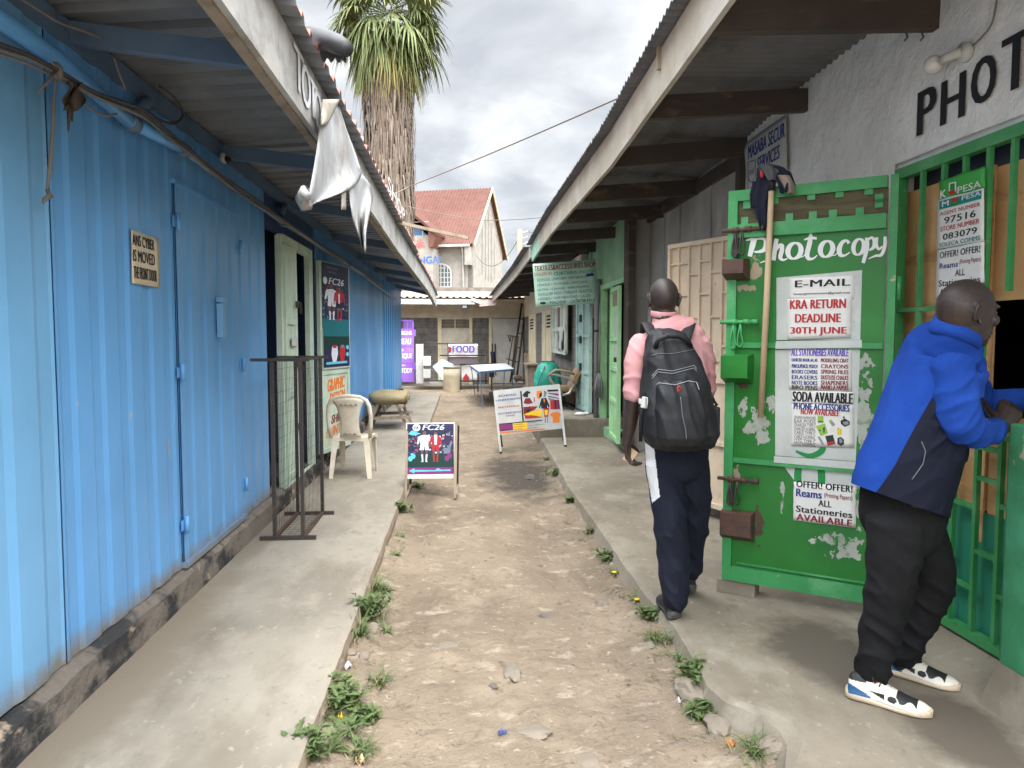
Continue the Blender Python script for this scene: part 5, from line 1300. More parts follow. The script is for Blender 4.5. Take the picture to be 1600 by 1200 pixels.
# worn patches where paint and paper have come away
random.seed(8)
def blotch(F, mb, cx, cy, rx, ry, lift, mi=0, rough=.35, spikes=0):
    """Flaked patch: the cells of a fine mesh kept where ragged noise says so."""
    c_ = F.px(cx, cy); k_ = F.px(cx + rx, cy)[0] - c_[0]; h_ = c_[1] - F.px(cx, cy + ry)[1]; s_ = random.uniform(0, 50)
    d = .0034; nx = int(1.7 * k_ / d); ny = int(1.7 * h_ / d); V = {}; Vl = []; Fs = []
    for i in range(-nx, nx):
        for j in range(-ny, ny):
            a, b_ = (i + .5) * d, (j + .5) * d
            q = 1 - math.hypot(a / k_, b_ / h_) + .75 * fbm((a, b_), 16, 4, s_) + .45 * fbm((a * 1.0, b_ * .45), 48, 3, s_ + 7)
            if q < .14: continue
            f = []
            for e in ((i, j), (i + 1, j), (i + 1, j + 1), (i, j + 1)):
                if e not in V: V[e] = len(Vl); Vl.append(F.at(c_[0] + e[0] * d, c_[1] + e[1] * d, lift))
                f.append(V[e])
            Fs.append(f)
    mb.add(Vl, Fs, mi)
_DB = blotch
def blotch(F, mb_, *a, **k):
    mi = k.pop('mi', 0); m_ = MB(); _DB(F, m_, *a, **k)
    if m_.f: part('worn_patch', m_, [(M['scuff'], M['tan_scuff'], M['rust'])[mi]], door)
M['tan_scuff'] = mat('tan_scuff', (.33, .27, .19), .9, var=.2)
blotch(DF, mb, 1185, 665, 20, 26, -.0045, spikes=.5); blotch(DF, mb, 1160, 640, 7, 24, -.0045, spikes=.9); blotch(DF, mb, 1205, 628, 7, 18, -.0045, spikes=.6); blotch(DF, mb, 1172, 668, 10, 10, -.0043, spikes=.6)
blotch(DF, mb, 1352, 565, 16, 16, -.0045, spikes=1.1); blotch(DF, mb, 1352, 640, 14, 50, -.0043, spikes=.8); blotch(DF, mb, 1347, 720, 6, 30, -.0044, spikes=.8)
blotch(DF, mb, 1320, 855, 28, 20, -.0045, spikes=1.0); blotch(DF, mb, 1290, 842, 22, 6, -.0043, spikes=1.2); blotch(DF, mb, 1345, 780, 10, 40, -.0044, spikes=1.0); blotch(DF, mb, 1222, 770, 3, 28, -.0043); blotch(DF, mb, 1268, 845, 10, 5, -.0042, spikes=1)
blotch(DF, mb, 1180, 425, 9, 22, -.0045, mi=1, spikes=1.2); blotch(DF, mb, 1163, 449, 26, 5, -.0044, mi=1, spikes=1); blotch(DF, mb, 1184, 812, 9, 26, -.0045, mi=2, spikes=.7); blotch(DF, mb, 1160, 600, 18, 7, -.0044, mi=2, spikes=1); blotch(DF, mb, 1150, 736, 9, 14, -.0043, mi=1, spikes=1)
# white painted ground under the papers
mb = MB()
DF.pout(mb, [(1213, 531), (1213, 434), (1347, 422), (1344, 531)], -.0035); DF.pout(mb, [(1211, 712), (1211, 547), (1344, 540), (1337, 721)], -.0035); DF.pout(mb, [(1220, 722), (1338, 733), (1338, 772), (1280, 764), (1240, 750)], -.0034)
DF.pout(mb, [(1212, 545), (1213, 533), (1347, 531), (1347, 543)], .0115); DF.pout(mb, [(1210, 722), (1210, 712), (1338, 721), (1338, 733)], .0135)
part('painted_panel', mb, [M['whitewash']], door)
# painted lettering: script "Photocopy" in brush strokes, big letters S A
def brush(F, mb, P, W, mi=0, lift=-.003, zf=None):
    """Ribbon through zoom points P with per-point widths W (zoom pixels)."""
    pts = []; n = len(P)
    W = W if isinstance(W, (list, tuple)) else [W] * n
    for i in range(n - 1):
        a_, b_, c_, d_ = P[max(i - 1, 0)], P[i], P[i + 1], P[min(i + 2, n - 1)]
        for q in range(7):
            t = q / 7
            f = lambda k: .5 * (2 * b_[k] + (c_[k] - a_[k]) * t + (2 * a_[k] - 5 * b_[k] + 4 * c_[k] - d_[k]) * t * t + (3 * b_[k] - a_[k] - 3 * c_[k] + d_[k]) * t ** 3)
            pts.append((f(0), f(1), lerp(W[i], W[i + 1], t)))
    pts.append((*P[-1], W[-1])); V = []
    for i, (x, y, w_) in enumerate(pts):
        x0, y0, _ = pts[max(i - 1, 0)]; x1, y1, _ = pts[min(i + 1, len(pts) - 1)]
        dx, dy = x1 - x0, y1 - y0; l_ = math.hypot(dx, dy) or 1
        for s_ in (-1, 1):
            c_ = F.px(*zf(x - s_ * dy / l_ * w_ / 2, y + s_ * dx / l_ * w_ / 2)); V.append(F.at(*c_, lift + .00001 * i))
    mb.add(V, [(2 * i, 2 * i + 1, 2 * i + 3, 2 * i + 2) for i in range(len(pts) - 1)], mi)
mb = MB()
S = lambda P, W, d=0: brush(DF, mb, P, W, 0, -.0030 + d, Z3)
S([(222, 500), (250, 492), (290, 490)], [4, 14, 10]); S([(268, 492), (258, 530), (244, 585)], [30, 30, 22])
S([(285, 490), (318, 490), (332, 510), (322, 548), (292, 560), (268, 560)], [10, 16, 24, 24, 14, 8], .0006)
S([(300, 620), (318, 612), (335, 608)], [3, 7, 6])
S([(388, 490), (380, 540), (372, 606)], [22, 24, 22]); S([(380, 560), (400, 530), (416, 528), (416, 555), (408, 590), (424, 604), (446, 596)], [10, 18, 24, 24, 22, 12, 6], .0006)
def ring(cx, cy, rx, ry, w1, w2, d=0, tilt=.25):
    P = []; W = []
    for q in range(17):
        t = 2 * PI * q / 16 + 1.2; P.append((cx + rx * math.cos(t) - tilt * ry * math.sin(t) * 0 + tilt * -1 * ry * math.sin(t) * .5, cy + ry * math.sin(t)))
        W.append(w1 + (w2 - w1) * abs(math.cos(t)))
    S(P, W, d)
ring(484, 555, 35, 42, 10, 28); S([(500, 592), (530, 585), (550, 560)], [4, 6, 4], .0008)
S([(572, 460), (566, 510), (552, 570), (560, 596), (585, 596), (606, 578)], [14, 26, 26, 20, 10, 5], .0006); S([(536, 496), (570, 486), (604, 488)], [6, 16, 14], .001)
ring(656, 545, 33, 42, 10, 28); S([(682, 580), (700, 578), (716, 566)], [4, 6, 4], .0008)
S([(776, 515), (764, 500), (740, 510), (724, 545), (730, 575), (752, 580), (782, 562)], [20, 12, 20, 28, 24, 12, 5], .0004)
ring(828, 534, 28, 42, 9, 24)
S([(872, 484), (872, 540), (852, 620)], [20, 24, 18]); S([(876, 500), (896, 484), (912, 500), (908, 535), (884, 552)], [8, 14, 20, 20, 8], .0006)
S([(926, 482), (922, 520), (936, 545), (956, 530)], [16, 20, 14, 8]); S([(970, 478), (968, 530), (950, 575), (918, 582), (880, 598)], [16, 20, 18, 12, 4], .0006)
part('lettering', mb, [M['ink_white']], door, 'white hand painted script')
mb = MB()
S2 = lambda P, W: brush(DF, mb, P, W, 0, -.002, Z2)
S2([(790, 880), (700, 850), (600, 880), (600, 930), (700, 960), (800, 985), (800, 1050), (690, 1095), (560, 1050)], [50, 50, 55, 60, 60, 60, 60, 46, 20])
S2([(580, 1420), (580, 1250), (610, 1160), (690, 1140), (770, 1160), (800, 1250), (800, 1420)], [70, 70, 60, 40, 60, 70, 70])
part('lettering', mb, [M['ink_green']], door, 'large green letters S A')

# ------------------------------------------------------------------ papers on the door
def sheet_on(F, name, label, cat, quad_px, lines, th=.0012, lift=.0, mats_=None, extra=None, base='paper', wave=.002):
    t_ = thing(name, label, cat, F.at(*F.px(*quad_px[3])), group=None)
    (tl, tr, br, bl_) = [F.px(*q) for q in quad_px]
    mb = MB()
    sd = random.uniform(0, 30)
    def fn(u, v):
        a = lerp(lerp(bl_[0], br[0], u), lerp(tl[0], tr[0], u), v); b = lerp(lerp(bl_[1], br[1], u), lerp(tl[1], tr[1], u), v)
        return F.at(a + .003 * nz((v * 5, sd, u), 1) * (u in (0, 1)), b + .003 * nz((u * 5, sd + 4, v), 1) * (v in (0, 1)), lift + wave * (.5 + .5 * nz((u * 2, v * 3, sd), 1)))
    mb.sheet(fn, 10, 8, F.n * -th); part('sheet', mb, [M[base]], t_)
    if lines:
        mb = MB(); ms = []
        for ln in lines:
            txt, xl, yb_, xr, yt, ink = ln[:6]
            if ink not in ms: ms.append(ink)
            F.ptext(mb, txt, xl, yb_, xr, yt, lift + wave + .0015, ms.index(ink), ln[6] if len(ln) > 6 else .05)
        part('lettering', mb, [M[k_] for k_ in ms], t_)
    if extra: extra(t_, F, lift + wave + .0012)
    return t_
def zl(zf, rows_):
    o_ = []
    for r_ in rows_:
        xl, yb_ = zf(r_[1], r_[2]); xr, yt = zf(r_[3], r_[4]); o_.append((r_[0], xl, yb_, xr, yt, *r_[5:]))
    return o_
q = lambda zf, P: [zf(*p) for p in P]
sheet_on(DF, 'paper_notice', 'email address paper, topmost of the notices on the green door', 'notice', q(Z1, [(562, 462), (1120, 440), (1116, 640), (562, 640)]), zl(Z1, [('E-MAIL', 610, 540, 1085, 464, 'ink', .07), ('newpagesstationers@gmail.com', 600, 610, 1080, 572, 'ink', .02)]), lift=-.002)
sheet_on(DF, 'paper_notice', 'white paper with the tax return deadline in red on the green door', 'notice', q(Z1, [(546, 640), (1092, 615), (1086, 970), (548, 985)]), zl(Z1, [('KRA RETURN', 568, 725, 1050, 637, 'ink_red', .06), ('DEADLINE', 612, 840, 1006, 762, 'ink_red', .06), ('30TH JUNE', 573, 952, 1055, 876, 'ink_red', .06)]), lift=.001)
rowsL = ['EXERCISE BOOK A4, A5', 'PENCIL/PENCIL POUCH', 'BOOKS COVERS', 'ERASERS', 'NOTE BOOKS', 'BIRO PENS']; rowsR = ['MODELLING CRAY', 'CRAYONS', 'SPRING FILES', 'DUSTLESS CHALKS', 'SHAPENERS', 'MANILLA PAPERS']
rl = [('ALL STATIONERIES AVAILABLE', 517, 155, 1057, 90, 'ink_purple', .03)]
for i in range(6):
    yb_ = (212, 268, 320, 373, 424, 468)[i]; rl.append((rowsL[i], 522, yb_, 765, yb_ - 30, 'ink_navy' if i < 5 else 'ink', .05)); rl.append((rowsR[i], 795, yb_ + 3, 1055, yb_ - 30, 'ink_mar', .05))
sheet_on(DF, 'paper_notice', 'stationery price list in blue and maroon on the green door', 'notice', q(Z2, [(496, 85), (1085, 78), (1080, 490), (494, 472)]), zl(Z2, rl), lift=-.002, base='paper_old' if False else 'paper')
sheet_on(DF, 'paper_notice', 'paper strip offering soda in large black letters on the green door', 'notice', q(Z2, [(520, 488), (1105, 492), (1104, 606), (520, 604)]), zl(Z2, [('SODA AVAILABLE', 530, 582, 1098, 508, 'ink', .05)]), lift=.001)
M['ink_soft'] = mk('soft_black_ink', (.07, .07, .08), .6, var=0)
def icons(t_, F, l):
    mb = MB(); ms = [mk('gadget_green', (.25, .45, .08)), mk('gadget_dark', (.03, .035, .04)), mk('gadget_yellow', (.65, .5, .03)), mk('gadget_grey', (.25, .26, .28)), M['ink_red']]
    o_ = lambda P, mi, d=0: F.outline(mb, [F.px(*Z2(*p)) for p in P], l + d, mi)
    o_([(765, 720), (820, 720), (820, 782), (765, 782)], 0); o_([(772, 768), (815, 768), (815, 778), (772, 778)], 1, .0004)
    o_([(748, 815), (835, 790), (862, 880), (795, 908)], 0); o_([(815, 830), (835, 825), (830, 880), (822, 880)], 1, .0004); o_([(780, 850), (795, 848), (795, 862), (782, 864)], 1, .0004)
    o_([(868, 765), (892, 752), (932, 800), (905, 818)], 3); o_([(870, 765), (890, 754), (900, 770), (884, 782)], 0, .0004)
    o_([(980, 765), (1020, 742), (1066, 770), (1068, 800), (1020, 822), (985, 795)], 1); o_([(1000, 775), (1050, 768), (1058, 795), (1020, 806)], 3, .0004); o_([(1000, 730), (1015, 720), (1022, 738), (1008, 745)], 1)
    o_([(948, 838), (990, 838), (990, 895), (948, 895)], 2); o_([(955, 830), (963, 830), (963, 842), (955, 842)], 1)
    o_([(836, 908), (910, 896), (932, 980), (862, 1000)], 1); o_([(858, 965), (922, 955), (930, 978), (864, 992)], 4, .0004)
    o_([(765, 915), (785, 908), (826, 985), (810, 995)], 3); o_([(952, 925), (985, 916), (1012, 940), (1012, 985), (985, 1002), (950, 980)], 1); o_([(966, 935), (990, 930), (1000, 965), (975, 978)], 3, .0004)
    for k_ in range(8): a = k_ * PI / 4; o_([(905 + 16 * math.cos(a), 850 + 14 * math.sin(a)), (905 + 19 * math.cos(a), 850 + 17 * math.sin(a)), (905 + 18 * math.cos(a + .6), 850 + 16 * math.sin(a + .6))], 1)
    part('picture', mb, ms, t_)
pl = [('PHONE ACCESSORIES', 540, 655, 1068, 616, 'ink_navy', .05), ('NOW AVAILABLE', 606, 703, 970, 669, 'ink_red', .05)]
for i, s_ in enumerate(('ORAIMO EARPHONES', 'EAR PODS', 'CHARGER TYPE C', 'CHARGER NORMAL', 'CABLE TYPE C', 'CABLE NORMAL', 'OTG TYPE C', 'OTG NORMAL')):
    yb_ = (750, 785, 820, 857, 893, 932, 970, 998)[i]; pl.append((s_, 546, yb_ - 4, 747, yb_ - 24 if i < 7 else yb_ - 20, 'ink_soft', .0))
sheet_on(DF, 'paper_notice', 'phone accessories list with small gadget pictures on the green door', 'notice', q(Z2, [(522, 606), (1104, 600), (1108, 1022), (520, 1003)]), zl(Z2, pl), lift=-.001, extra=icons)
sheet_on(DF, 'paper_notice', 'printing paper offer notice, lowest paper on the green door', 'notice', q(Z4, [(382, 634), (645, 660), (648, 832), (380, 800)]), zl(Z4, [('OFFER! OFFER!', 393, 656, 634, 652, 'ink', .05), ('Reams', 392, 696, 503, 674, 'ink_navy', .05), ('(Printing Papers)', 512, 706, 633, 694, 'ink_mar', .01), ('ALL', 487, 738, 545, 718, 'ink', .04), ('Stationeries', 392, 762, 633, 762, 'ink', .05), ('AVAILABLE', 393, 797, 632, 798, 'ink_mar', .06)]), lift=-.002)

# broom stick and the rags over the door
M['stick'] = mat('bare_stick', (.48, .36, .22), .6, layers=[((.36, .25, .14), (9, 9, 2), .5, .7)], bump=[((30, 30, 5), .3, .003)])
sa, sbb = DF.px(1209, 292); ea, eb = DF.px(1192, 651)
mb = MB(); mb.tube([DF.at(ea, eb, .055), DF.at((sa + ea) / 2 + .004, (sbb + eb) / 2, .06), DF.at(sa, sbb, .05)], [.0165, .017, .0155], 12)
broom = thing('broom_stick', 'pale wooden broom stick hung upright against the green door', 'broom', DF.at(ea, eb, .055)); part('handle', mb, [M['stick']], broom)
mb = MB(); mb.tube([DF.at(sa, sbb - .03, .05), DF.at(sa + .001, sbb + .06, .05)], [.02, .022], 12); part('ferrule', mb, [M['ink']], broom)
M['cloth_navy'] = mat('navy_cloth', (.012, .014, .028), .9, bump=[((20, 20, 6), .5, .01)], var=.2)
M['cloth_grey'] = mat('grey_cloth', (.09, .09, .10), .9, bump=[((20, 20, 6), .5, .01)], var=.2)
M['cloth_tan'] = mat('tan_cloth', (.26, .21, .17), .9, var=.15)
rag = thing('hanging_rags', 'dark navy and grey rags draped over the top of the green door', 'rags', DF.at(*DF.px(1195, 290), .05))
def drape(P, W, lift, mk_, amp=.02, name='cloth', nf=9):
    """Cloth hanging down the door through pixel centre line P with widths W (px)."""
    mb = MB(); n = len(P)
    def fn(u, v):
        k_ = min(v * (n - 1), n - 1.001); i = int(k_); f = k_ - i
        x = lerp(P[i][0], P[i + 1][0], f); y = lerp(P[i][1], P[i + 1][1], f); w_ = lerp(W[i], W[i + 1], f)
        a, b = DF.px(x + (u - .5) * w_, y); return DF.at(a, b, lift + amp * math.sin(nf * u + 2 * v) * (.4 + .6 * v) + .03 * math.sin(PI * u))
    mb.sheet(fn, 16, 18, DF.n * -.003); return part(name, mb, [M[mk_]], rag)
drape([(1199, 268), (1197, 290), (1192, 320), (1196, 345), (1196, 361)], [30, 30, 24, 20, 10], .025, 'cloth_navy', .022)
drape([(1184, 285), (1180, 305), (1180, 326)], [14, 14, 10], .015, 'cloth_navy', .015)
drape([(1208, 262), (1222, 272), (1232, 290), (1230, 305)], [26, 34, 26, 14], .05, 'cloth_navy', .02)
drape([(1228, 278), (1236, 292), (1240, 306)], [20, 18, 12], .062, 'cloth_tan', .012, 'tan_cloth')
drape([(1200, 262), (1208, 272), (1212, 286)], [24, 22, 12], .07, 'cloth_grey', .015, 'grey_cloth')
mb = MB(); a, b = DF.px(1195, 275); mb.ball(DF.at(a, b, .065), (.012, .008, .022), 10, 8); part('red_patch', mb, [M['ink_red']], rag)
mb = MB(); a, b = DF.px(1203, 268); mb.ball(DF.at(a, b, .03), (.05, .045, .035), 14, 10); a, b = DF.px(1216, 270); mb.ball(DF.at(a, b, .03), (.05, .045, .03), 14, 10); part('knotted_cloth', mb, [M['cloth_grey']], rag)
# block under the corner of the door
bp_ = pt(1160, 915, Z=.04)
single('stone_block', MB().bevbox((1.62, 4.165, .04), (.22, .13, .085), .008, Matrix.Rotation(R(-34), 3, 'Z')), [M['pave_r']], 'grey concrete block under the free corner of the green door', 'block', (1.62, 4.165, 0))

# ================================================================== grille doorway with plywood
XGr = XR + .035
grille = part('grille', MB(), [M['green_edge']], row, 'green barred shop front') if False else None
def gy(px_, X=XGr): return pt(px_, 527, X=X).y
mb = MB()
mb.b2((XGr - .03, 2.78, 2.345), (XGr + .02, 3.89, 2.40)); mb.b2((XGr - .03, 3.845, .10), (XGr + .02, 3.89, 2.345)); mb.b2((XGr - .03, 2.78, .10), (XGr + .02, 2.83, 2.345)); mb.b2((XGr - .03, 2.83, .10), (XGr + .02, 3.845, .14))
fg = part('grille_frame', mb, [M['green_edge']], row)
def bar(y, z0, z1): m_ = MB(); m_.bar((XGr - .012, y, z0), (XGr - .012, y, z1), .022, .022, (0, 1, 0)); part('bar', m_, [M['green_edge']], fg)
def cross(y0, y1, z, s_=0): m_ = MB(); m_.bar((XGr - .011, y0, z), (XGr - .011, y1, z + s_), .02, .022); part('crossbar', m_, [M['green_edge']], fg)
ysb = [pt(x, 400, X=XGr).y for x in (1442, 1475, 1508, 1545, 1583)]
for y in ysb[:4]: bar(y, 1.66, 2.345)
bar(ysb[4], 1.70, 2.345)
cross(ysb[3] + .011, 3.845, 1.645)
for i, y in enumerate(ysb): bar(y, .14, 1.645 if i < 4 else 1.12)
for (y0, y1), zz in zip(((ysb[0], 3.845), (ysb[1], ysb[0]), (ysb[2], ysb[1]), (ysb[3], ysb[2]), (ysb[4], ysb[3]), (2.83, ysb[4])), ((.42, .78, 1.04), (.30, .62, .92), (.48, .80, 1.08), (.34, .72, 1.15), (.52, .86, 1.0), (.36, .76, 1.06))):
    for z in zz: cross(y0 + .011, y1 - .011, z)
M['ply'] = mat('plywood', (.62, .35, .15), .6, layers=[((.68, .42, .21), (1.2, 1.6, 3.5), .48, .68), ((.40, .21, .085), (1, 1.2, 8), .56, .70), ((.22, .11, .05), (7, 7, 7), .73, .77)], spec=.35, var=.08)
XP = XGr + .045
mb = MB(); YH = pt(1552, 500, X=XP).y
mb.b2((XP, YH + .03, 1.66), (XP + .012, 3.92, 2.28)); part('plywood_sheet', mb, [M['ply']], row)
mb = MB(); mb.b2((XP + .014, 2.7, 1.665), (XP + .026, YH + .04, 2.27)); part('plywood_sheet', mb, [M['ply']], row)
mb = MB(); mb.b2((XP + .001, YH, .70), (XP + .012, 3.92, 1.655)); part('plywood_sheet', mb, [M['ply']], row)
mb = MB(); mb.b2((XP + .003, 2.79, .68), (XP + .014, YH - .005, 1.15)); part('plywood_sheet', mb, [M['ply']], row)
mb = MB(); mb.b2((XP - .012, YH, .55), (XP - .002, YH + .07, 1.6)); part('plywood_strip', mb, [M['ply']], row)
part('gap_shade_sheet', MB().b2((XP + .035, 2.79, 2.2), (XP + .04, 3.92, 2.42)), [mk('dark_blue_grey', (.035, .042, .055))], row)  # dark sheet added to colour the shaded gap above the plywood
M['teal_sheet'] = mat('teal_sheet', (.03, .23, .14), .5, layers=[((.05, .30, .20), (2, 2, 2), .5, .7), ((.02, .13, .09), (4, 4, 2), .58, .74)])
mb = MB(); mb.b2((XP - .01, 2.79, .12), (XP + .0, 3.92, .69)); part('lower_sheet', mb, [M['teal_sheet']], row)
mb = MB(); mb.tube([(XGr - .03, 3.84, 2.2), (XGr - .035, 3.845, 1.9), (XGr - .03, 3.85, 1.66)], .0035, 6); part('cord', mb, [M['stick']], fg)
# counter inside the hatch
mb = MB(); mb.b2((XP + .03, 2.9, 1.02), (XP + .55, 3.25, 1.05)); part('counter', mb, [M['ply']], row)
# adverts on the grille
M['board_green'] = mk('board_green', (.04, .33, .05), .4, spec=.4)
GF = Face((XGr - .034, 0, 0), (0, -1, 0), (0, 0, 1))
Z5 = zo(1300, 180, 4)
sheet_on(GF, 'sign_board', 'green money agent board at the top of the shop grille', 'sign', q(Z5, [(670, 412), (950, 320), (955, 452), (672, 528)]), zl(Z5, [('K', 677, 522, 718, 462, 'ink_white', .06), ('PESA', 786, 492, 935, 404, 'ink_white', .02)]), th=.004, lift=.0, wave=.0005, base='board_green',
    extra=lambda t_, F, l: part('phone_emblem', (lambda m_: (F.outline(m_, [F.px(*Z5(*p)) for p in [(732, 425), (778, 415), (778, 478), (732, 488)]], l, 0), F.outline(m_, [F.px(*Z5(*p)) for p in [(740, 430), (770, 424), (770, 470), (740, 477)]], l + .0006, 1), F.outline(m_, [F.px(*Z5(*p)) for p in [(726, 480), (770, 462), (776, 490), (745, 500)]], l + .0012, 2), m_)[-1])(MB()), [M['ink_white'], M['ink_green'], M['ink_red']], t_))
def mp(t_, F, l):
    m_ = MB(); o_ = lambda P, mi, d=0: F.outline(m_, [F.px(*Z5(*p)) for p in P], l + d, mi)
    o_([(678, 540), (942, 470), (942, 522), (678, 592)], 0); o_([(750, 520), (798, 508), (798, 562), (750, 574)], 1, .0004); o_([(752, 525), (800, 515), (796, 535), (756, 546)], 2, .0008)
    part('banner_band', m_, [mk('band_teal', (.01, .22, .22)), M['ink_green'], M['ink_red']], t_)
    m_ = MB()
    F.ptext(m_, 'M', *Z5(696, 574), *Z5(740, 530), l + .0014, 0, .06); F.ptext(m_, 'PESA', *Z5(820, 533), *Z5(940, 472), l + .0014, 0, .05); part('lettering', m_, [M['ink_white']], t_)
sheet_on(GF, 'paper_notice', 'agent and store number paper on the shop grille under the green board', 'notice', q(Z5, [(665, 530), (955, 455), (955, 785), (660, 840)]), zl(Z5, [('AGENT NUMBER', 682, 630, 935, 542, 'ink_red', .03), ('97516', 708, 681, 908, 590, 'ink', .04), ('STORE NUMBER', 685, 729, 930, 644, 'ink_red', .03), ('083079', 700, 781, 915, 697, 'ink', .04), ('SOLECA COMMS', 678, 826, 935, 750, 'ink_teal', .03)]), lift=.004, extra=mp, wave=.001)
sheet_on(GF, 'paper_notice', 'printing paper offer notice on the shop grille above the man in blue', 'notice', q(Z5, [(662, 842), (955, 788), (955, 1045), (652, 1150)]), zl(Z5, [('OFFER! OFFER!', 680, 896, 935, 812, 'ink', .03), ('Reams', 678, 963, 795, 910, 'ink_navy', .04), ('(Printing Papers)', 803, 940, 938, 880, 'ink_mar', .0), ('ALL', 775, 1006, 838, 958, 'ink', .02), ('Stationeries', 672, 1072, 935, 1002, 'ink', .04), ('AVAILABLE', 675, 1135, 935, 1060, 'ink_mar', .04)]), lift=.003, wave=.001)
# painted shop name on the plaster, shop sign, bulb
PFc = Face((XR - .010, 0, 0), (0, -1, 0), (0, 0, 1))
Z8 = zo(1000, 0, 1600 / 600)
mb = MB()
for t, a in (('P', (1152, 570, 1240, 345)), ('H', (1250, 527, 1362, 290)), ('O', (1376, 452, 1492, 205)), ('T', (1500, 400, 1640, 100))): PFc.ptext(mb, t, *Z8(a[0], a[1]), *Z8(a[2], a[3]), lift=.002, bold=.055)
aT, bT = PFc.px(*Z8(1640, 400)); aP, bP = PFc.px(*Z8(1152, 570)); _, bP1 = PFc.px(*Z8(1240, 345))
PFc.text(mb, 'OCOPY', aT + .03, bP, aT + 1.15, bP1, .002, 0, .055)
part('lettering', mb, [M['ink']], row, 'large black painted shop lettering')
Z7 = zo(1120, 160, 1029 / 180)
MF = Face((XR - .03, 0, 0), (0, -1, 0), (0, 0, 1))
def shield(t_, F, l):
    m_ = MB(); P = [(282, 535), (345, 512), (348, 640), (318, 720), (284, 690)]
    for a_, b_ in zip(P, P[1:] + P[:1]): m_.bar(F.at(*F.px(*Z7(*a_)), l), F.at(*F.px(*Z7(*b_)), l), .006, .002, tuple(F.n))
    F.ptext(m_, 'MASABA', *Z7(292, 560), *Z7(340, 535), l, 0, .02); F.ptext(m_, 'W', *Z7(296, 665), *Z7(338, 580), l, 0, .0)
    part('emblem', m_, [M['ink_navy']], t_)
sheet_on(MF, 'sign_board', 'white security services sign high on the plaster under the right roof', 'sign', q(Z7, [(242, 372), (612, 112), (625, 640), (272, 780)]), zl(Z7, [('MASABA SECUR', 280, 512, 614, 170, 'ink_navy', .05), ('SERVICES', 362, 612, 566, 372, 'ink_navy', .05), ('OFFICE', 400, 690, 552, 555, 'ink_red', .05)]), th=.006, wave=.001, base='white_paint', extra=shield)
bl_ = thing('light_bulb', 'bare white bulb on a holder above the painted lettering', 'lamp', pt(1500, 85, X=XR))
c0 = pt(1512, 82, X=XR - .01)
mb = MB(); mb.tube([c0, c0 + Vector((-.03, 0, 0))], .045, 14); part('base', mb, [M['white_paint']], bl_)
mb = MB(); mb.tube([c0 + Vector((-.03, 0, 0)), c0 + Vector((-.06, .05, -.002)), c0 + Vector((-.065, .085, -.004))], [.022, .022, .02], 10); part('socket', mb, [M['white_paint']], bl_)
mb = MB(); mb.ball(c0 + Vector((-.07, .14, -.006)), .043, 16, 12); part('bulb', mb, [mk('frosted_glass', (.62, .60, .56), .25, spec=.5)], bl_)
wire_px([(1512, 78), (1530, 62), (1548, 40), (1556, 10), (1560, -30)], XR - .02, .004, 'wire', 'thin cable running up the plaster from the bare bulb', 'loose_cable')
for i, (x, y) in enumerate(((1415, 52), (1440, 52))):
    m_ = MB(); m_.tube([pt(x, y - 2, X=XR - .04), pt(x + 3, y + 6, X=XR - .05), pt(x - 2, y + 12, X=XR - .06)], .004, 5); single('roof_nail', m_, [M['steel_dark']], ('left' if i == 0 else 'right') + ' bent nail under the nearest beam at the plaster', 'nail', pt(x, y, X=XR - .04), 'bent nails under the near beam')
# peeling green pier at the right frame edge
M['peel'] = mat('peeling_green', (.045, .22, .10), .6, layers=[((.07, .30, .17), (3, 3, 3), .5, .7), ((.36, .31, .24), (5, 5, 3), .60, .625), ((.62, .60, .55), (30, 30, 16), .70, .72)], bump=[((5, 5, 3), .5, .02)])
pier = thing('pier', 'low peeling green concrete pier at the near side of the shop grille', 'pier', (2.31, 2.6, 0))
mb = MB(); mb.bevbox((2.265, 2.59, .67), (.20, .36, .98), .012); part('painted_top', mb, [M['peel']], pier)
mb = MB(); mb.add([(2.09, 2.36, -.05), (2.45, 2.36, -.05), (2.45, 2.80, -.05), (2.09, 2.80, -.05), (2.168, 2.42, .19), (2.37, 2.42, .19), (2.37, 2.775, .19), (2.168, 2.775, .19)], [(0, 1, 5, 4), (1, 2, 6, 5), (2, 3, 7, 6), (3, 0, 4, 7), (4, 5, 6, 7)]); part('footing', mb, [M['pave_r']], pier)
# cream grille door standing open further along
M['beige'] = mat('beige_paint', (.64, .51, .375), .5, layers=[((.66, .56, .42), (2, 2, 1), .5, .7), ((.28, .15, .08), (8, 8, 5), .69, .74), ((.45, .35, .25), (5, 5, 3), .58, .72)], spec=.4)
CD = Face((1.797, 6.36, 0), (.44, -.898, 0), (0, 0, 1)); CW = 1.13
mb = MB(); CD.rect(mb, 0, .10, CW, 2.30, -.03, 0, .012); cd = part('door', mb, [M['beige']], row, 'open beige barred door beyond the green one')
mb = MB()
for a, b, c_, d_ in ((0, .10, .03, 2.30), (CW - .03, .10, CW, 2.30), (.03, 2.265, CW - .03, 2.30), (.03, .10, CW - .03, .14), (.03, 1.13, CW - .03, 1.17), (.03, .62, CW - .03, .65)): CD.rect(mb, a, b, c_, d_, -.018, 0, .03)
for i in range(1, 9):
    a = CW * i / 9; CD.rect(mb, a - .009, 1.17, a + .009, 2.265, -.018, 0, .022)
    for z in ((1.42, 1.85, 2.12) if i % 2 else (1.30, 1.66, 2.02)): CD.rect(mb, a + .009, z, a + CW / 9 - .009 if i < 9 else CW - .03, z + .016, -.018, 0, .018)
for z in (1.42, 1.85, 2.12): CD.rect(mb, .03, z, CW / 9 - .009, z + .016, -.018, 0, .018)
part('bars', mb, [M['beige']], cd)

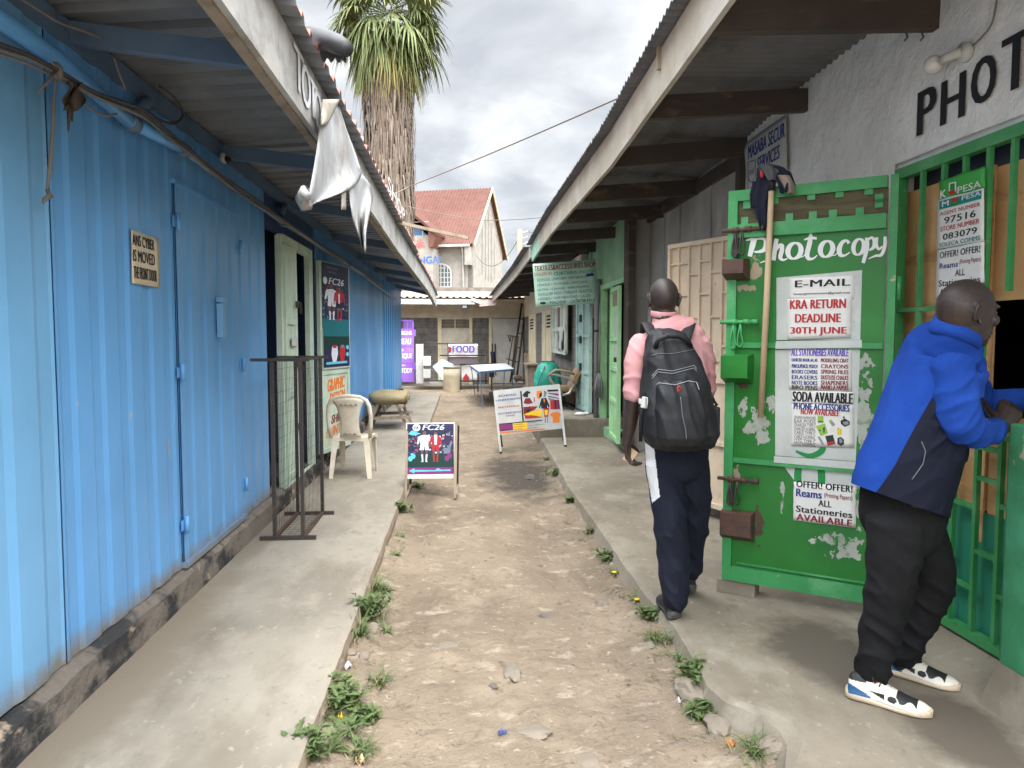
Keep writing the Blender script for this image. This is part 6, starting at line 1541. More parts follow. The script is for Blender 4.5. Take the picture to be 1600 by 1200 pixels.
# ================================================================== textile sign across the walkway
Z9 = zo(740, 380, 3.75)
TF = Face(pt(*Z9(365, 376), Y=11.35), pt(*Z9(715, 95), Y=11.35) - pt(*Z9(345, 122), Y=11.35), (0, 0, 1))
M['sign_green'] = mat('pale_green_board', (.40, .58, .44), .6, layers=[((.48, .64, .54), (3, 3, 3), .5, .7), ((.26, .33, .24), (6, 6, 6), .66, .76)])
rows_t = [('TEXTILES&ACCESSORIES SHOP', 357, 165, 712, 108, 'ink_mar', .03), ('DEALERS IN', 358, 193, 455, 167, 'ink_red', .02), ('CURTAINS', 470, 190, 605, 160, 'ink_teal', .03), ('UPHOLSTERY', 612, 178, 712, 153, 'ink_teal', .0), ('SCHOOL UNIFORM  MATERIALS', 372, 225, 655, 188, 'ink_navy', .0), ('LININGS • TETRONS • DECLONS', 374, 253, 665, 219, 'ink_navy', .0), ('SATINS • CANVAS • RIBBONS/PINS', 375, 281, 675, 246, 'ink_navy', .0), ('SHOULDER PADS • THREADS • ELASTICS', 378, 310, 693, 269, 'ink_navy', .0), ('HOOKS • TAPE MEASURES • LACES', 380, 337, 682, 298, 'ink_navy', .0), ('MACHINE', 450, 358, 540, 332, 'ink_navy', .0), ('OILS', 566, 352, 610, 330, 'ink_navy', .0), ('0728-331-566', 612, 346, 732, 320, 'ink', .03)]
rows_t = [r_[:6] + (.0 if r_[6] < .03 else .03,) for r_ in rows_t]
def tx(t_, F, l):
    m_ = MB(); o_ = lambda P, mi: F.outline(m_, [F.px(*Z9(*p)) for p in P], l, mi)
    o_([(660, 180), (690, 176), (690, 170), (708, 184), (692, 198), (692, 192), (660, 198)], 0); o_([(390, 345), (408, 345), (408, 340), (426, 350), (410, 362), (410, 357), (390, 357)], 1); part('arrow', m_, [M['ink_navy'], M['ink']], t_)
tsn = sheet_on(TF, 'sign_board', 'pale green textiles and accessories sign hung across the right walkway', 'sign', q(Z9, [(345, 122), (715, 95), (735, 350), (365, 376)]), zl(Z9, rows_t), th=.012, wave=.001, base='sign_green', extra=tx)
mb = MB()
for x, y in ((845, 411), (925, 405)): mb.tube([TF.at(*TF.px(x, y), -.01), TF.at(TF.px(x, y)[0], TF.px(x, y)[1] + .25, -.01)], .004, 5)
part('hanging_wire', mb, [M['wire_dark']], tsn)

# ================================================================== school uniforms board
ZA = zo(760, 580, 1200 / 140)
uA = pt(*ZA(970, 172), Y=10.2) - pt(*ZA(98, 260), Y=10.2)
AF = Face(pt(*ZA(130, 560), Y=10.2), uA, Vector((0, .12, 1)))
ab = thing('sandwich_board', 'wide white school uniforms sandwich board leaning by the right kerb', 'sign', (1.0, 10.3, -.1))
A_ = [ZA(*p) for p in ((98, 260), (970, 172), (1030, 765), (165, 855))]
mb = MB(); AF.pout(mb, A_, 0, 0, .008); part('panel', mb, [M['white_paint']], ab)
ms = ['ink', 'ink_mar', 'ink_navy', 'ink_red', 'ink_orange', 'ink_yellow', 'p_mag', 'p_grey']
mb = MB(); o_ = lambda P, mi, d=0: AF.outline(mb, [AF.px(*ZA(*p)) for p in P], .011 + d, mi)
o_([(450, 268), (470, 266), (502, 668), (482, 670)], 0); o_([(155, 705), (745, 650), (747, 664), (157, 718)], 0)
o_([(160, 720), (350, 700), (360, 785), (170, 808)], 6); o_([(350, 700), (520, 684), (540, 680), (552, 770), (360, 785)], 5); o_([(165, 818), (780, 765), (785, 780), (168, 836)], 4)
o_([(545, 262), (590, 280), (580, 300), (560, 300), (555, 350), (500, 345), (500, 325), (485, 340), (480, 320), (520, 275)], 0)
o_([(520, 365), (580, 358), (622, 425), (560, 440), (495, 430)], 1); o_([(635, 350), (645, 350), (648, 412), (636, 412)], 3)
o_([(672, 265), (740, 258), (742, 320), (700, 375), (670, 340)], 4); o_([(710, 300), (742, 280), (742, 330), (705, 365)], 0, .001); o_([(765, 255), (808, 280), (790, 345), (765, 340), (770, 290)], 7)
o_([(815, 250), (970, 243), (970, 268), (818, 275)], 0); o_([(822, 290), (972, 300), (972, 330), (825, 300)], 6); o_([(825, 330), (980, 362), (980, 372), (828, 345)], 2); o_([(828, 355), (930, 385), (835, 385)], 7)
o_([(735, 365), (800, 358), (848, 470), (832, 490), (815, 450), (812, 500), (735, 500), (730, 450), (718, 495), (702, 490)], 0); o_([(760, 375), (785, 375), (775, 430)], 4, .001)
o_([(850, 390), (895, 386), (900, 510), (858, 512)], 3); o_([(895, 386), (978, 382), (986, 506), (900, 510)], 1); o_([(915, 386), (930, 386), (936, 508), (922, 508)], 0, .001); o_([(948, 384), (958, 384), (966, 506), (956, 506)], 2, .001)
o_([(492, 480), (690, 470), (640, 520), (500, 580)], 1); o_([(500, 580), (640, 525), (745, 515), (745, 610), (560, 600)], 5); o_([(505, 585), (620, 590), (745, 615), (520, 640)], 3); o_([(520, 520), (600, 500), (560, 560)], 0, .001); o_([(560, 470), (640, 470), (620, 500)], 3, .001)
o_([(760, 490), (840, 490), (825, 610), (775, 612)], 3); o_([(775, 520), (825, 520), (815, 590), (785, 590)], 5, .001); o_([(782, 600), (792, 600), (795, 690), (780, 690)], 7); o_([(812, 600), (822, 600), (826, 690), (815, 690)], 7)
o_([(850, 575), (885, 548), (920, 552), (960, 545), (995, 575), (985, 610), (978, 605), (980, 685), (890, 690), (886, 610), (860, 605)], 4)
part('picture', mb, [M[k_] for k_ in ms], ab)
mb = MB()
for t, xl, yb_, xr, yt, mi in (('SCHOOL', 162, 348, 405, 295, 2), ('UNIFORMS', 128, 405, 452, 348, 2), ('MATERIALS', 162, 498, 436, 448, 3), ('ACCESSORIES', 155, 582, 462, 530, 2), ('SHOP', 265, 610, 382, 578, 1), ('Laces', 170, 750, 250, 730, 3), ('Zippers', 172, 778, 270, 752, 3), ('Suspenders', 178, 806, 350, 772, 0), ('THREADS', 360, 726, 485, 700, 0), ('Scissors', 368, 755, 505, 728, 0), ('Suring', 372, 784, 470, 762, 0), ('Terino', 550, 700, 655, 678, 0), ('Tape Measure', 545, 740, 780, 700, 0), ('Elastics', 550, 770, 685, 742, 0), ('0712 345', 835, 726, 975, 708, 1)):
    if t == '0712 345': continue
    AF.ptext(mb, t, *ZA(xl, yb_), *ZA(xr, yt), .0135, mi, .05)
part('lettering', mb, [M[k_] for k_ in ms], ab)
for (tx_, ty_), (bx, by_), gz_ in (((104, 262), (192, 1090), -.10), ((968, 174), (1058, 1000), 0.0)):
    b_ = pt(*ZA(bx, by_), Z=gz_ + .01); t0 = AF.at(*AF.px(*ZA(tx_, ty_)), -.014)
    mb = MB(); mb.bar(b_, t0, .03, .02, (0, 1, 0)); part('leg', mb, [M['white_paint']], ab)
    mb = MB(); mb.bar((b_.x + .05, b_.y + .55, gz_ + .01), t0 + Vector((.0, .03, -.02)), .025, .02, (0, 1, 0)); part('leg', mb, [M['steel_dark']], ab)
    mb = MB(); mb.bevbox((b_.x, b_.y, gz_ + .012), (.035, .03, .025), .004); part('foot', mb, [M['ink']], ab)
# ================================================================== things at the far end of the lane
def fp(x, y, Y): return pt(x, y, Y=Y)
# purple sign door of the tailor's
M['purple'] = mat('purple_paint', (.30, .14, .62), .5, layers=[((.38, .22, .68), (2, 2, 2), .5, .7)])
Yp = 22.9
ZB = zo(600, 440, 6)
PFp = Face((0, Yp, 0), (1, 0, 0), (0, 0, 1))
pd = thing('sign_board', 'tall purple shop sign with white lettering at the end of the left shop', 'sign', fp(640, 598, Yp))
mb = MB(); PFp.prect(mb, *ZB(60, 940), *ZB(280, 440), 0, 0, .04)
for y in (450, 512, 760, 822): pass
PFp.prect(mb, *ZB(270, 512), *ZB(298, 450), .0, 0, .05); PFp.prect(mb, *ZB(270, 822), *ZB(298, 760), .0, 0, .05)
part('panel', mb, [M['purple']], pd)
mb = MB()
for q_ in range(7): PFp.prect(mb, *ZB(180, 432 - q_ * 9), *ZB(265, 428 - q_ * 9), .0, 0, .02)
PFp.prect(mb, *ZB(60, 446), *ZB(280, 438), 0, 0, .045); PFp.prect(mb, *ZB(265, 440), *ZB(280, 362), 0, 0, .04); PFp.prect(mb, *ZB(216, 440), *ZB(224, 362), 0, 0, .03); PFp.prect(mb, *ZB(60, 370), *ZB(280, 360), 0, 0, .04)
part('louver', mb, [M['purple']], pd)
mb = MB()
for y in (608, 765): PFp.prect(mb, *ZB(60, y + 4), *ZB(270, y), .041)
part('seam', mb, [mk('dark_purple', (.14, .06, .32))], pd)
mb = MB()
for t, xl, yb_, xr, yt in (('DESIGNS', 110, 500, 262, 462), ('BUREAU', 95, 588, 255, 532), ('>', 165, 655, 188, 628), ('BOUTIQUE', 60, 728, 268, 672), ('AND', 160, 792, 200, 776), ('CUSTODY', 90, 858, 268, 810)): PFp.ptext(mb, t, *ZB(xl, yb_), *ZB(xr, yt), .046, 0, .05)
part('lettering', mb, [M['ink_white']], pd)
# white board and stacked cream boxes
ws = thing('display_shelf', 'white painted wooden shelf unit shaped like a letter beside the purple sign', 'shelf', fp(660, 598, 22.7))
SFc = Face((0, 22.6, 0), (1, 0, 0), (0, 0, 1))
mb = MB(); SFc.prect(mb, *ZB(302, 955), *ZB(370, 585), 0, 0, .05); part('upright', mb, [M['white_paint']], ws)
for y0, y1, mk_ in ((700, 785, 'paper'), (818, 900, 'white_paint'), (936, 962, 'white_paint')):
    mb = MB(); SFc.prect(mb, *ZB(372, y1), *ZB(438 if y1 < 930 else 555, y0), -.1, 0, .3 if y1 < 930 else .12); part('box_shelf', mb, [M[mk_]], ws)
# black steel railing
rl_ = thing('railing', 'black steel tube railing in front of the end building', 'railing', fp(700, 600, 22.4))
A = lambda x, y, Y=22.35: fp(*ZB(x, y), Y)
for P in ([(370, 582), (880, 578)], [(520, 692), (960, 690)], [(600, 580), (604, 960)], [(955, 690), (955, 960)], [(720, 780), (722, 1050)], [(715, 775), (1030, 770)], [(372, 930), (980, 930)]):
    mb = MB(); mb.tube([A(*p) for p in P], .02, 8); part('tube', mb, [M['steel_dark']], rl_)
# printed banner
bn = thing('banner', 'white printed food banner with red lettering tied to the black railing', 'banner', A(740, 940))
BFc = Face((0, 22.42, 0), (1, 0, 0), (0, 0, 1))
mb = MB(); a0, b0 = BFc.px(*ZB(598, 945)); a1, b1 = BFc.px(*ZB(880, 582)); mb.sheet(lambda u, v: BFc.at(lerp(a0, a1, u), lerp(b0, b1, v), .02 * math.sin(9 * u + 3 * v)), 16, 8, (0, .003, 0)); part('sheet', mb, [M['paper']], bn)
mb = MB(); BFc.ptext(mb, 'FOOD', *ZB(642, 665), *ZB(850, 600), .03, 0, .05); BFc.ptext(mb, 'CORNER', *ZB(665, 695), *ZB(770, 680), .03, 1, .05)
BFc.outline(mb, [BFc.px(*ZB(615 + 20 * math.cos(t), 635 + 26 * math.sin(t))) for t in [k_ * PI / 8 for k_ in range(16)]], .03, 1)
BFc.pout(mb, [ZB(740, 900), ZB(770, 860), ZB(800, 900), ZB(795, 940), ZB(750, 940)], .03, 1); BFc.pout(mb, [ZB(600, 705), ZB(880, 705), ZB(880, 775), ZB(600, 775)], .028, 2)
part('print', mb, [M['ink_purple'], M['ink_red'], mk('banner_grey', (.16, .13, .14))], bn)
# light blue board leaning
mb = MB(); mb.prism([fp(*ZB(455, 795), 22.1), fp(*ZB(545, 725), 22.15), fp(*ZB(650, 775), 22.15), fp(*ZB(560, 935), 22.1)], (0, .03, 0)); single('board', mb, [mk('pale_cyan_board', (.50, .68, .68), .6)], 'square pale cyan board standing on one corner behind the drum', 'board', fp(*ZB(560, 935), 22.1))
# drum
cD = fp(*ZB(634, 1030), 21.5)
dr = thing('drum', 'pale tan concrete drum standing on the dirt by the railing', 'drum', (cD.x, 21.6, -.1))
mb = MB(); mb.lathe([(.24, -.11), (.243, .1), (.238, .35), (.24, .62), (.215, .62), (.21, .5), (0, .5)], (cD.x, 21.6, 0), 28); part('barrel', mb, [mat('drum_concrete', (.44, .37, .26), .85, layers=[((.33, .27, .19), (4, 4, 4), .5, .7)])], dr)
mb = MB(); mb.lathe([(.236, .6), (.25, .605), (.25, .63), (.236, .63), (.236, .6)], (cD.x, 21.6, 0), 28); part('rim', mb, [M['plinth']], dr)
# blue table
tb = thing('table', 'small table with blue edged white top and thin blue legs on the dirt', 'table', (.75, 17, -.1))
Ya, Ybk = 16.4, 17.9
t1 = fp(748, 580, Ya); zt_ = t1.z
T_ = [pt(748, 580, Z=zt_), pt(803, 576, Z=zt_), pt(790, 567.5, Z=zt_), pt(735, 570.5, Z=zt_)]
mb = MB(); mb.prism([p + Vector((0, 0, -.012)) for p in T_], (0, 0, .012)); part('top', mb, [M['whitewash']], tb)
mb = MB()
for a, b in zip(T_, T_[1:] + T_[:1]): mb.bar(a + Vector((0, 0, -.03)), b + Vector((0, 0, -.03)), .03, .04)
part('edge', mb, [mk('table_blue', (.06, .17, .38), .5)], tb)
for p, (dx, dy) in zip(T_, ((.06, .0), (-.04, .0), (-.04, .0), (.08, .0))):
    mb = MB(); mb.bar(p + Vector((.02 if dx > 0 else -.02, 0, -.03)), (p.x + dx * 1.6, p.y + dy, -.11), .022, .022, (0, 1, 0)); part('leg', mb, [M['blue_wood']], tb)
# leaning frames in the corner
Yl = 22.3
Lp = lambda x, y, Y=Yl: fp(600 + x / 3.75, 280 + y / 3.75, Y)
lf = thing('ladder', 'tall black steel ladder leaning in the far right corner', 'ladder', Lp(750, 1190))
for P in ([(832, 728, 23.0), (775, 1190, 22.2)], [(808, 728, 23.0), (740, 1190, 22.2)]):
    mb = MB(); mb.tube([Lp(*p) for p in P], .03, 8); part('rail', mb, [M['steel_dark']], lf)
mb = MB()
for t in (0.02, .2, .38, .56, .74): mb.tube([Lp(lerp(832, 775, t), lerp(728, 1190, t), lerp(23, 22.2, t)), Lp(lerp(808, 740, t), lerp(728, 1190, t), lerp(23, 22.2, t))], .016, 6)
part('rung', mb, [M['steel_dark']], lf)
cr = thing('clothes_rail', 'rusty clothes stand with angled legs before the pale steel door', 'clothes stand', Lp(740, 1150))
for P in ([(725, 915), (790, 925)], [(755, 920), (722, 1120)], [(770, 920), (745, 1160)], [(745, 915), (735, 950)], [(725, 915), (742, 950)], [(785, 925), (760, 1150)], [(715, 1050), (770, 1070)]):
    mb = MB(); mb.tube([Lp(*p, 22.0) for p in P], .018, 6); part('tube', mb, [M['rust']], cr)
mb = MB(); mb.ball(Lp(785, 1165, 21.9), (.14, .1, .09), 12, 8); mb.ball(Lp(810, 1172, 21.9), (.1, .08, .06), 12, 8); single('sack', mb, [mat('old_sack', (.16, .10, .08), .9, var=.2)], 'small brown bundle on the ground at the ladder foot', 'bundle', Lp(790, 1180, 21.9))
mb = MB(); mb.sheet(lambda u, v: Lp(lerp(622, 650, u) + 6 * math.sin(5 * v), lerp(1010, 1160, v), 22.2 + .04 * math.sin(8 * u)), 6, 8, (0, .004, 0)); single('jacket', mb, [M['cloth_navy']], 'dark navy cloth hanging beside the banner at the far end', 'cloth', Lp(636, 1010, 22.2))
mb = MB(); mb.tube([Lp(560, 1120, 21.5), Lp(562, 1230, 21.5)], .045, 8); mb.bevbox(Lp(590, 1120, 21.5), (.5, .4, .10), .02)
st2 = thing('stool', 'low dark stool half hidden behind the blue table', 'stool', Lp(590, 1200, 21.5)); part('seat', MB().bevbox(Lp(590, 1120, 21.5), (.5, .4, .08), .02), [M['wire_dark']], st2)
for dx in (-.2, .2):
    for dy in (-.15, .15): part('leg', MB().bar(Lp(590, 1125, 21.5) + Vector((dx, dy, 0)), Vector((Lp(590, 1120, 21.5).x + dx, 21.5 + dy, -.1)), .03, .03, (0, 1, 0)), [M['steel_dark']], st2)
mb = MB(); c_ = Lp(710, 1215, 20.2); mb.bevbox((c_.x, c_.y, -.04), (.9, .6, .12), .01); single('slab', mb, [mat('pink_slab', (.50, .40, .36), .8, var=.1)], 'pinkish flat slab on the dirt behind the white sandwich board', 'slab', (c_.x, c_.y, -.1))
mb = MB(); mb.bar(Lp(842, 1210, 20.6), Lp(832, 1020, 20.9), .12, .025, (0, 1, 0)); single('plank', mb, [M['timber']], 'grey weathered plank leaning on the far block wall', 'plank', Lp(842, 1210, 20.6))
# wooden stand, green bag, armchair, boxes
def wp(x, y, Y): return fp(740 + x / 3.75, 380 + y / 3.75, Y)
wsd = thing('wooden_stand', 'weathered wooden stand with flat top left of the green bag', 'stand', wp(345, 820, 15.6))
a = wp(318, 705, 15.6); b = wp(370, 830, 15.6)
mb = MB(); mb.bevbox(((a.x + b.x) / 2, 15.8, a.z - .02), (b.x - a.x + .1, .6, .04), .006); part('top', mb, [M['timber']], wsd)
mb = MB(); mb.b2((a.x, 15.6, -.1), (b.x, 16.0, a.z - .04)); part('body', mb, [M['timber']], wsd)
M['bag_green'] = mat('green_plastic_bag', (.02, .30, .21), .5, layers=[((.12, .46, .34), (2, 2, 5), .5, .68), ((.01, .17, .12), (5, 5, 5), .58, .72)], bump=[((9, 9, 9), .7, .03)], spec=.45)
Yg = 13.9
g0 = wp(435, 745, Yg)
bg = thing('sack', 'full green woven sack tied with dark cord by the armchair', 'sack', (g0.x, Yg, .28))
mb = MB(); mb.grid(lambda u, v: Vector((g0.x, Yg, .62)) + Vector((math.cos(2 * PI * u) * .265, math.sin(2 * PI * u) * .24, 0)) * (max(.0, math.sin(PI * min(1, max(0, v))) ** .38)) * (1 + .10 * nz((math.cos(2 * PI * u) * 2, math.sin(2 * PI * u) * 2, v * 4), 1.5)) + Vector((0, 0, lerp(-.36, .44, v))), 32, 20); part('body', mb, [M['bag_green']], bg)
mb = MB()
for s_ in (-1, 1): mb.tube([Vector((g0.x + s_ * .03, Yg - .05, 1.05)), Vector((g0.x + s_ * .10, Yg - .21, .90)), Vector((g0.x + s_ * .13 - .08, Yg - .262, .65)), Vector((g0.x + s_ * .12 - .12, Yg - .22, .35))], .007, 6)
mb.tube([Vector((g0.x + .12 * math.cos(t), Yg + .12 * math.sin(t), 1.04)) for t in [k_ * PI / 6 for k_ in range(13)]], .008, 6); part('cord', mb, [M['wire_dark']], bg)
M['seat_tan'] = mat('worn_tan_vinyl', (.30, .20, .11), .6, layers=[((.16, .10, .06), (6, 6, 6), .52, .7), ((.42, .32, .2), (4, 4, 4), .58, .72)])
M['tube_grey'] = mk('dull_chrome', (.42, .40, .37), .35, metal=.6, spec=.5)
Yc = 12.15
W9 = lambda x, y, Y=Yc: wp(x, y, Y)
ac = thing('armchair', 'old office armchair with bent tube arms and worn tan seat by the teal door', 'chair', (W9(540, 990).x, Yc, .28))
def arm(dy): return [W9(520, 880, Yc + dy), W9(450, 800, Yc + dy), W9(445, 770, Yc + dy), W9(475, 768, Yc + dy), W9(560, 790, Yc + dy), W9(585, 830, Yc + dy), W9(560, 880, Yc + dy), W9(520, 890, Yc + dy)]
for dy in (0, .5): part('arm', MB().tube(arm(dy), .022, 8), [M['tube_grey']], ac)
part('arm_pad', MB().tube([W9(440, 775), W9(480, 742), W9(560, 752), W9(590, 770)], [(.02, .04)] * 4, 8), [M['seat_tan']], ac)
mb = MB(); a = W9(480, 850); b = W9(580, 880); mb.bevbox(((a.x + b.x) / 2, Yc + .27, a.z - .02), (abs(b.x - a.x) + .16, .44, .09), .03); part('seat', mb, [M['seat_tan']], ac)
mb = MB(); mb.prism([W9(560, 860), W9(620, 730), W9(640, 735), W9(582, 865)], (0, .5, 0)); part('backrest', mb, [M['seat_tan']], ac)
mb = MB(); c_ = W9(540, 985); mb.tube([(c_.x, Yc + .27, a.z - .06), (c_.x, Yc + .27, .36)], .03, 8); part('column', mb, [M['ink']], ac)
for k_ in range(4):
    t = k_ * PI / 2 + .5; mb = MB(); mb.tube([(c_.x, Yc + .27, .40), (c_.x + .25 * math.cos(t), Yc + .27 + .25 * math.sin(t), .31)], .022, 6); mb.ball((c_.x + .25 * math.cos(t), Yc + .27 + .25 * math.sin(t), .305), .025, 8, 6); part('foot', mb, [M['ink']], ac)
a = W9(515, 965, 12.9); mb = MB(); mb.bevbox((a.x, 12.95, .46), (.42, .4, .35), .01); single('box', mb, [mat('brown_box', (.16, .10, .065), .8, layers=[((.26, .18, .11), (4, 4, 4), .5, .7)])], 'brown box on the raised pavement behind the armchair', 'box', (a.x, 12.95, .28))
mb = MB(); c_ = W9(625, 968, 11.4); mb.ball((c_.x, 11.4, .30), (.09, .06, .03), 12, 8); mb.ball((c_.x + .1, 11.45, .30), (.06, .05, .03), 12, 8); single('crumpled_paper', mb, [M['paper']], 'crumpled pale paper on the raised pavement under the teal door', 'litter', (c_.x, 11.4, .28))
# drain pipe and mop beside the light green door
p0 = wp(712, 370, 11.15); p1 = wp(725, 1130, 11.0)
dp = thing('drain_pipe', 'grey vertical drain pipe at the corner of the pale green shop', 'pipe', (p0.x, 11.0, 0)); mb = MB(); mb.tube([(p0.x, 11.0, 0), (p0.x - .0, 11.0, p0.z), (p0.x + .05, 11.1, p0.z + .4)], .04, 12); part('tube', mb, [mat('grey_pipe', (.19, .19, .20), .5, var=.15)], dp)
for z in (.7, 1.6): part('clip', MB().tube([(p0.x, 11.0, z - .02), (p0.x, 11.0, z + .02)], .047, 12), [M['steel_dark']], dp)
mo = thing('mop', 'grey string mop hung upside beside the drain pipe', 'mop', wp(735, 900, 10.85))
mb = MB(); random.seed(5)
for k_ in range(60):
    x = random.uniform(-.05, .05); y = random.uniform(-.04, .04); c_ = wp(735, 762, 10.85)
    mb.tube([c_ + Vector((x * .4, y * .4, 0)), c_ + Vector((x, y, -.15)), c_ + Vector((x * 1.3, y * 1.2, -random.uniform(.28, .4)))], .006, 4)
part('strings', mb, [mat('mop_grey', (.27, .27, .27), .95, var=.2)], mo)
mb = MB(); c_ = wp(735, 762, 10.85); mb.tube([c_, c_ + Vector((.01, .03, .75))], .012, 8); part('handle', mb, [M['timber']], mo)
# small things under the left eave end and wall lamp wire
# ================================================================== people
from mathutils.bvhtree import BVHTree
def proj(p):
    d = Vector(p) - EYE; z = d.dot(_fw); return (800 + F_PX * d.dot(_rt) / z, 600 - F_PX * d.dot(_up) / z)
def inside(q, P):
    x, y = q; r = False
    for (x0, y0), (x1, y1) in zip(P, P[1:] + P[:1]):
        if (y0 > y) != (y1 > y) and x < (x1 - x0) * (y - y0) / (y1 - y0) + x0: r = not r
    return r
def bvh(me): return BVHTree.FromPolygons([v.co for v in me.vertices], [p.vertices for p in me.polygons])
def on(t, x, y, lift=.003):
    """Point of a surface met by looking at a pixel, raised along its normal."""
    d = ray(x, y).normalized(); hit, n, i, dist = t.ray_cast(EYE, d)
    if hit is None: return None
    if n.dot(d) > 0: n = -n
    return hit + n * lift
def limb(mb, P, n=16, ref=None):
    """Rounded limb through (point, radius or (ra, rb)) pairs, ends closed by domes."""
    pts = [Vector(p) for p, r in P]; rs = [r if isinstance(r, tuple) else (r, r) for p, r in P]
    Q = []; W = []
    for i in range(len(pts) - 1):
        a_, b_, c_, d_ = pts[max(i - 1, 0)], pts[i], pts[i + 1], pts[min(i + 2, len(pts) - 1)]
        for q in range(4):
            t = q / 4; Q.append(.5 * ((2 * b_) + (c_ - a_) * t + (2 * a_ - 5 * b_ + 4 * c_ - d_) * t * t + (3 * b_ - a_ - 3 * c_ + d_) * t ** 3))
            s_ = t * t * (3 - 2 * t); W.append((lerp(rs[i][0], rs[i + 1][0], s_), lerp(rs[i][1], rs[i + 1][1], s_)))
    Q.append(pts[-1]); W.append(rs[-1])
    d0 = (Q[0] - Q[1]).normalized(); d1 = (Q[-1] - Q[-2]).normalized()
    pre = [(Q[0] + d0 * min(W[0]) * .55, tuple(c * .55 for c in W[0])), (Q[0] + d0 * min(W[0]) * .3, tuple(c * .86 for c in W[0]))]
    post_ = [(Q[-1] + d1 * min(W[-1]) * .3, tuple(c * .86 for c in W[-1])), (Q[-1] + d1 * min(W[-1]) * .55, tuple(c * .55 for c in W[-1]))]
    mb.tube([p for p, r in pre] + Q + [p for p, r in post_], [r for p, r in pre] + W + [r for p, r in post_], n, ref=ref)
    return mb
def hand(mb, wrist, d, pn, side, curls=(35, 40, 42, 45), s=1.0, thumb=.6):
    """Palm, four unequal fingers bent towards the palm normal pn, thumb leaving the palm's side."""
    wrist = Vector(wrist); d = Vector(d).normalized(); pn = Vector(pn); pn = (pn - d * pn.dot(d)).normalized(); side = Vector(side); side = (side - d * side.dot(d) - pn * side.dot(pn)).normalized()
    limb(mb, [(wrist - d * .02 * s, (.026 * s, .021 * s)), (wrist + d * .03 * s, (.036 * s, .018 * s)), (wrist + d * .085 * s, (.041 * s, .015 * s))], 12, ref=side)
    for k_, (off, ln) in enumerate(((.031, .92), (.011, 1.0), (-.010, .95), (-.029, .76))):
        p = wrist + d * (.088 - abs(off) * .15) * s + side * off * s; v = d.copy(); c_ = R(curls[k_]); P = [(p - d * .02 * s, .0098 * s)]
        for L_, f, r_ in ((.044, .55, .0092), (.028, 1.0, .0084), (.022, .8, .0072)):
            a = c_ * f; v = (v * math.cos(a) + pn * math.sin(a)); v.normalize(); pn2 = pn; p = p + v * L_ * ln * s; P.append((p, r_ * s))
            nd = v.cross(side).normalized(); pn = nd if nd.dot(pn2) > 0 else -nd
        pn = Vector(pn); limb(mb, P, 8)
        pn = (d.cross(side)).normalized() * (1 if True else 1)
        if pn.dot(hand.pn0) < 0: pn = -pn
    tv = (side * .8 + d * .75 + pn * thumb * .5).normalized(); p = wrist + d * .022 * s + side * .026 * s
    P = [(p, .0135 * s)]
    for L_, r_ in ((.038, .0115), (.030, .0098), (.022, .008)):
        p = p + tv * L_ * s; P.append((p, r_ * s)); tv = (tv * .9 + d * .25 + pn * .16 * thumb - side * .12).normalized()
    limb(mb, P, 8)
def hand_(mb, wrist, d, pn, side, **k_):
    d_ = Vector(d).normalized(); p_ = Vector(pn); hand.pn0 = (p_ - d_ * p_.dot(d_)).normalized(); hand(mb, wrist, d, pn, side, **k_)

M['skin'] = mat('dark_skin', (.032, .020, .0155), .42, layers=[((.055, .033, .025), (9, 9, 9), .5, .7)], bump=[((160, 160, 160), .12, .001)], spec=.45, var=.06)
M['scalp'] = mat('shaved_scalp', (.027, .0185, .0155), .5, layers=[((.034, .026, .023), (90, 90, 90), .52, .62)], bump=[((260, 260, 260), .3, .001)], spec=.4)
M['palm_skin'] = mat('palm_skin', (.20, .075, .05), .5)
def head(mb, c, f, up, s=1.0):
    """Skull, jaw, brow, nose, lips, ears; c skull centre, f facing, up crown."""
    c = Vector(c); f = Vector(f).normalized(); up = Vector(up); up = (up - f * up.dot(f)).normalized(); r = f.cross(up)
    rot = Matrix((r, f, up)).transposed()
    at = lambda x, y, z: c + (r * x + f * y + up * z) * s
    mb.ball(c, (.077 * s, .097 * s, .098 * s), 28, 18, rot=rot)
    mb.ball(at(0, .022, -.035), (.068 * s, .080 * s, .085 * s), 24, 16, rot=rot)
    mb.ball(at(0, .045, -.082), (.052 * s, .050 * s, .046 * s), 20, 14, rot=rot)
    mb.ball(at(0, .073, -.108), (.026 * s, .022 * s, .022 * s), 14, 10, rot=rot)
    mb.ball(at(0, .088, .012), (.052 * s, .014 * s, .012 * s), 16, 8, rot=rot)
    limb(mb, [(at(0, .090, -.002), .010 * s), (at(0, .104, -.030), .012 * s), (at(0, .112, -.044), .014 * s)], 10)
    for sx in (-1, 1):
        mb.ball(at(sx * .014, .100, -.046), (.011 * s, .012 * s, .009 * s), 10, 8, rot=rot)
        mb.ball(at(sx * .042, .072, -.036), (.026 * s, .022 * s, .022 * s), 12, 8, rot=rot)
        mb.ball(at(sx * .031, .079, -.010), (.014 * s, .013 * s, .009 * s), 12, 8, rot=rot)
        # ear: a dished shell with rim and lobe
        e_ = []
        for q in range(9):
            t = -1.2 + q * 3.9 / 8; e_.append((at(sx * (.077 + .010 * math.sin(min(PI, max(0, t + .6)))), -.008 - .017 * math.sin(t) * .9 - .004, -.020 + .030 * -math.cos(t) * -1), .0055 * s))
        limb(mb, e_, 8)
        mb.ball(at(sx * .076, -.006, -.020), (.007 * s, .016 * s, .026 * s), 12, 8, rot=rot)
        mb.ball(at(sx * .078, .002, -.050), (.006 * s, .008 * s, .010 * s), 10, 8, rot=rot)
    mb.ball(at(0, .092, -.076), (.027 * s, .013 * s, .008 * s), 14, 8, rot=rot); mb.ball(at(0, .089, -.090), (.024 * s, .013 * s, .009 * s), 14, 8, rot=rot)
    return at
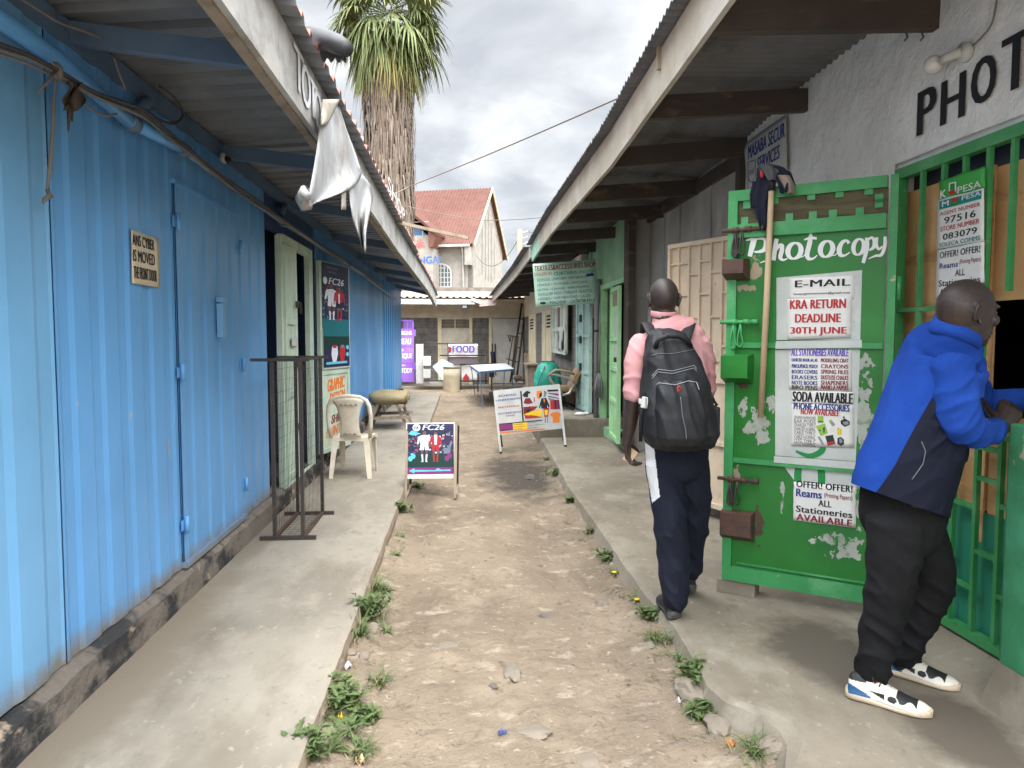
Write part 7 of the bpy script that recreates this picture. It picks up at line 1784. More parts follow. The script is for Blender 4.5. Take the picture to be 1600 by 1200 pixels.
def shoe(parent, heel, d, L_, mats_u, mats_s, fn=None, zr=0.0, w_=1.0, lace=True, lift=0.0):
    """Shoe with its heel end at heel pointing along d."""
    heel = Vector(heel); d = Vector(d); pitch = d.z; d = Vector((d.x, d.y, 0)).normalized(); sd = Vector((-d.y, d.x, 0)); up = Vector((0, 0, 1))
    tip = lambda x: up * (lift * max(0, 1 - x / (.72 * L_)))       # heel raised while the ball of the foot stays down
    at = lambda x, y, z: heel + d * x + sd * y + up * z + tip(x)
    prof = [(.0, .024, .080), (.03, .036, .102), (.10, .039, .108), (.22, .037, .102), (.36, .035, .098), (.48, .039, .086), (.62, .046, .068), (.76, .048, .056), (.88, .042, .048), (.96, .028, .040), (1.0, .012, .032)]
    mb = MB(); n = 20; V = []
    for x, hw, h in prof:
        for q in range(n):
            t = 2 * PI * q / n; cs, sn = math.cos(t), math.sin(t)
            yv = hw * w_ * math.copysign(abs(cs) ** .75, cs); zv = .018 + (h - .018) * (sn if sn > 0 else .0) ** .9 if sn > 0 else .018
            V.append(at(x * L_, yv * (1 - .25 * max(0, sn) ** 2), zv))
    k = len(prof)
    mb.add(V, [(i * n + j, i * n + (j + 1) % n, (i + 1) * n + (j + 1) % n, (i + 1) * n + j) for i in range(k - 1) for j in range(n)] + [tuple(range(n)), tuple(range((k - 1) * n, k * n))], 0, True)
    me = mb.mesh('shoe', mats_u, world_of(parent).inverted())
    bm = bmesh.new(); bm.from_mesh(me); bmesh.ops.subdivide_edges(bm, edges=bm.edges[:], cuts=9, use_grid_fill=True, smooth=.6); bm.to_mesh(me); bm.free()
    for p in me.polygons: p.use_smooth = True
    if fn:
        inv = world_of(parent)
        for p in me.polygons:
            c_ = inv @ p.center - heel; p.material_index = fn(c_.dot(d) / L_, c_.dot(sd), c_.z - tip(c_.dot(d)).z)
    u = bpy.data.objects.new('shoe', me); C.objects.link(u); u.parent = parent
    mb = MB(); sp_ = [(-.035, .020, .040), (.01, .037, .042), (.10, .043, .038), (.25, .041, .032), (.45, .042, .024), (.65, .050, .024), (.80, .052, .026), (.92, .044, .029), (1.0, .026, .031), (1.03, .010, .028)]
    V = []; n = 18
    for x, hw, h in sp_:
        for q in range(n):
            t = 2 * PI * q / n; cs, sn = math.cos(t), math.sin(t)
            V.append(at(x * L_, hw * w_ * math.copysign(abs(cs) ** .6, cs), h * .5 + h * .5 * math.copysign(abs(sn) ** .5, sn)))
    k = len(sp_); mb.add(V, [(i * n + j, i * n + (j + 1) % n, (i + 1) * n + (j + 1) % n, (i + 1) * n + j) for i in range(k - 1) for j in range(n)] + [tuple(range(n)), tuple(range((k - 1) * n, k * n))], 0, True)
    part('sole', mb, mats_s, u)
    if lace:
        mb = MB()
        for q in range(5):
            x = .34 + .055 * q; hh = .104 - .0072 * q * 1.3
            mb.tube([at(x * L_, -.026, hh - .014), at((x + .02) * L_, 0, hh + .004), at(x * L_ + .004, .026, hh - .014)], .0028, 6)
        mb.tube([at(.33 * L_, 0, .108), at(.29 * L_, .025, .118), at(.27 * L_, .04, .10)], .003, 6); mb.tube([at(.33 * L_, 0, .108), at(.30 * L_, -.02, .12), at(.33 * L_, -.04, .10)], .003, 6)
        part('laces', mb, [M['ink']], u)
    return u
def folds(me, a, fs, seed, extra=None):
    """Cloth creases: slanting ridged noise raised along the normals."""
    def fn(p, n):
        q = Vector((p.x * fs[0], p.y * fs[1], p.z * fs[2] + p.x * fs[3]))
        r = 1 - abs(mnoise.noise(q + Vector((seed, 0, seed)))) * 2; r2 = mnoise.noise(q * 2.3 + Vector((0, seed, 0)))
        k_ = extra(p) if extra else 1.0
        return n * (a * k_ * (max(0, r) ** 1.6 * 1.25 - .45 + .4 * r2))
    return warp(me, fn)

# ------------------------------------------------------------------ man in the pink shirt, walking away
Q = lambda x, y, Y=4.05: pt(x, y, Y=Y - .19)
man1 = thing('person', 'person in a pink shirt and navy trousers walking away with a black backpack', 'person', (1.18, 3.86, 0))
mb = MB()
at1 = head(mb, Q(1037, 463, 4.06), (.10, 1, -.06), (0, 0, 1), 1.0)
limb(mb, [(Q(1037, 478, 4.05), .055), (Q(1039, 500, 4.05), .060), (Q(1043, 520, 4.07), .075)])
limb(mb, [(Q(1045, 535), (.15, .08)), (Q(1050, 600), (.15, .09)), (Q(1056, 690), (.14, .09))], 20, ref=(1, 0, 0))
limb(mb, [(Q(1010, 538), .045), (Q(994, 575, 4.03), .043), (Q(990, 618, 4.02), .046), (Q(986, 650, 4.03), .040), (Q(980, 690, 4.05), .029)])
limb(mb, [(Q(1088, 535), .045), (Q(1099, 575, 4.07), .042), (Q(1100, 620, 4.10), .042), (Q(1092, 640, 4.24), .034), (Q(1086, 645, 4.34), .027)])
for P in ([(1040, 715, 4.05), (1049, 820, 4.04), (1054, 940, 4.00)], [(1082, 715, 4.05), (1088, 800, 4.16), (1078, 895, 4.32)]):
    limb(mb, [(Q(*P[0]), .08), (Q(*P[1]), .055), (Q(*P[2]), .038)])
hand_(mb, Q(979, 690, 4.05), Q(983, 722, 4.07) - Q(979, 690, 4.05), (.55, -.35, .1), (.5, .75, 0), curls=(38, 48, 54, 60), s=1.0, thumb=.8)
hand_(mb, Q(1086, 645, 4.34), (-.3, 1, .1), (-1, 0, 0), (0, 0, 1), curls=(60, 62, 64, 66))
body = remeshed(mb, 'body', [M['skin'], M['scalp'], M['palm_skin']], .0045, 3, .5)
hc = Q(1037, 463, 4.06)
def bm1(c_, n):
    if c_.z > hc.z - .035 and (c_.y < hc.y + .055 or c_.z > hc.z + .055) and abs(c_.x - hc.x) < .0775: return 1
    return 0
set_mats(body, bm1); part('body', body, None, man1)
# shirt
M['pink'] = mat('pink_shirt', (.50, .245, .245), .85, layers=[((.56, .31, .31), (4, 4, 4), .5, .7), ((.42, .185, .19), (7, 7, 5), .55, .75)], bump=[((220, 220, 220), .2, .001), ((9, 9, 7), .35, .01)], spec=.2, var=.05)
mb = MB()
sec_ = [(491, 1036, .060, .058), (497, 1038, .068, .068), (505, 1041, .105, .085), (514, 1044, .155, .10), (526, 1046, .192, .112), (545, 1047, .205, .12), (585, 1050, .200, .128), (640, 1055, .185, .12), (672, 1057, .168, .112), (690, 1058, .150, .10)]
limb(mb, [(Q(x, y, 4.06), (a, b)) for y, x, a, b in sec_], 32, ref=(1, 0, 0))
limb(mb, [(Q(1004, 536), .066), (Q(995, 560, 4.03), .063), (Q(992, 590, 4.02), .060), (Q(991, 612, 4.02), .056)])
limb(mb, [(Q(991, 603, 4.02), .060), (Q(990.5, 620, 4.02), .057)])
limb(mb, [(Q(1090, 534), .066), (Q(1099, 560, 4.07), .063), (Q(1101, 590, 4.09), .060), (Q(1101, 612, 4.11), .056)])
limb(mb, [(Q(1101, 603, 4.11), .060), (Q(1100, 618, 4.12), .057)])
shirt = remeshed(mb, 'shirt', [M['pink']], .007, 3)
cut(shirt, Q(990, 621, 4.02), (-.12, 0, -1)) if False else None
folds(shirt, .006, (9, 9, 13, 8), 2.2, lambda p: .35 if p.z > 1.52 else 1.0)
t_shirt = bvh(shirt); part('shirt', shirt, None, man1)
mb = MB(); ringp = [Q(1037.5, 490, 4.06) + Vector((.068 * math.cos(t), .066 * math.sin(t), .012 * math.sin(t))) for t in [k_ * PI / 12 for k_ in range(25)]]
mb.tube(ringp, [(.017, .004)] * 25, 8, ref=(0, 0, 1)); part('collar', mb, [M['pink']], man1)
# trousers
M['navy_cloth'] = mat('navy_trousers', (.0065, .0085, .020), .8, layers=[((.010, .013, .029), (5, 5, 5), .5, .7)], bump=[((200, 200, 200), .2, .001), ((10, 10, 6), .4, .012)], spec=.3)
mb = MB()
limb(mb, [(Q(1057, 672, 4.06), (.168, .115)), (Q(1058, 705, 4.06), (.172, .125)), (Q(1060, 735, 4.06), (.165, .12))], 28, ref=(1, 0, 0))
limb(mb, [(Q(1037, 722, 4.05), .100), (Q(1042, 765, 4.05), .098), (Q(1048, 820, 4.03), .090), (Q(1053, 880, 4.02), .081), (Q(1055, 925, 4.0), .074), (Q(1055, 941, 4.0), .071)], 20)
limb(mb, [(Q(1080, 722, 4.06), .098), (Q(1084, 765, 4.09), .094), (Q(1085, 810, 4.15), .084), (Q(1081, 855, 4.25), .073), (Q(1078, 892, 4.31), .064)], 20)
tr1 = remeshed(mb, 'trousers', [M['navy_cloth'], M['ink_white']], .0055, 4)
STR = [(1006, 672), (1021, 690), (1026, 735), (1031, 776), (1019, 786), (1010, 735), (1008, 700)]
folds(tr1, .008, (7, 7, 8, 12), 5.1, lambda p: .4 + .9 * max(0, min(1, (.95 - p.z) / .5)))
def stripe(c_, n):
    return 1 if n.dot(EYE - c_) > 0 and inside(proj(c_), STR) else 0
set_mats(tr1, stripe); part('trousers', tr1, None, man1)
M['shoe_black'] = mat('black_shoe', (.018, .018, .019), .6, bump=[((90, 90, 90), .3, .002)], spec=.35)
M['sole_grey'] = mat('grey_sole', (.06, .058, .055), .7, layers=[((.16, .14, .12), (12, 12, 12), .55, .7)])
pL = pt(1053, 967, Z=0.0); pR_ = pt(1078, 933, Z=0.0)
s1 = shoe(man1, (pL.x, pL.y, 0.0), (.06, 1, 0), .285, [M['shoe_black']], [M['sole_grey']], lace=False)
s2 = shoe(man1, (pR_.x, pR_.y, 0.012), (.10, 1, 0), .285, [M['shoe_black']], [M['sole_grey']], lift=.02)
mb = MB(); limb(mb, [(Q(1055, 934, 4.0), .040), (Q(1055, 946, 4.0), .038)]); limb(mb, [(Q(1078, 888, 4.32), .040), (Q(1078, 906, 4.32), .036)]); part('socks', mb, [M['paper']], man1)
# card in the hand
kc = Q(985, 712, 4.06)
card = thing('card', 'small tan card held in the left hand of the man in pink', 'card', kc)
part('sheet', MB().box(kc, (.050, .006, .075), Matrix.Rotation(R(35), 3, 'Y') @ Matrix.Rotation(R(-30), 3, 'Z')), [mk('card_tan', (.50, .33, .22))], card)
# backpack
M['pack'] = mat('black_backpack', (.010, .0105, .012), .6, layers=[((.016, .017, .019), (5, 5, 5), .5, .7)], bump=[((300, 300, 300), .25, .001), ((7, 7, 7), .45, .015)], spec=.35)
pack = thing('backpack', 'worn black backpack with grey zips on the back of the man in pink', 'backpack', Q(1062, 703, 3.83))
Yk = 3.80
def packrow(y, x0, x1, yb, yf, e_=.5, n=28):
    a = Q(x0, y, Yk); b = Q(x1, y, Yk); cx = (a.x + b.x) / 2; hw = (b.x - a.x) / 2; cy = (yb + yf) / 2 - .19; hd = (yf - yb) / 2
    return [Vector((cx + hw * math.copysign(abs(math.cos(t)) ** e_, math.cos(t)), cy + hd * math.copysign(abs(math.sin(t)) ** e_, math.sin(t)), a.z)) for t in [2 * PI * q / n for q in range(n)]]
def stack(mb, rows_, mi=0):
    n = len(rows_[0]); k = len(rows_)
    mb.add([p for r_ in rows_ for p in r_], [(i * n + j, i * n + (j + 1) % n, (i + 1) * n + (j + 1) % n, (i + 1) * n + j) for i in range(k - 1) for j in range(n)] + [tuple(range(n)), tuple(range((k - 1) * n, k * n))], mi, True)
mb = MB()
stack(mb, [packrow(*r_) for r_ in ((514, 1036, 1068, 3.87, 3.93), (520, 1024, 1078, 3.83, 3.945), (535, 1017, 1085, 3.79, 3.95), (560, 1013, 1094, 3.755, 3.95), (600, 1008, 1107, 3.725, 3.95), (645, 1004, 1117, 3.70, 3.95), (678, 1007, 1120, 3.695, 3.95), (695, 1014, 1116, 3.71, 3.95), (703, 1028, 1102, 3.76, 3.94))])
pk = remeshed(mb, 'main_body', [M['pack']], .007, 4)
folds(pk, .008, (7, 7, 6, 9), 9.3, None); t_pk = bvh(pk); part('main_body', pk, None, pack)
mb = MB()
stack(mb, [packrow(*r_) for r_ in ((593, 1030, 1078, 3.70, 3.80, .6), (599, 1022, 1088, 3.68, 3.80, .6), (615, 1018, 1092, 3.66, 3.80, .6), (650, 1016, 1094, 3.645, 3.80, .6), (680, 1018, 1096, 3.645, 3.80, .6), (692, 1028, 1090, 3.66, 3.80, .6))])
fpk = remeshed(mb, 'front_pocket', [M['pack']], .007, 4); folds(fpk, .007, (9, 9, 5, 9), 3.3); t_fp = bvh(fpk); part('front_pocket', fpk, None, pack)
M['zip'] = mk('grey_zip', (.13, .14, .16), .5); M['zip_light'] = mk('light_zip', (.24, .25, .28), .5)
def zipper(t, P, r, mk_, nm='zip', lift=.003):
    S = []
    for (a, b) in zip(P, P[1:]):
        for q in range(8): 
            h = on(t, lerp(a[0], b[0], q / 8), lerp(a[1], b[1], q / 8), lift)
            if h is not None: S.append(h)
    h = on(t, *P[-1], lift)
    if h is not None: S.append(h)
    if len(S) > 2: part(nm, MB().tube(S, r, 6), [M[mk_]], pack)
zipper(t_pk, [(1018, 556), (1030, 553), (1050, 553), (1070, 549), (1086, 546)], .0016, 'zip')
for dy in (0, 4): zipper(t_pk, [(1019, 588 + dy), (1028, 577 + dy), (1050, 580 + dy), (1070, 575 + dy), (1084, 571 + dy), (1088, 576 + dy)], .0016, 'zip_light')
zipper(t_fp, [(1020, 625), (1022, 606), (1030, 599), (1055, 602), (1075, 596), (1088, 598), (1092, 610)], .0024, 'zip_light')
zipper(t_fp, [(1063, 620), (1066, 650), (1071, 672), (1072, 686)], .0024, 'zip')
h = on(t_fp, 1060, 608, .004); mb = MB(); mb.ball(h, (.010, .004, .017), 14, 10); part('badge', mb, [mk('badge_red', (.35, .03, .02), .4)], pack)
h = on(t_fp, 1060, 607.5, .0085); mb = MB(); mb.box(h, (.006, .002, .012)); part('badge_mark', mb, [M['ink']], pack)
def strap(P, wd, th, nm, mk_='pack', ref=None): part(nm, MB().tube(P, [(wd, th)] * len(P), 10, ref=ref), [M[mk_]], pack)
strap([Q(1033, 545, 3.80), Q(1026, 532, 3.90), Q(1017, 518, 3.955), Q(1012, 507, 4.02), Q(1010, 505, 4.10), Q(1008, 520, 4.20), Q(1012, 570, 4.225), Q(1016, 640, 4.20)], .031, .007, 'shoulder_strap', ref=(1, .3, 0))
strap([Q(1068, 540, 3.80), Q(1070, 530, 3.90), Q(1075, 515, 3.955), Q(1078, 505, 4.02), Q(1080, 503, 4.10), Q(1080, 520, 4.20), Q(1082, 570, 4.225), Q(1085, 640, 4.20)], .031, .007, 'shoulder_strap', ref=(1, -.3, 0))
part('carry_handle', MB().tube([Q(1024, 543, 3.79), Q(1028, 532, 3.77), Q(1042, 525, 3.77), Q(1060, 525, 3.77), Q(1074, 531, 3.77), Q(1079, 541, 3.79)], [(.011, .014)] * 6, 10), [M['pack']], pack)
part('loose_strap', MB().tube([Q(1007, 625, 3.80), Q(1002, 650, 3.80), Q(1001, 690, 3.81)], [(.010, .002)] * 3, 8, ref=(1, 0, 0)), [M['pack']], pack)
part('side_pocket', MB().bevbox(Q(1009, 655, 3.83), (.03, .16, .16), .012), [M['pack']], pack)
part('side_pocket', MB().bevbox(Q(1113, 655, 3.83), (.03, .16, .14), .012), [M['pack']], pack)
part('compression_strap', MB().tube([Q(1108, 610, 3.78), Q(1116, 628, 3.78), Q(1120, 632, 3.80), Q(1112, 640, 3.76)], [(.008, .003)] * 4, 8), [M['pack']], pack)
c_ = Q(1008, 629, 3.76); mb = MB(); mb.bevbox(c_, (.038, .02, .055), .004, Matrix.Rotation(R(10), 3, 'Y')); wt = part('white_tag', mb, [M['white_paint']], pack); mb = MB(); mb.box(c_ + Vector((.002, -.011, .0)), (.006, .003, .05)); part('tag_stripe', mb, [M['zip']], wt)
part('white_tag', MB().bevbox(Q(1000, 627, 3.765), (.012, .02, .026), .003), [M['white_paint']], pack)

# ------------------------------------------------------------------ man in the blue jacket, leaning into the hatch
man2 = thing('person', 'person in a blue fleece jacket leaning to look into the barred shop hatch', 'person', (1.8, 2.92, 0))
B = lambda x, y, Y=2.98: pt(x, y, Y=Y - .13)
mb = MB()
hc2 = B(1508, 481, 2.87)
at2 = head(mb, hc2, (1, .05, -.10), (.10, 0, 1), 1.13)
limb(mb, [(B(1500, 495, 2.87), .058), (B(1494, 520, 2.89), .064), (B(1482, 550, 2.93), .08)])
limb(mb, [(B(1475, 575), (.16, .09)), (B(1440, 670), (.15, .10)), (B(1410, 780), (.14, .11))], 20, ref=(0, 1, 0))
limb(mb, [(B(1485, 575, 2.84), .05), (B(1497, 668, 2.79), .045), (B(1545, 672, 2.86), .038), (B(1566, 668, 2.91), .028)])
limb(mb, [(B(1490, 575, 3.15), .05), (B(1538, 632, 3.22), .045), (B(1603, 625, 3.12), .028)])
for P in ([(1398, 812, 2.95), (1392, 915, 2.96), (1362, 1055, 2.99)], [(1428, 812, 3.10), (1460, 905, 3.10), (1405, 1035, 3.19)]):
    limb(mb, [(B(*P[0]), .085), (B(*P[1]), .06), (B(*P[2]), .04)])
hand_(mb, B(1564, 666, 2.91), B(1580, 640, 2.95) - B(1564, 666, 2.91), (.5, .8, -.1), (-.25, .3, .9), curls=(46, 48, 52, 58), s=1.2, thumb=.7)
hand_(mb, B(1600, 622, 3.12), (1, -.15, .02), (-.1, -.7, -.7), (.1, -.8, .5), curls=(30, 35, 38, 42), s=1.0)
body2 = remeshed(mb, 'body', [M['skin'], M['scalp']], .0045, 3, .5)
def bm2(c_, n):
    q_ = c_ - hc2
    return 1 if q_.z > .005 - .25 * q_.x and q_.x < .070 + .0 * q_.z and (abs(q_.y) < .0835) and q_.z > -.05 else 0
set_mats(body2, bm2); part('body', body2, None, man2)
mb = MB()
for sx in (-1, 1): mb.ball(at2(sx * .031, .0865, -.010), .0095, 12, 8)
part('eyes', mb, [mk('eye_white', (.10, .085, .075), .3)], man2)
# jacket
M['fleece'] = mat('blue_fleece', (.011, .048, .26), .95, layers=[((.016, .062, .31), (6, 6, 6), .5, .7)], bump=[((240, 240, 240), .35, .0015), ((8, 8, 8), .35, .012)], spec=.15, var=.06)
M['fleece_navy'] = mat('navy_softshell', (.006, .008, .019), .8, bump=[((10, 10, 10), .3, .01)], spec=.2)
mb = MB()
limb(mb, [(B(1396, 815), (.180, .186)), (B(1404, 785), (.185, .188)), (B(1414, 745), (.185, .190)), (B(1432, 690), (.182, .182)), (B(1447, 640), (.186, .170)), (B(1462, 592), (.198, .152)), (B(1474, 558), (.200, .135)), (B(1484, 537, 2.94), (.145, .112)), (B(1491, 522, 2.91), (.098, .100)), (B(1497, 510, 2.90), (.078, .082))], 32, ref=(0, 1, 0))
ARM = [(B(1486, 574, 2.85), .080), (B(1494, 620, 2.81), .080), (B(1500, 656, 2.79), .074), (B(1520, 674, 2.81), .061), (B(1545, 674, 2.86), .052), (B(1557, 671, 2.89), .044)]
mb_a = MB(); limb(mb_a, ARM, 20)
ARM2 = [(B(1488, 575, 3.15), .085), (B(1515, 610, 3.20), .078), (B(1540, 628, 3.21), .068), (B(1570, 628, 3.17), .060), (B(1602, 625, 3.12), .048)]
mb_b = MB(); limb(mb_b, ARM2, 20)
jk = remeshed(mb, 'jacket', [M['fleece'], M['fleece_navy']], .007, 3)
def jk_fold(p):
    x, y = proj(p); f = .55
    if x > 1455 and 560 < y < 720: f = 1.5
    return f
folds(jk, .008, (6, 6, 9, -9), 4.4, jk_fold)
def seg(p, A_):
    best = 9
    for (a, ra), (b, rb) in zip(A_, A_[1:]):
        d = b - a; t = max(0, min(1, (p - a).dot(d) / d.dot(d))); best = min(best, (p - (a + d * t)).length)
    return best
def navy(c_, n):
    # panel under the arm: in front of a slanting seam
    return 1 if (c_ - sA).dot(sN) > 0 and c_.z < zA else 0
hA_, hB_ = B(1335, 758, 2.85), B(1475, 806, 2.85); hn = (hB_ - hA_).cross(Vector((0, 1, 0))).normalized(); hn = -hn if hn.z > 0 else hn; cut(jk, hA_, hn)
sA = B(1458, 632, 2.8); sB_ = B(1384, 785, 2.8); sN = (sB_ - sA).cross(Vector((0, 1, 0))).normalized(); zA = B(1458, 622, 2.8).z
if sN.x < 0: sN = -sN
bm = bmesh.new(); bm.from_mesh(jk)
for co, no in ((sA, sN), (Vector((0, 0, zA)), Vector((0, 0, 1)))): bmesh.ops.bisect_plane(bm, geom=bm.verts[:] + bm.edges[:] + bm.faces[:], plane_co=co, plane_no=no)
bm.to_mesh(jk); bm.free()
for p in jk.polygons: p.use_smooth = True
set_mats(jk, navy); t_jk = bvh(jk); part('jacket', jk, None, man2)
for m_, sd_ in ((mb_a, 6.1), (mb_b, 8.3)):
    sl = remeshed(m_, 'sleeve', [M['fleece']], .006, 3); folds(sl, .009, (9, 9, 12, -10), sd_); part('sleeve', sl, None, man2)
    if m_ is mb_a: t_sl = bvh(sl)
mb = MB(); cn = B(1494, 517, 2.895); ax = Vector((.28, 0, 1)).normalized(); u_ = Vector((1, 0, -.28)).normalized(); v_ = Vector((0, 1, 0))
rows_ = []
for h_, r_ in ((-.045, .086), (-.02, .092), (.0, .089), (.03, .083), (.048, .079), (.055, .074), (.048, .069), (.0, .068)):
    rows_.append([cn + ax * (h_ + .012 * math.cos(t) * -1) + u_ * r_ * 1.08 * math.cos(t) + v_ * r_ * math.sin(t) for t in [2 * PI * q / 28 for q in range(28)]])
stack(mb, rows_); me = mb.mesh('collar', [M['fleece']]); folds(me, .006, (8, 8, 22, 6), 1.2); part('collar', me, None, man2)
def seam(P, mk_, r=.0018, nm='seam', parent=man2, t=None):
    S = []
    for (a, b) in zip(P, P[1:]):
        for q in range(8):
            h = on(t or t_jk, lerp(a[0], b[0], q / 8), lerp(a[1], b[1], q / 8), .0015)
            if h is not None: S.append(h)
    if len(S) > 2: part(nm, MB().tube(S, r, 6), [M[mk_]], parent)
seam([(1440, 690), (1446, 705), (1442, 725), (1430, 742), (1424, 750)], 'zip', .002, 'pocket_zip')
seam([(1466, 600), (1476, 580), (1490, 572), (1510, 566), (1525, 566)], 'fleece', .002, t=t_sl)
mb = MB(); c0 = B(1531, 618, 3.14); mb.bevbox(c0, (.03, .012, .075), .004, Matrix.Rotation(R(15), 3, 'Y')); part('sleeve_label', mb, [M['paper_old']], man2)
# trousers
M['black_cloth'] = mat('black_trousers', (.0065, .0065, .0075), .85, layers=[((.010, .010, .011), (6, 6, 6), .5, .7), ((.018, .017, .016), (3, 3, 8), .62, .8)], bump=[((200, 200, 200), .25, .001), ((10, 10, 8), .4, .012)], spec=.25)
mb = MB()
limb(mb, [(B(1414, 762, 3.0), (.165, .165)), (B(1410, 800, 3.02), (.168, .165)), (B(1412, 835, 3.03), (.16, .14))], 26, ref=(0, 1, 0))
limb(mb, [(B(1400, 815, 2.95), .112), (B(1397, 865, 2.95), .104), (B(1391, 915, 2.96), .092), (B(1379, 970, 2.98), .080), (B(1367, 1025, 2.99), .069), (B(1363, 1050, 3.0), .065)], 20)
limb(mb, [(B(1428, 815, 3.10), .110), (B(1448, 865, 3.09), .098), (B(1460, 905, 3.09), .086), (B(1440, 955, 3.13), .075), (B(1418, 1005, 3.17), .070), (B(1410, 1028, 3.19), .066)], 20)
tr2 = remeshed(mb, 'trousers', [M['black_cloth']], .007, 3)
folds(tr2, .009, (7, 7, 10, 7), 7.7, lambda p: .4 + .9 * max(0, min(1, (.75 - p.z) / .4)))
part('trousers', tr2, None, man2)
M['sh_white'] = mat('white_leather', (.64, .60, .52), .5, layers=[((.50, .44, .34), (14, 14, 14), .55, .75)], spec=.4)
M['sh_sole'] = mat('cream_sole', (.55, .44, .31), .6, layers=[((.40, .30, .20), (16, 16, 16), .52, .7)], bump=[((3, 3, 120), .4, .004)])
M['sh_blue'] = mk('shoe_blue', (.02, .09, .20), .5); M['sh_red'] = mk('shoe_red', (.45, .06, .05), .5)
def sneaker(sgn):
    def fn(x, y, z):
        a = y * sgn
        top = z > .030 + .028 * (1 - min(1, abs(y) / .045)) if x > .5 else z > .078
        if .60 < x < .86 and z > .040 - .02 * (x - .6) and abs(y) < .040 + .01 * math.sin(30 * x): return 1        # toe mesh
        if .50 < x < .62 and .034 < z < .056: return 1 if (x - .56) ** 2 / .0034 + (z - .045) ** 2 / .00014 < 1 else 0
        if .27 < x < .47 and .036 < z < .058 and z > .058 - (x - .27) * .11 : return 1 if z < .057 else 0
        if x < .24 and z > .082: return 1
        if x < .30 and .030 < z < .066 and z < .072 - .12 * x: return 2
        if .30 < x < .37 and .088 < z < .096: return 3
        if x > .36 and z > .086 and abs(y) < .014: return 1
        return 0
    return fn
SU = [M['sh_white'], M['shoe_black'], M['sh_blue'], M['sh_red']]
hA = pt(1326, 1086, Z=0.0); tA = pt(1447, 1118, Z=0.0)
shoe(man2, (hA.x, hA.y, 0), (tA.x - hA.x, tA.y - hA.y, 0), .30, SU, [M['sh_sole']], sneaker(1), w_=1.12)
hB = pt(1378, 1046, Z=0.0); tB = pt(1470, 1071, Z=0.0)
shoe(man2, (hB.x, hB.y, 0), (tB.x - hB.x, tB.y - hB.y, 0), .30, SU, [M['sh_sole']], sneaker(1), w_=1.12)
mb = MB(); limb(mb, [(B(1363, 1045, 3.0), .048), (B(1361, 1070, 3.0), .045)]); limb(mb, [(B(1409, 1025, 3.19), .045), (B(1406, 1042, 3.2), .043)]); part('socks', mb, [M['ink']], man2)
# ================================================================== weeds, stones and litter along the lane
M['weed'] = mat('weed_leaf', (.09, .13, .042), .7, layers=[((.14, .175, .068), (9, 9, 9), .5, .7), ((.055, .09, .028), (14, 14, 14), .55, .7), ((.20, .17, .10), (20, 20, 20), .62, .72)], spec=.3)
M['weed_dry'] = mat('dry_weed', (.22, .20, .09), .8, var=.2)
M['stone'] = mat('lane_stone', (.215, .18, .14), .9, layers=[((.28, .245, .20), (7, 7, 7), .5, .68), ((.18, .15, .12), (10, 10, 10), .58, .74)], bump=[((22, 22, 22), .5, .01)], spec=.15)
M['stone_dark'] = mat('dark_lane_stone', (.13, .115, .10), .9, layers=[((.22, .19, .16), (9, 9, 9), .5, .7)], bump=[((22, 22, 22), .5, .01)])
def blade(mb, base, az, L_, wd, lift, bend, mi=0, ser=0, segs=5):
    """Leaf rising from base, arching over; ser>0 gives a toothed, broad dandelion-like edge."""
    d = Vector((math.cos(az), math.sin(az), 0)); sd = Vector((-d.y, d.x, 0)); P = []
    n = segs * (2 if ser else 1)
    for q in range(n + 1):
        t = q / n; el = lift - bend * t
        c_ = base + d * (L_ * (math.sin(lift) * 0 + t * math.cos(lift * (1 - t * .6)))) + Vector((0, 0, L_ * (t * math.sin(lift) - bend * t * t * .6)))
        w_ = wd * math.sin(PI * min(1, .12 + .88 * t)) ** .7 * (1 - .25 * t)
        if ser: w_ *= (1.0 if q % 2 else .5)
        w_ = max(w_, .0008)
        P += [c_ - sd * w_ + Vector((0, 0, w_ * .25)), c_, c_ + sd * w_ + Vector((0, 0, w_ * .25))]
    mb.add(P, [(3 * i + a, 3 * i + a + 1, 3 * i + 4 + a, 3 * i + 3 + a) for i in range(n) for a in (0, 1)], mi, True)
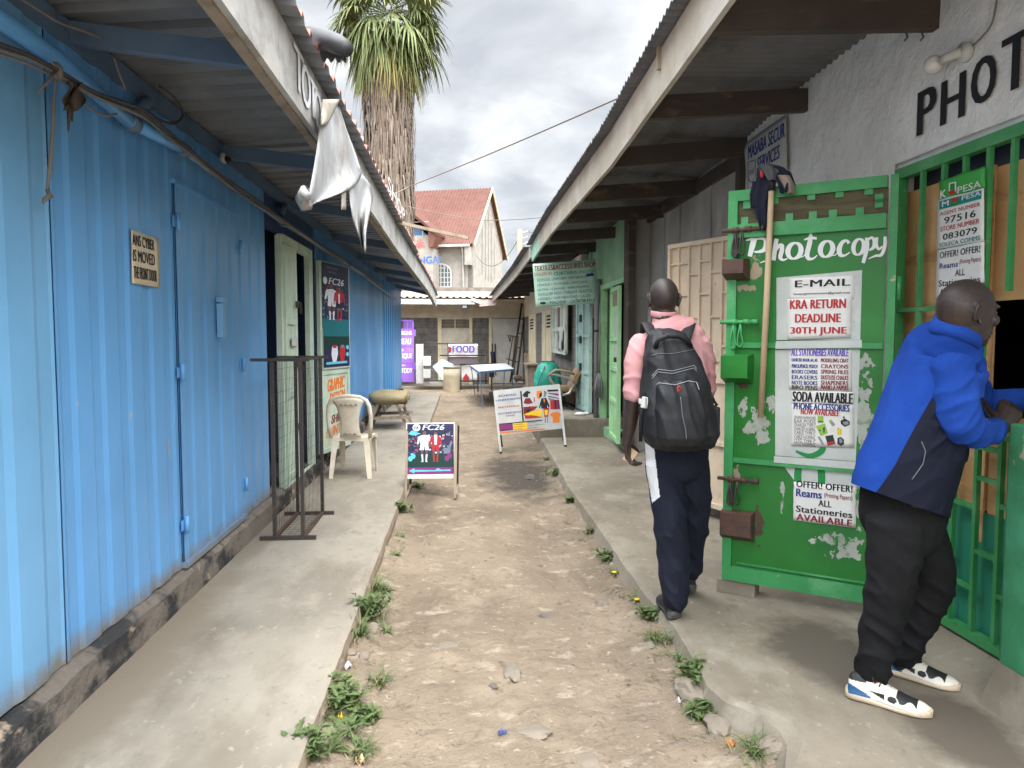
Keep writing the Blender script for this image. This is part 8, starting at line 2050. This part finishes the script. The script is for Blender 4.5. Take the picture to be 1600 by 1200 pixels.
def weed(kind, loc, r, h, label, seed, flower=False):
    random.seed(seed)
    t_ = thing('weed', label, 'weed', loc, 0, 'weeds along the edges of the dirt lane')
    base = Vector(loc); mb = MB()
    if kind == 'rosette':
        for k_ in range(random.randint(20, 28)):
            blade(mb, base + Vector((random.uniform(-.3, .3) * r, random.uniform(-.3, .3) * r, 0)), random.uniform(0, 2 * PI), r * random.uniform(.55, 1.05), r * random.uniform(.07, .12), random.uniform(.25, 1.1), random.uniform(.3, .8), 0, 1)
    elif kind == 'grass':
        for k_ in range(random.randint(60, 80)):
            blade(mb, base + Vector((random.gauss(0, .35) * r, random.gauss(0, .35) * r, 0)), random.uniform(0, 2 * PI), h * random.uniform(.6, 1.3), .0035, random.uniform(.5, 1.45), random.uniform(.2, .9), 1 if random.random() < .14 else 0, 0)
    else:       # bushy: short stems with small leaves and grass through it
        for k_ in range(random.randint(16, 22)):
            b_ = base + Vector((random.gauss(0, .38) * r, random.gauss(0, .38) * r, 0)); tip = b_ + Vector((random.gauss(0, .3) * h, random.gauss(0, .3) * h, h * random.uniform(.5, 1.05)))
            mb.tube([b_, (b_ + tip) / 2 + Vector((random.gauss(0, .01), random.gauss(0, .01), 0)), tip], [.003, .0024, .0012], 4)
            for q in range(8): 
                s_ = random.uniform(.15, 1); blade(mb, b_.lerp(tip, s_), random.uniform(0, 2 * PI), random.uniform(.03, .06), random.uniform(.009, .016), random.uniform(.0, .9), random.uniform(.2, .7), 0, 1 if q % 2 else 0, 3)
        for k_ in range(26): blade(mb, base + Vector((random.gauss(0, .5) * r, random.gauss(0, .5) * r, 0)), random.uniform(0, 2 * PI), h * random.uniform(.5, 1.1), .0035, random.uniform(.4, 1.4), random.uniform(.2, .9), 1 if random.random() < .2 else 0, 0)
    part('leaves', mb, [M['weed'], M['weed_dry']], t_)
    if flower:
        mb = MB()
        c_ = base + Vector((-.02, -r * .6, h * .45)); mb.ball(c_, (.013, .013, .006), 10, 6)
        for k_ in range(9): mb.ball(c_ + Vector((.011 * math.cos(k_ * .7), .011 * math.sin(k_ * .7), .002)), (.007, .007, .003), 6, 4)
        part('flower', mb, [mk('yellow_petal', (.75, .5, .02))], t_)
    return t_
def gnd(px_, py): 
    p = pt(px_, py, Z=-.11); return Vector((p.x, p.y, ground_z(p.x, p.y) - .004))
WE = [(512, 1178, 'rosette', .10, .10, 'broad leafed weed nearest the camera against the left kerb'), (545, 1150, 'rosette', .13, .10, 'large leafy weed beside the yellow scrap on the left'), (500, 1130, 'grass', .07, .13, 'grassy tuft at the left kerb behind the yellow scrap'), (532, 1108, 'bushy', .11, .12, 'bushy weed at the left kerb in front of the white paper'), (590, 1070, 'grass', .07, .08, 'flat dry grass tuft a little out from the left kerb'), (560, 1003, 'grass', .05, .14, 'upright grass right at the left kerb beside the brown stone'), (578, 970, 'bushy', .10, .15, 'tall leafy weed on the left between brown stone and kerb'), (600, 985, 'rosette', .08, .07, 'low leafy weed just beyond the brown stone on the left'), (590, 925, 'grass', .06, .13, 'pointed grassy weed midway along the left kerb'), (605, 928, 'rosette', .07, .06, 'small flat weed next to the pointed grass on the left'), (618, 872, 'rosette', .09, .06, 'spreading weed at the left kerb short of the football board'), (625, 842, 'rosette', .07, .05, 'thin flat weed at the left kerb nearer the football board'), (628, 806, 'bushy', .08, .10, 'round weed at the left kerb just before the football board'), (650, 765, 'bushy', .12, .06, 'patch of weeds under the football sandwich board'),
      (1118, 1108, 'rosette', .11, .07, 'flat weed spreading behind the pale stone on the right'), (1095, 1120, 'bushy', .07, .06, 'small weed left of the pale stone on the right'), (1180, 1190, 'grass', .08, .08, 'grass tuft at the broken right kerb nearest the camera'), (1080, 1075, 'bushy', .09, .10, 'bushy weed at the right kerb before the broken corner'), (1062, 1040, 'rosette', .07, .05, 'flat weed by the right kerb beyond the bushy one'), (1028, 1010, 'grass', .09, .08, 'grass tuft by the right kerb near the dark shoe'), (1022, 975, 'bushy', .09, .07, 'leafy weed by the heel of the man in pink'), (996, 945, 'rosette', .11, .08, 'weed with a yellow flower at the right kerb', True), (962, 902, 'rosette', .07, .06, 'weed with a small yellow flower further along the right kerb', True), (950, 880, 'bushy', .08, .07, 'low weed at the right kerb beyond the yellow flowers'), (926, 836, 'grass', .06, .10, 'short upright grass midway along the right kerb'), (893, 790, 'bushy', .08, .06, 'sparse weed at the right kerb before the dark patch'), (868, 745, 'bushy', .12, .07, 'larger weed along the right kerb by the dark stones'), (856, 722, 'grass', .10, .09, 'grass strip along the right kerb nearing the uniforms board'), (845, 695, 'grass', .07, .08, 'grass tuft under the uniforms sandwich board')]
WE += [(478, 1196, 'bushy', .09, .12, 'weed half cut off by the bottom edge at the left kerb'), (560, 1176, 'grass', .09, .07, 'thin grass spreading right of the large leafy weed at bottom left'), (572, 1120, 'bushy', .08, .05, 'low creeping weed right of the bushy one before the white paper'), (575, 948, 'grass', .05, .12, 'grass growing up against the left kerb behind the tall leafy weed'), (1052, 1012, 'rosette', .06, .05, 'small flat weed between grass tuft and kerb near the dark shoe'), (1120, 1070, 'grass', .08, .06, 'grass among broken concrete at the right kerb'), (1150, 1128, 'bushy', .07, .06, 'dusty weed right of the pale flat stone')]
for i, w_ in enumerate(WE): weed(w_[2], gnd(w_[0], w_[1]), w_[3] * .95, w_[4] * .92, w_[5], 100 + i, len(w_) > 6)
def rock(mb, c_, r, seed, flat=.6, mi=0):
    bm = bmesh.new(); bmesh.ops.create_icosphere(bm, subdivisions=3, radius=1)
    for v in bm.verts:
        k_ = 1 + .38 * mnoise.noise(v.co * 1.3 + Vector((seed, 0, 0))) + .10 * mnoise.noise(v.co * 4 + Vector((0, seed, 0)))
        v.co = Vector((v.co.x * r[0] * k_, v.co.y * r[1] * k_, v.co.z * r[2] * k_ * flat))
    bm.transform(Matrix.Translation(Vector(c_)) @ Matrix.Rotation(seed * 1.7, 4, 'Z')); mb.bm(bm, mi, False)
ST = [(1124, 1140, .085, .055, .05, 0, 'pale flat stone lying before weeds at the right kerb'), (580, 992, .06, .05, .06, 0, 'brown angular stone among weeds at the left kerb'), (548, 1030, .035, .03, .03, 0, 'small stone at the left kerb behind the white paper'), (567, 1035, .035, .03, .035, 0, 'cracked small stone right of the other at the left kerb'), (800, 1050, .085, .045, .03, 0, 'broad flat stone embedded in the middle of the lane'), (850, 961, .04, .025, .022, 1, 'small dark stone in the lane between both kerbs'), (770, 1072, .022, .018, .02, 1, 'dark pebble left of the broad flat stone'), (828, 746, .06, .05, .05, 1, 'dark stone on the damp patch by the right kerb'), (942, 942, .05, .04, .03, 0, 'pale stone near the yellow flowered weed'), (880, 898, .05, .035, .02, 0, 'flat stone in the lane short of the dark patch'), (835, 1142, .075, .05, .016, 0, 'pale stone flush with the dirt of the near lane'), (560, 1088, .03, .03, .03, 0, 'stone wedged in weeds at the left kerb'), (606, 1060, .03, .025, .02, 1, 'pebble beside the flat dry grass tuft'), (1085, 1092, .10, .07, .07, 0, 'lump of broken concrete at the right kerb corner'), (1012, 1012, .05, .04, .03, 0, 'stone beside the grass near the dark shoe'), (1205, 1185, .09, .07, .07, 0, 'broken kerb lump at the near right edge'), (920, 1185, .07, .05, .018, 0, 'flat stone low in the near right lane'), (700, 1005, .06, .05, .012, 0, 'flat buried stone left of the lane middle')]
for i, (x, y, a, b, c_, mi, lb) in enumerate(ST):
    g = gnd(x, y); mb = MB(); rock(mb, g + Vector((0, 0, c_ * .15)), (a, b, c_), i * 2.3 + 1, .75, 0); single('stone', mb, [M['stone' if mi == 0 else 'stone_dark']], lb, 'stone', g, 'stones lying in the dirt lane')
# gravel and crumbs of earth
random.seed(77)
mb = MB()
for i in range(2600):
    y = 2.3 + 14 * random.random() ** 1.7; x = random.uniform(-.58, 1.12)
    if random.random() < .5: x = random.choice((-.56 + abs(random.gauss(0, .10)), interp(EDGE_R, y) - .03 - abs(random.gauss(0, .16))))
    r = random.uniform(.003, .009) * (1.7 if random.random() < .12 else 1); z = ground_z(x, y)
    bm = None
    P = [Vector((x, y, z)) + Vector((r * random.uniform(.6, 1.3) * dx, r * random.uniform(.6, 1.3) * dy, r * random.uniform(.4, .9) * dz)) for dx, dy, dz in ((1, 0, 0), (-1, 0, 0), (0, 1, 0), (0, -1, 0), (0, 0, 1), (0, 0, -1))]
    mb.add(P, [(0, 2, 4), (2, 1, 4), (1, 3, 4), (3, 0, 4)], 0 if random.random() < .7 else 1)
g_ = structure('gravel', mb, [M['stone'], M['stone_dark']]); g_['kind'] = 'stuff'; g_['label'] = 'loose gravel and crumbs scattered over the dirt lane'
# thin trampled grass in the dust along both kerbs
random.seed(40)
mb = MB()
for k_ in range(150):
    y = 2.4 + 10 * random.random() ** 1.4; left = random.random() < .5
    x = (-.555 + abs(random.gauss(0, .07))) if left else (interp(EDGE_R, y) - .02 - abs(random.gauss(0, .09)))
    for q in range(random.randint(4, 12)):
        bx, by_ = x + random.gauss(0, .025), y + random.gauss(0, .04)
        blade(mb, Vector((bx, by_, ground_z(bx, by_) - .003)), random.uniform(0, 2 * PI), random.uniform(.02, .065), .0024, random.uniform(.15, 1.1), random.uniform(.2, .9), 1 if random.random() < .45 else 0, 0, 3)
g_ = structure('grass', mb, [M['weed'], M['weed_dry']]); g_['kind'] = 'stuff'; g_['label'] = 'thin trampled grass in the dust along both kerbs'
# twigs and straw
mb = MB()
for i in range(160):
    y = 2.4 + 9 * random.random() ** 1.5; x = random.choice((random.uniform(-.55, 1.0), -.5 + abs(random.gauss(0, .12)), interp(EDGE_R, y) - .06 - abs(random.gauss(0, .12)))); z = ground_z(x, y) + .004; a = random.uniform(0, PI); l_ = random.uniform(.02, .09)
    p = Vector((x, y, z)); d = Vector((math.cos(a), math.sin(a), 0)) * l_; mb.tube([p, p + d * .5 + Vector((random.uniform(-.008, .008), random.uniform(-.008, .008), .003)), p + d], .0014, 4)
g_ = structure('twigs', mb, [M['weed_dry']]); g_['kind'] = 'stuff'; g_['label'] = 'dry twigs and straw scattered over the dirt lane'
# litter
def scrap(x, y, s, col, label, wave=8):
    g = gnd(x, y) + Vector((0, 0, .012)); mb = MB()
    mb.sheet(lambda u, v: g + Vector(((u - .5) * s[0], (v - .5) * s[1], .012 * math.sin(wave * u + 3 * v) + .010 * math.cos(6 * v))), 6, 6, (0, 0, .0008)); single('litter', mb, [mk('scrap_colour', col)], label, 'litter', g)
scrap(541, 1052, (.05, .05), (.62, .62, .72), 'crumpled white paper scrap at the left kerb')
scrap(531, 1132, (.018, .06), (.7, .45, .03), 'yellow scrap of packaging among the near left weeds')
scrap(562, 1194, (.035, .05), (.62, .42, .22), 'pale orange scrap at the bottom by the left weeds')
scrap(1141, 1170, (.035, .03), (.5, .2, .06), 'orange scrap of packaging below the pale stone')
scrap(785, 1146, (.035, .012), (.10, .12, .30), 'blue and white twist of wrapper in the near lane', 14)
scrap(1060, 1103, (.03, .02), (.5, .46, .42), 'small pale scrap near the broken right corner')
scrap(700, 663, (.12, .05), (.42, .24, .06), 'dry orange leaf lying beside the far end of the left walkway')
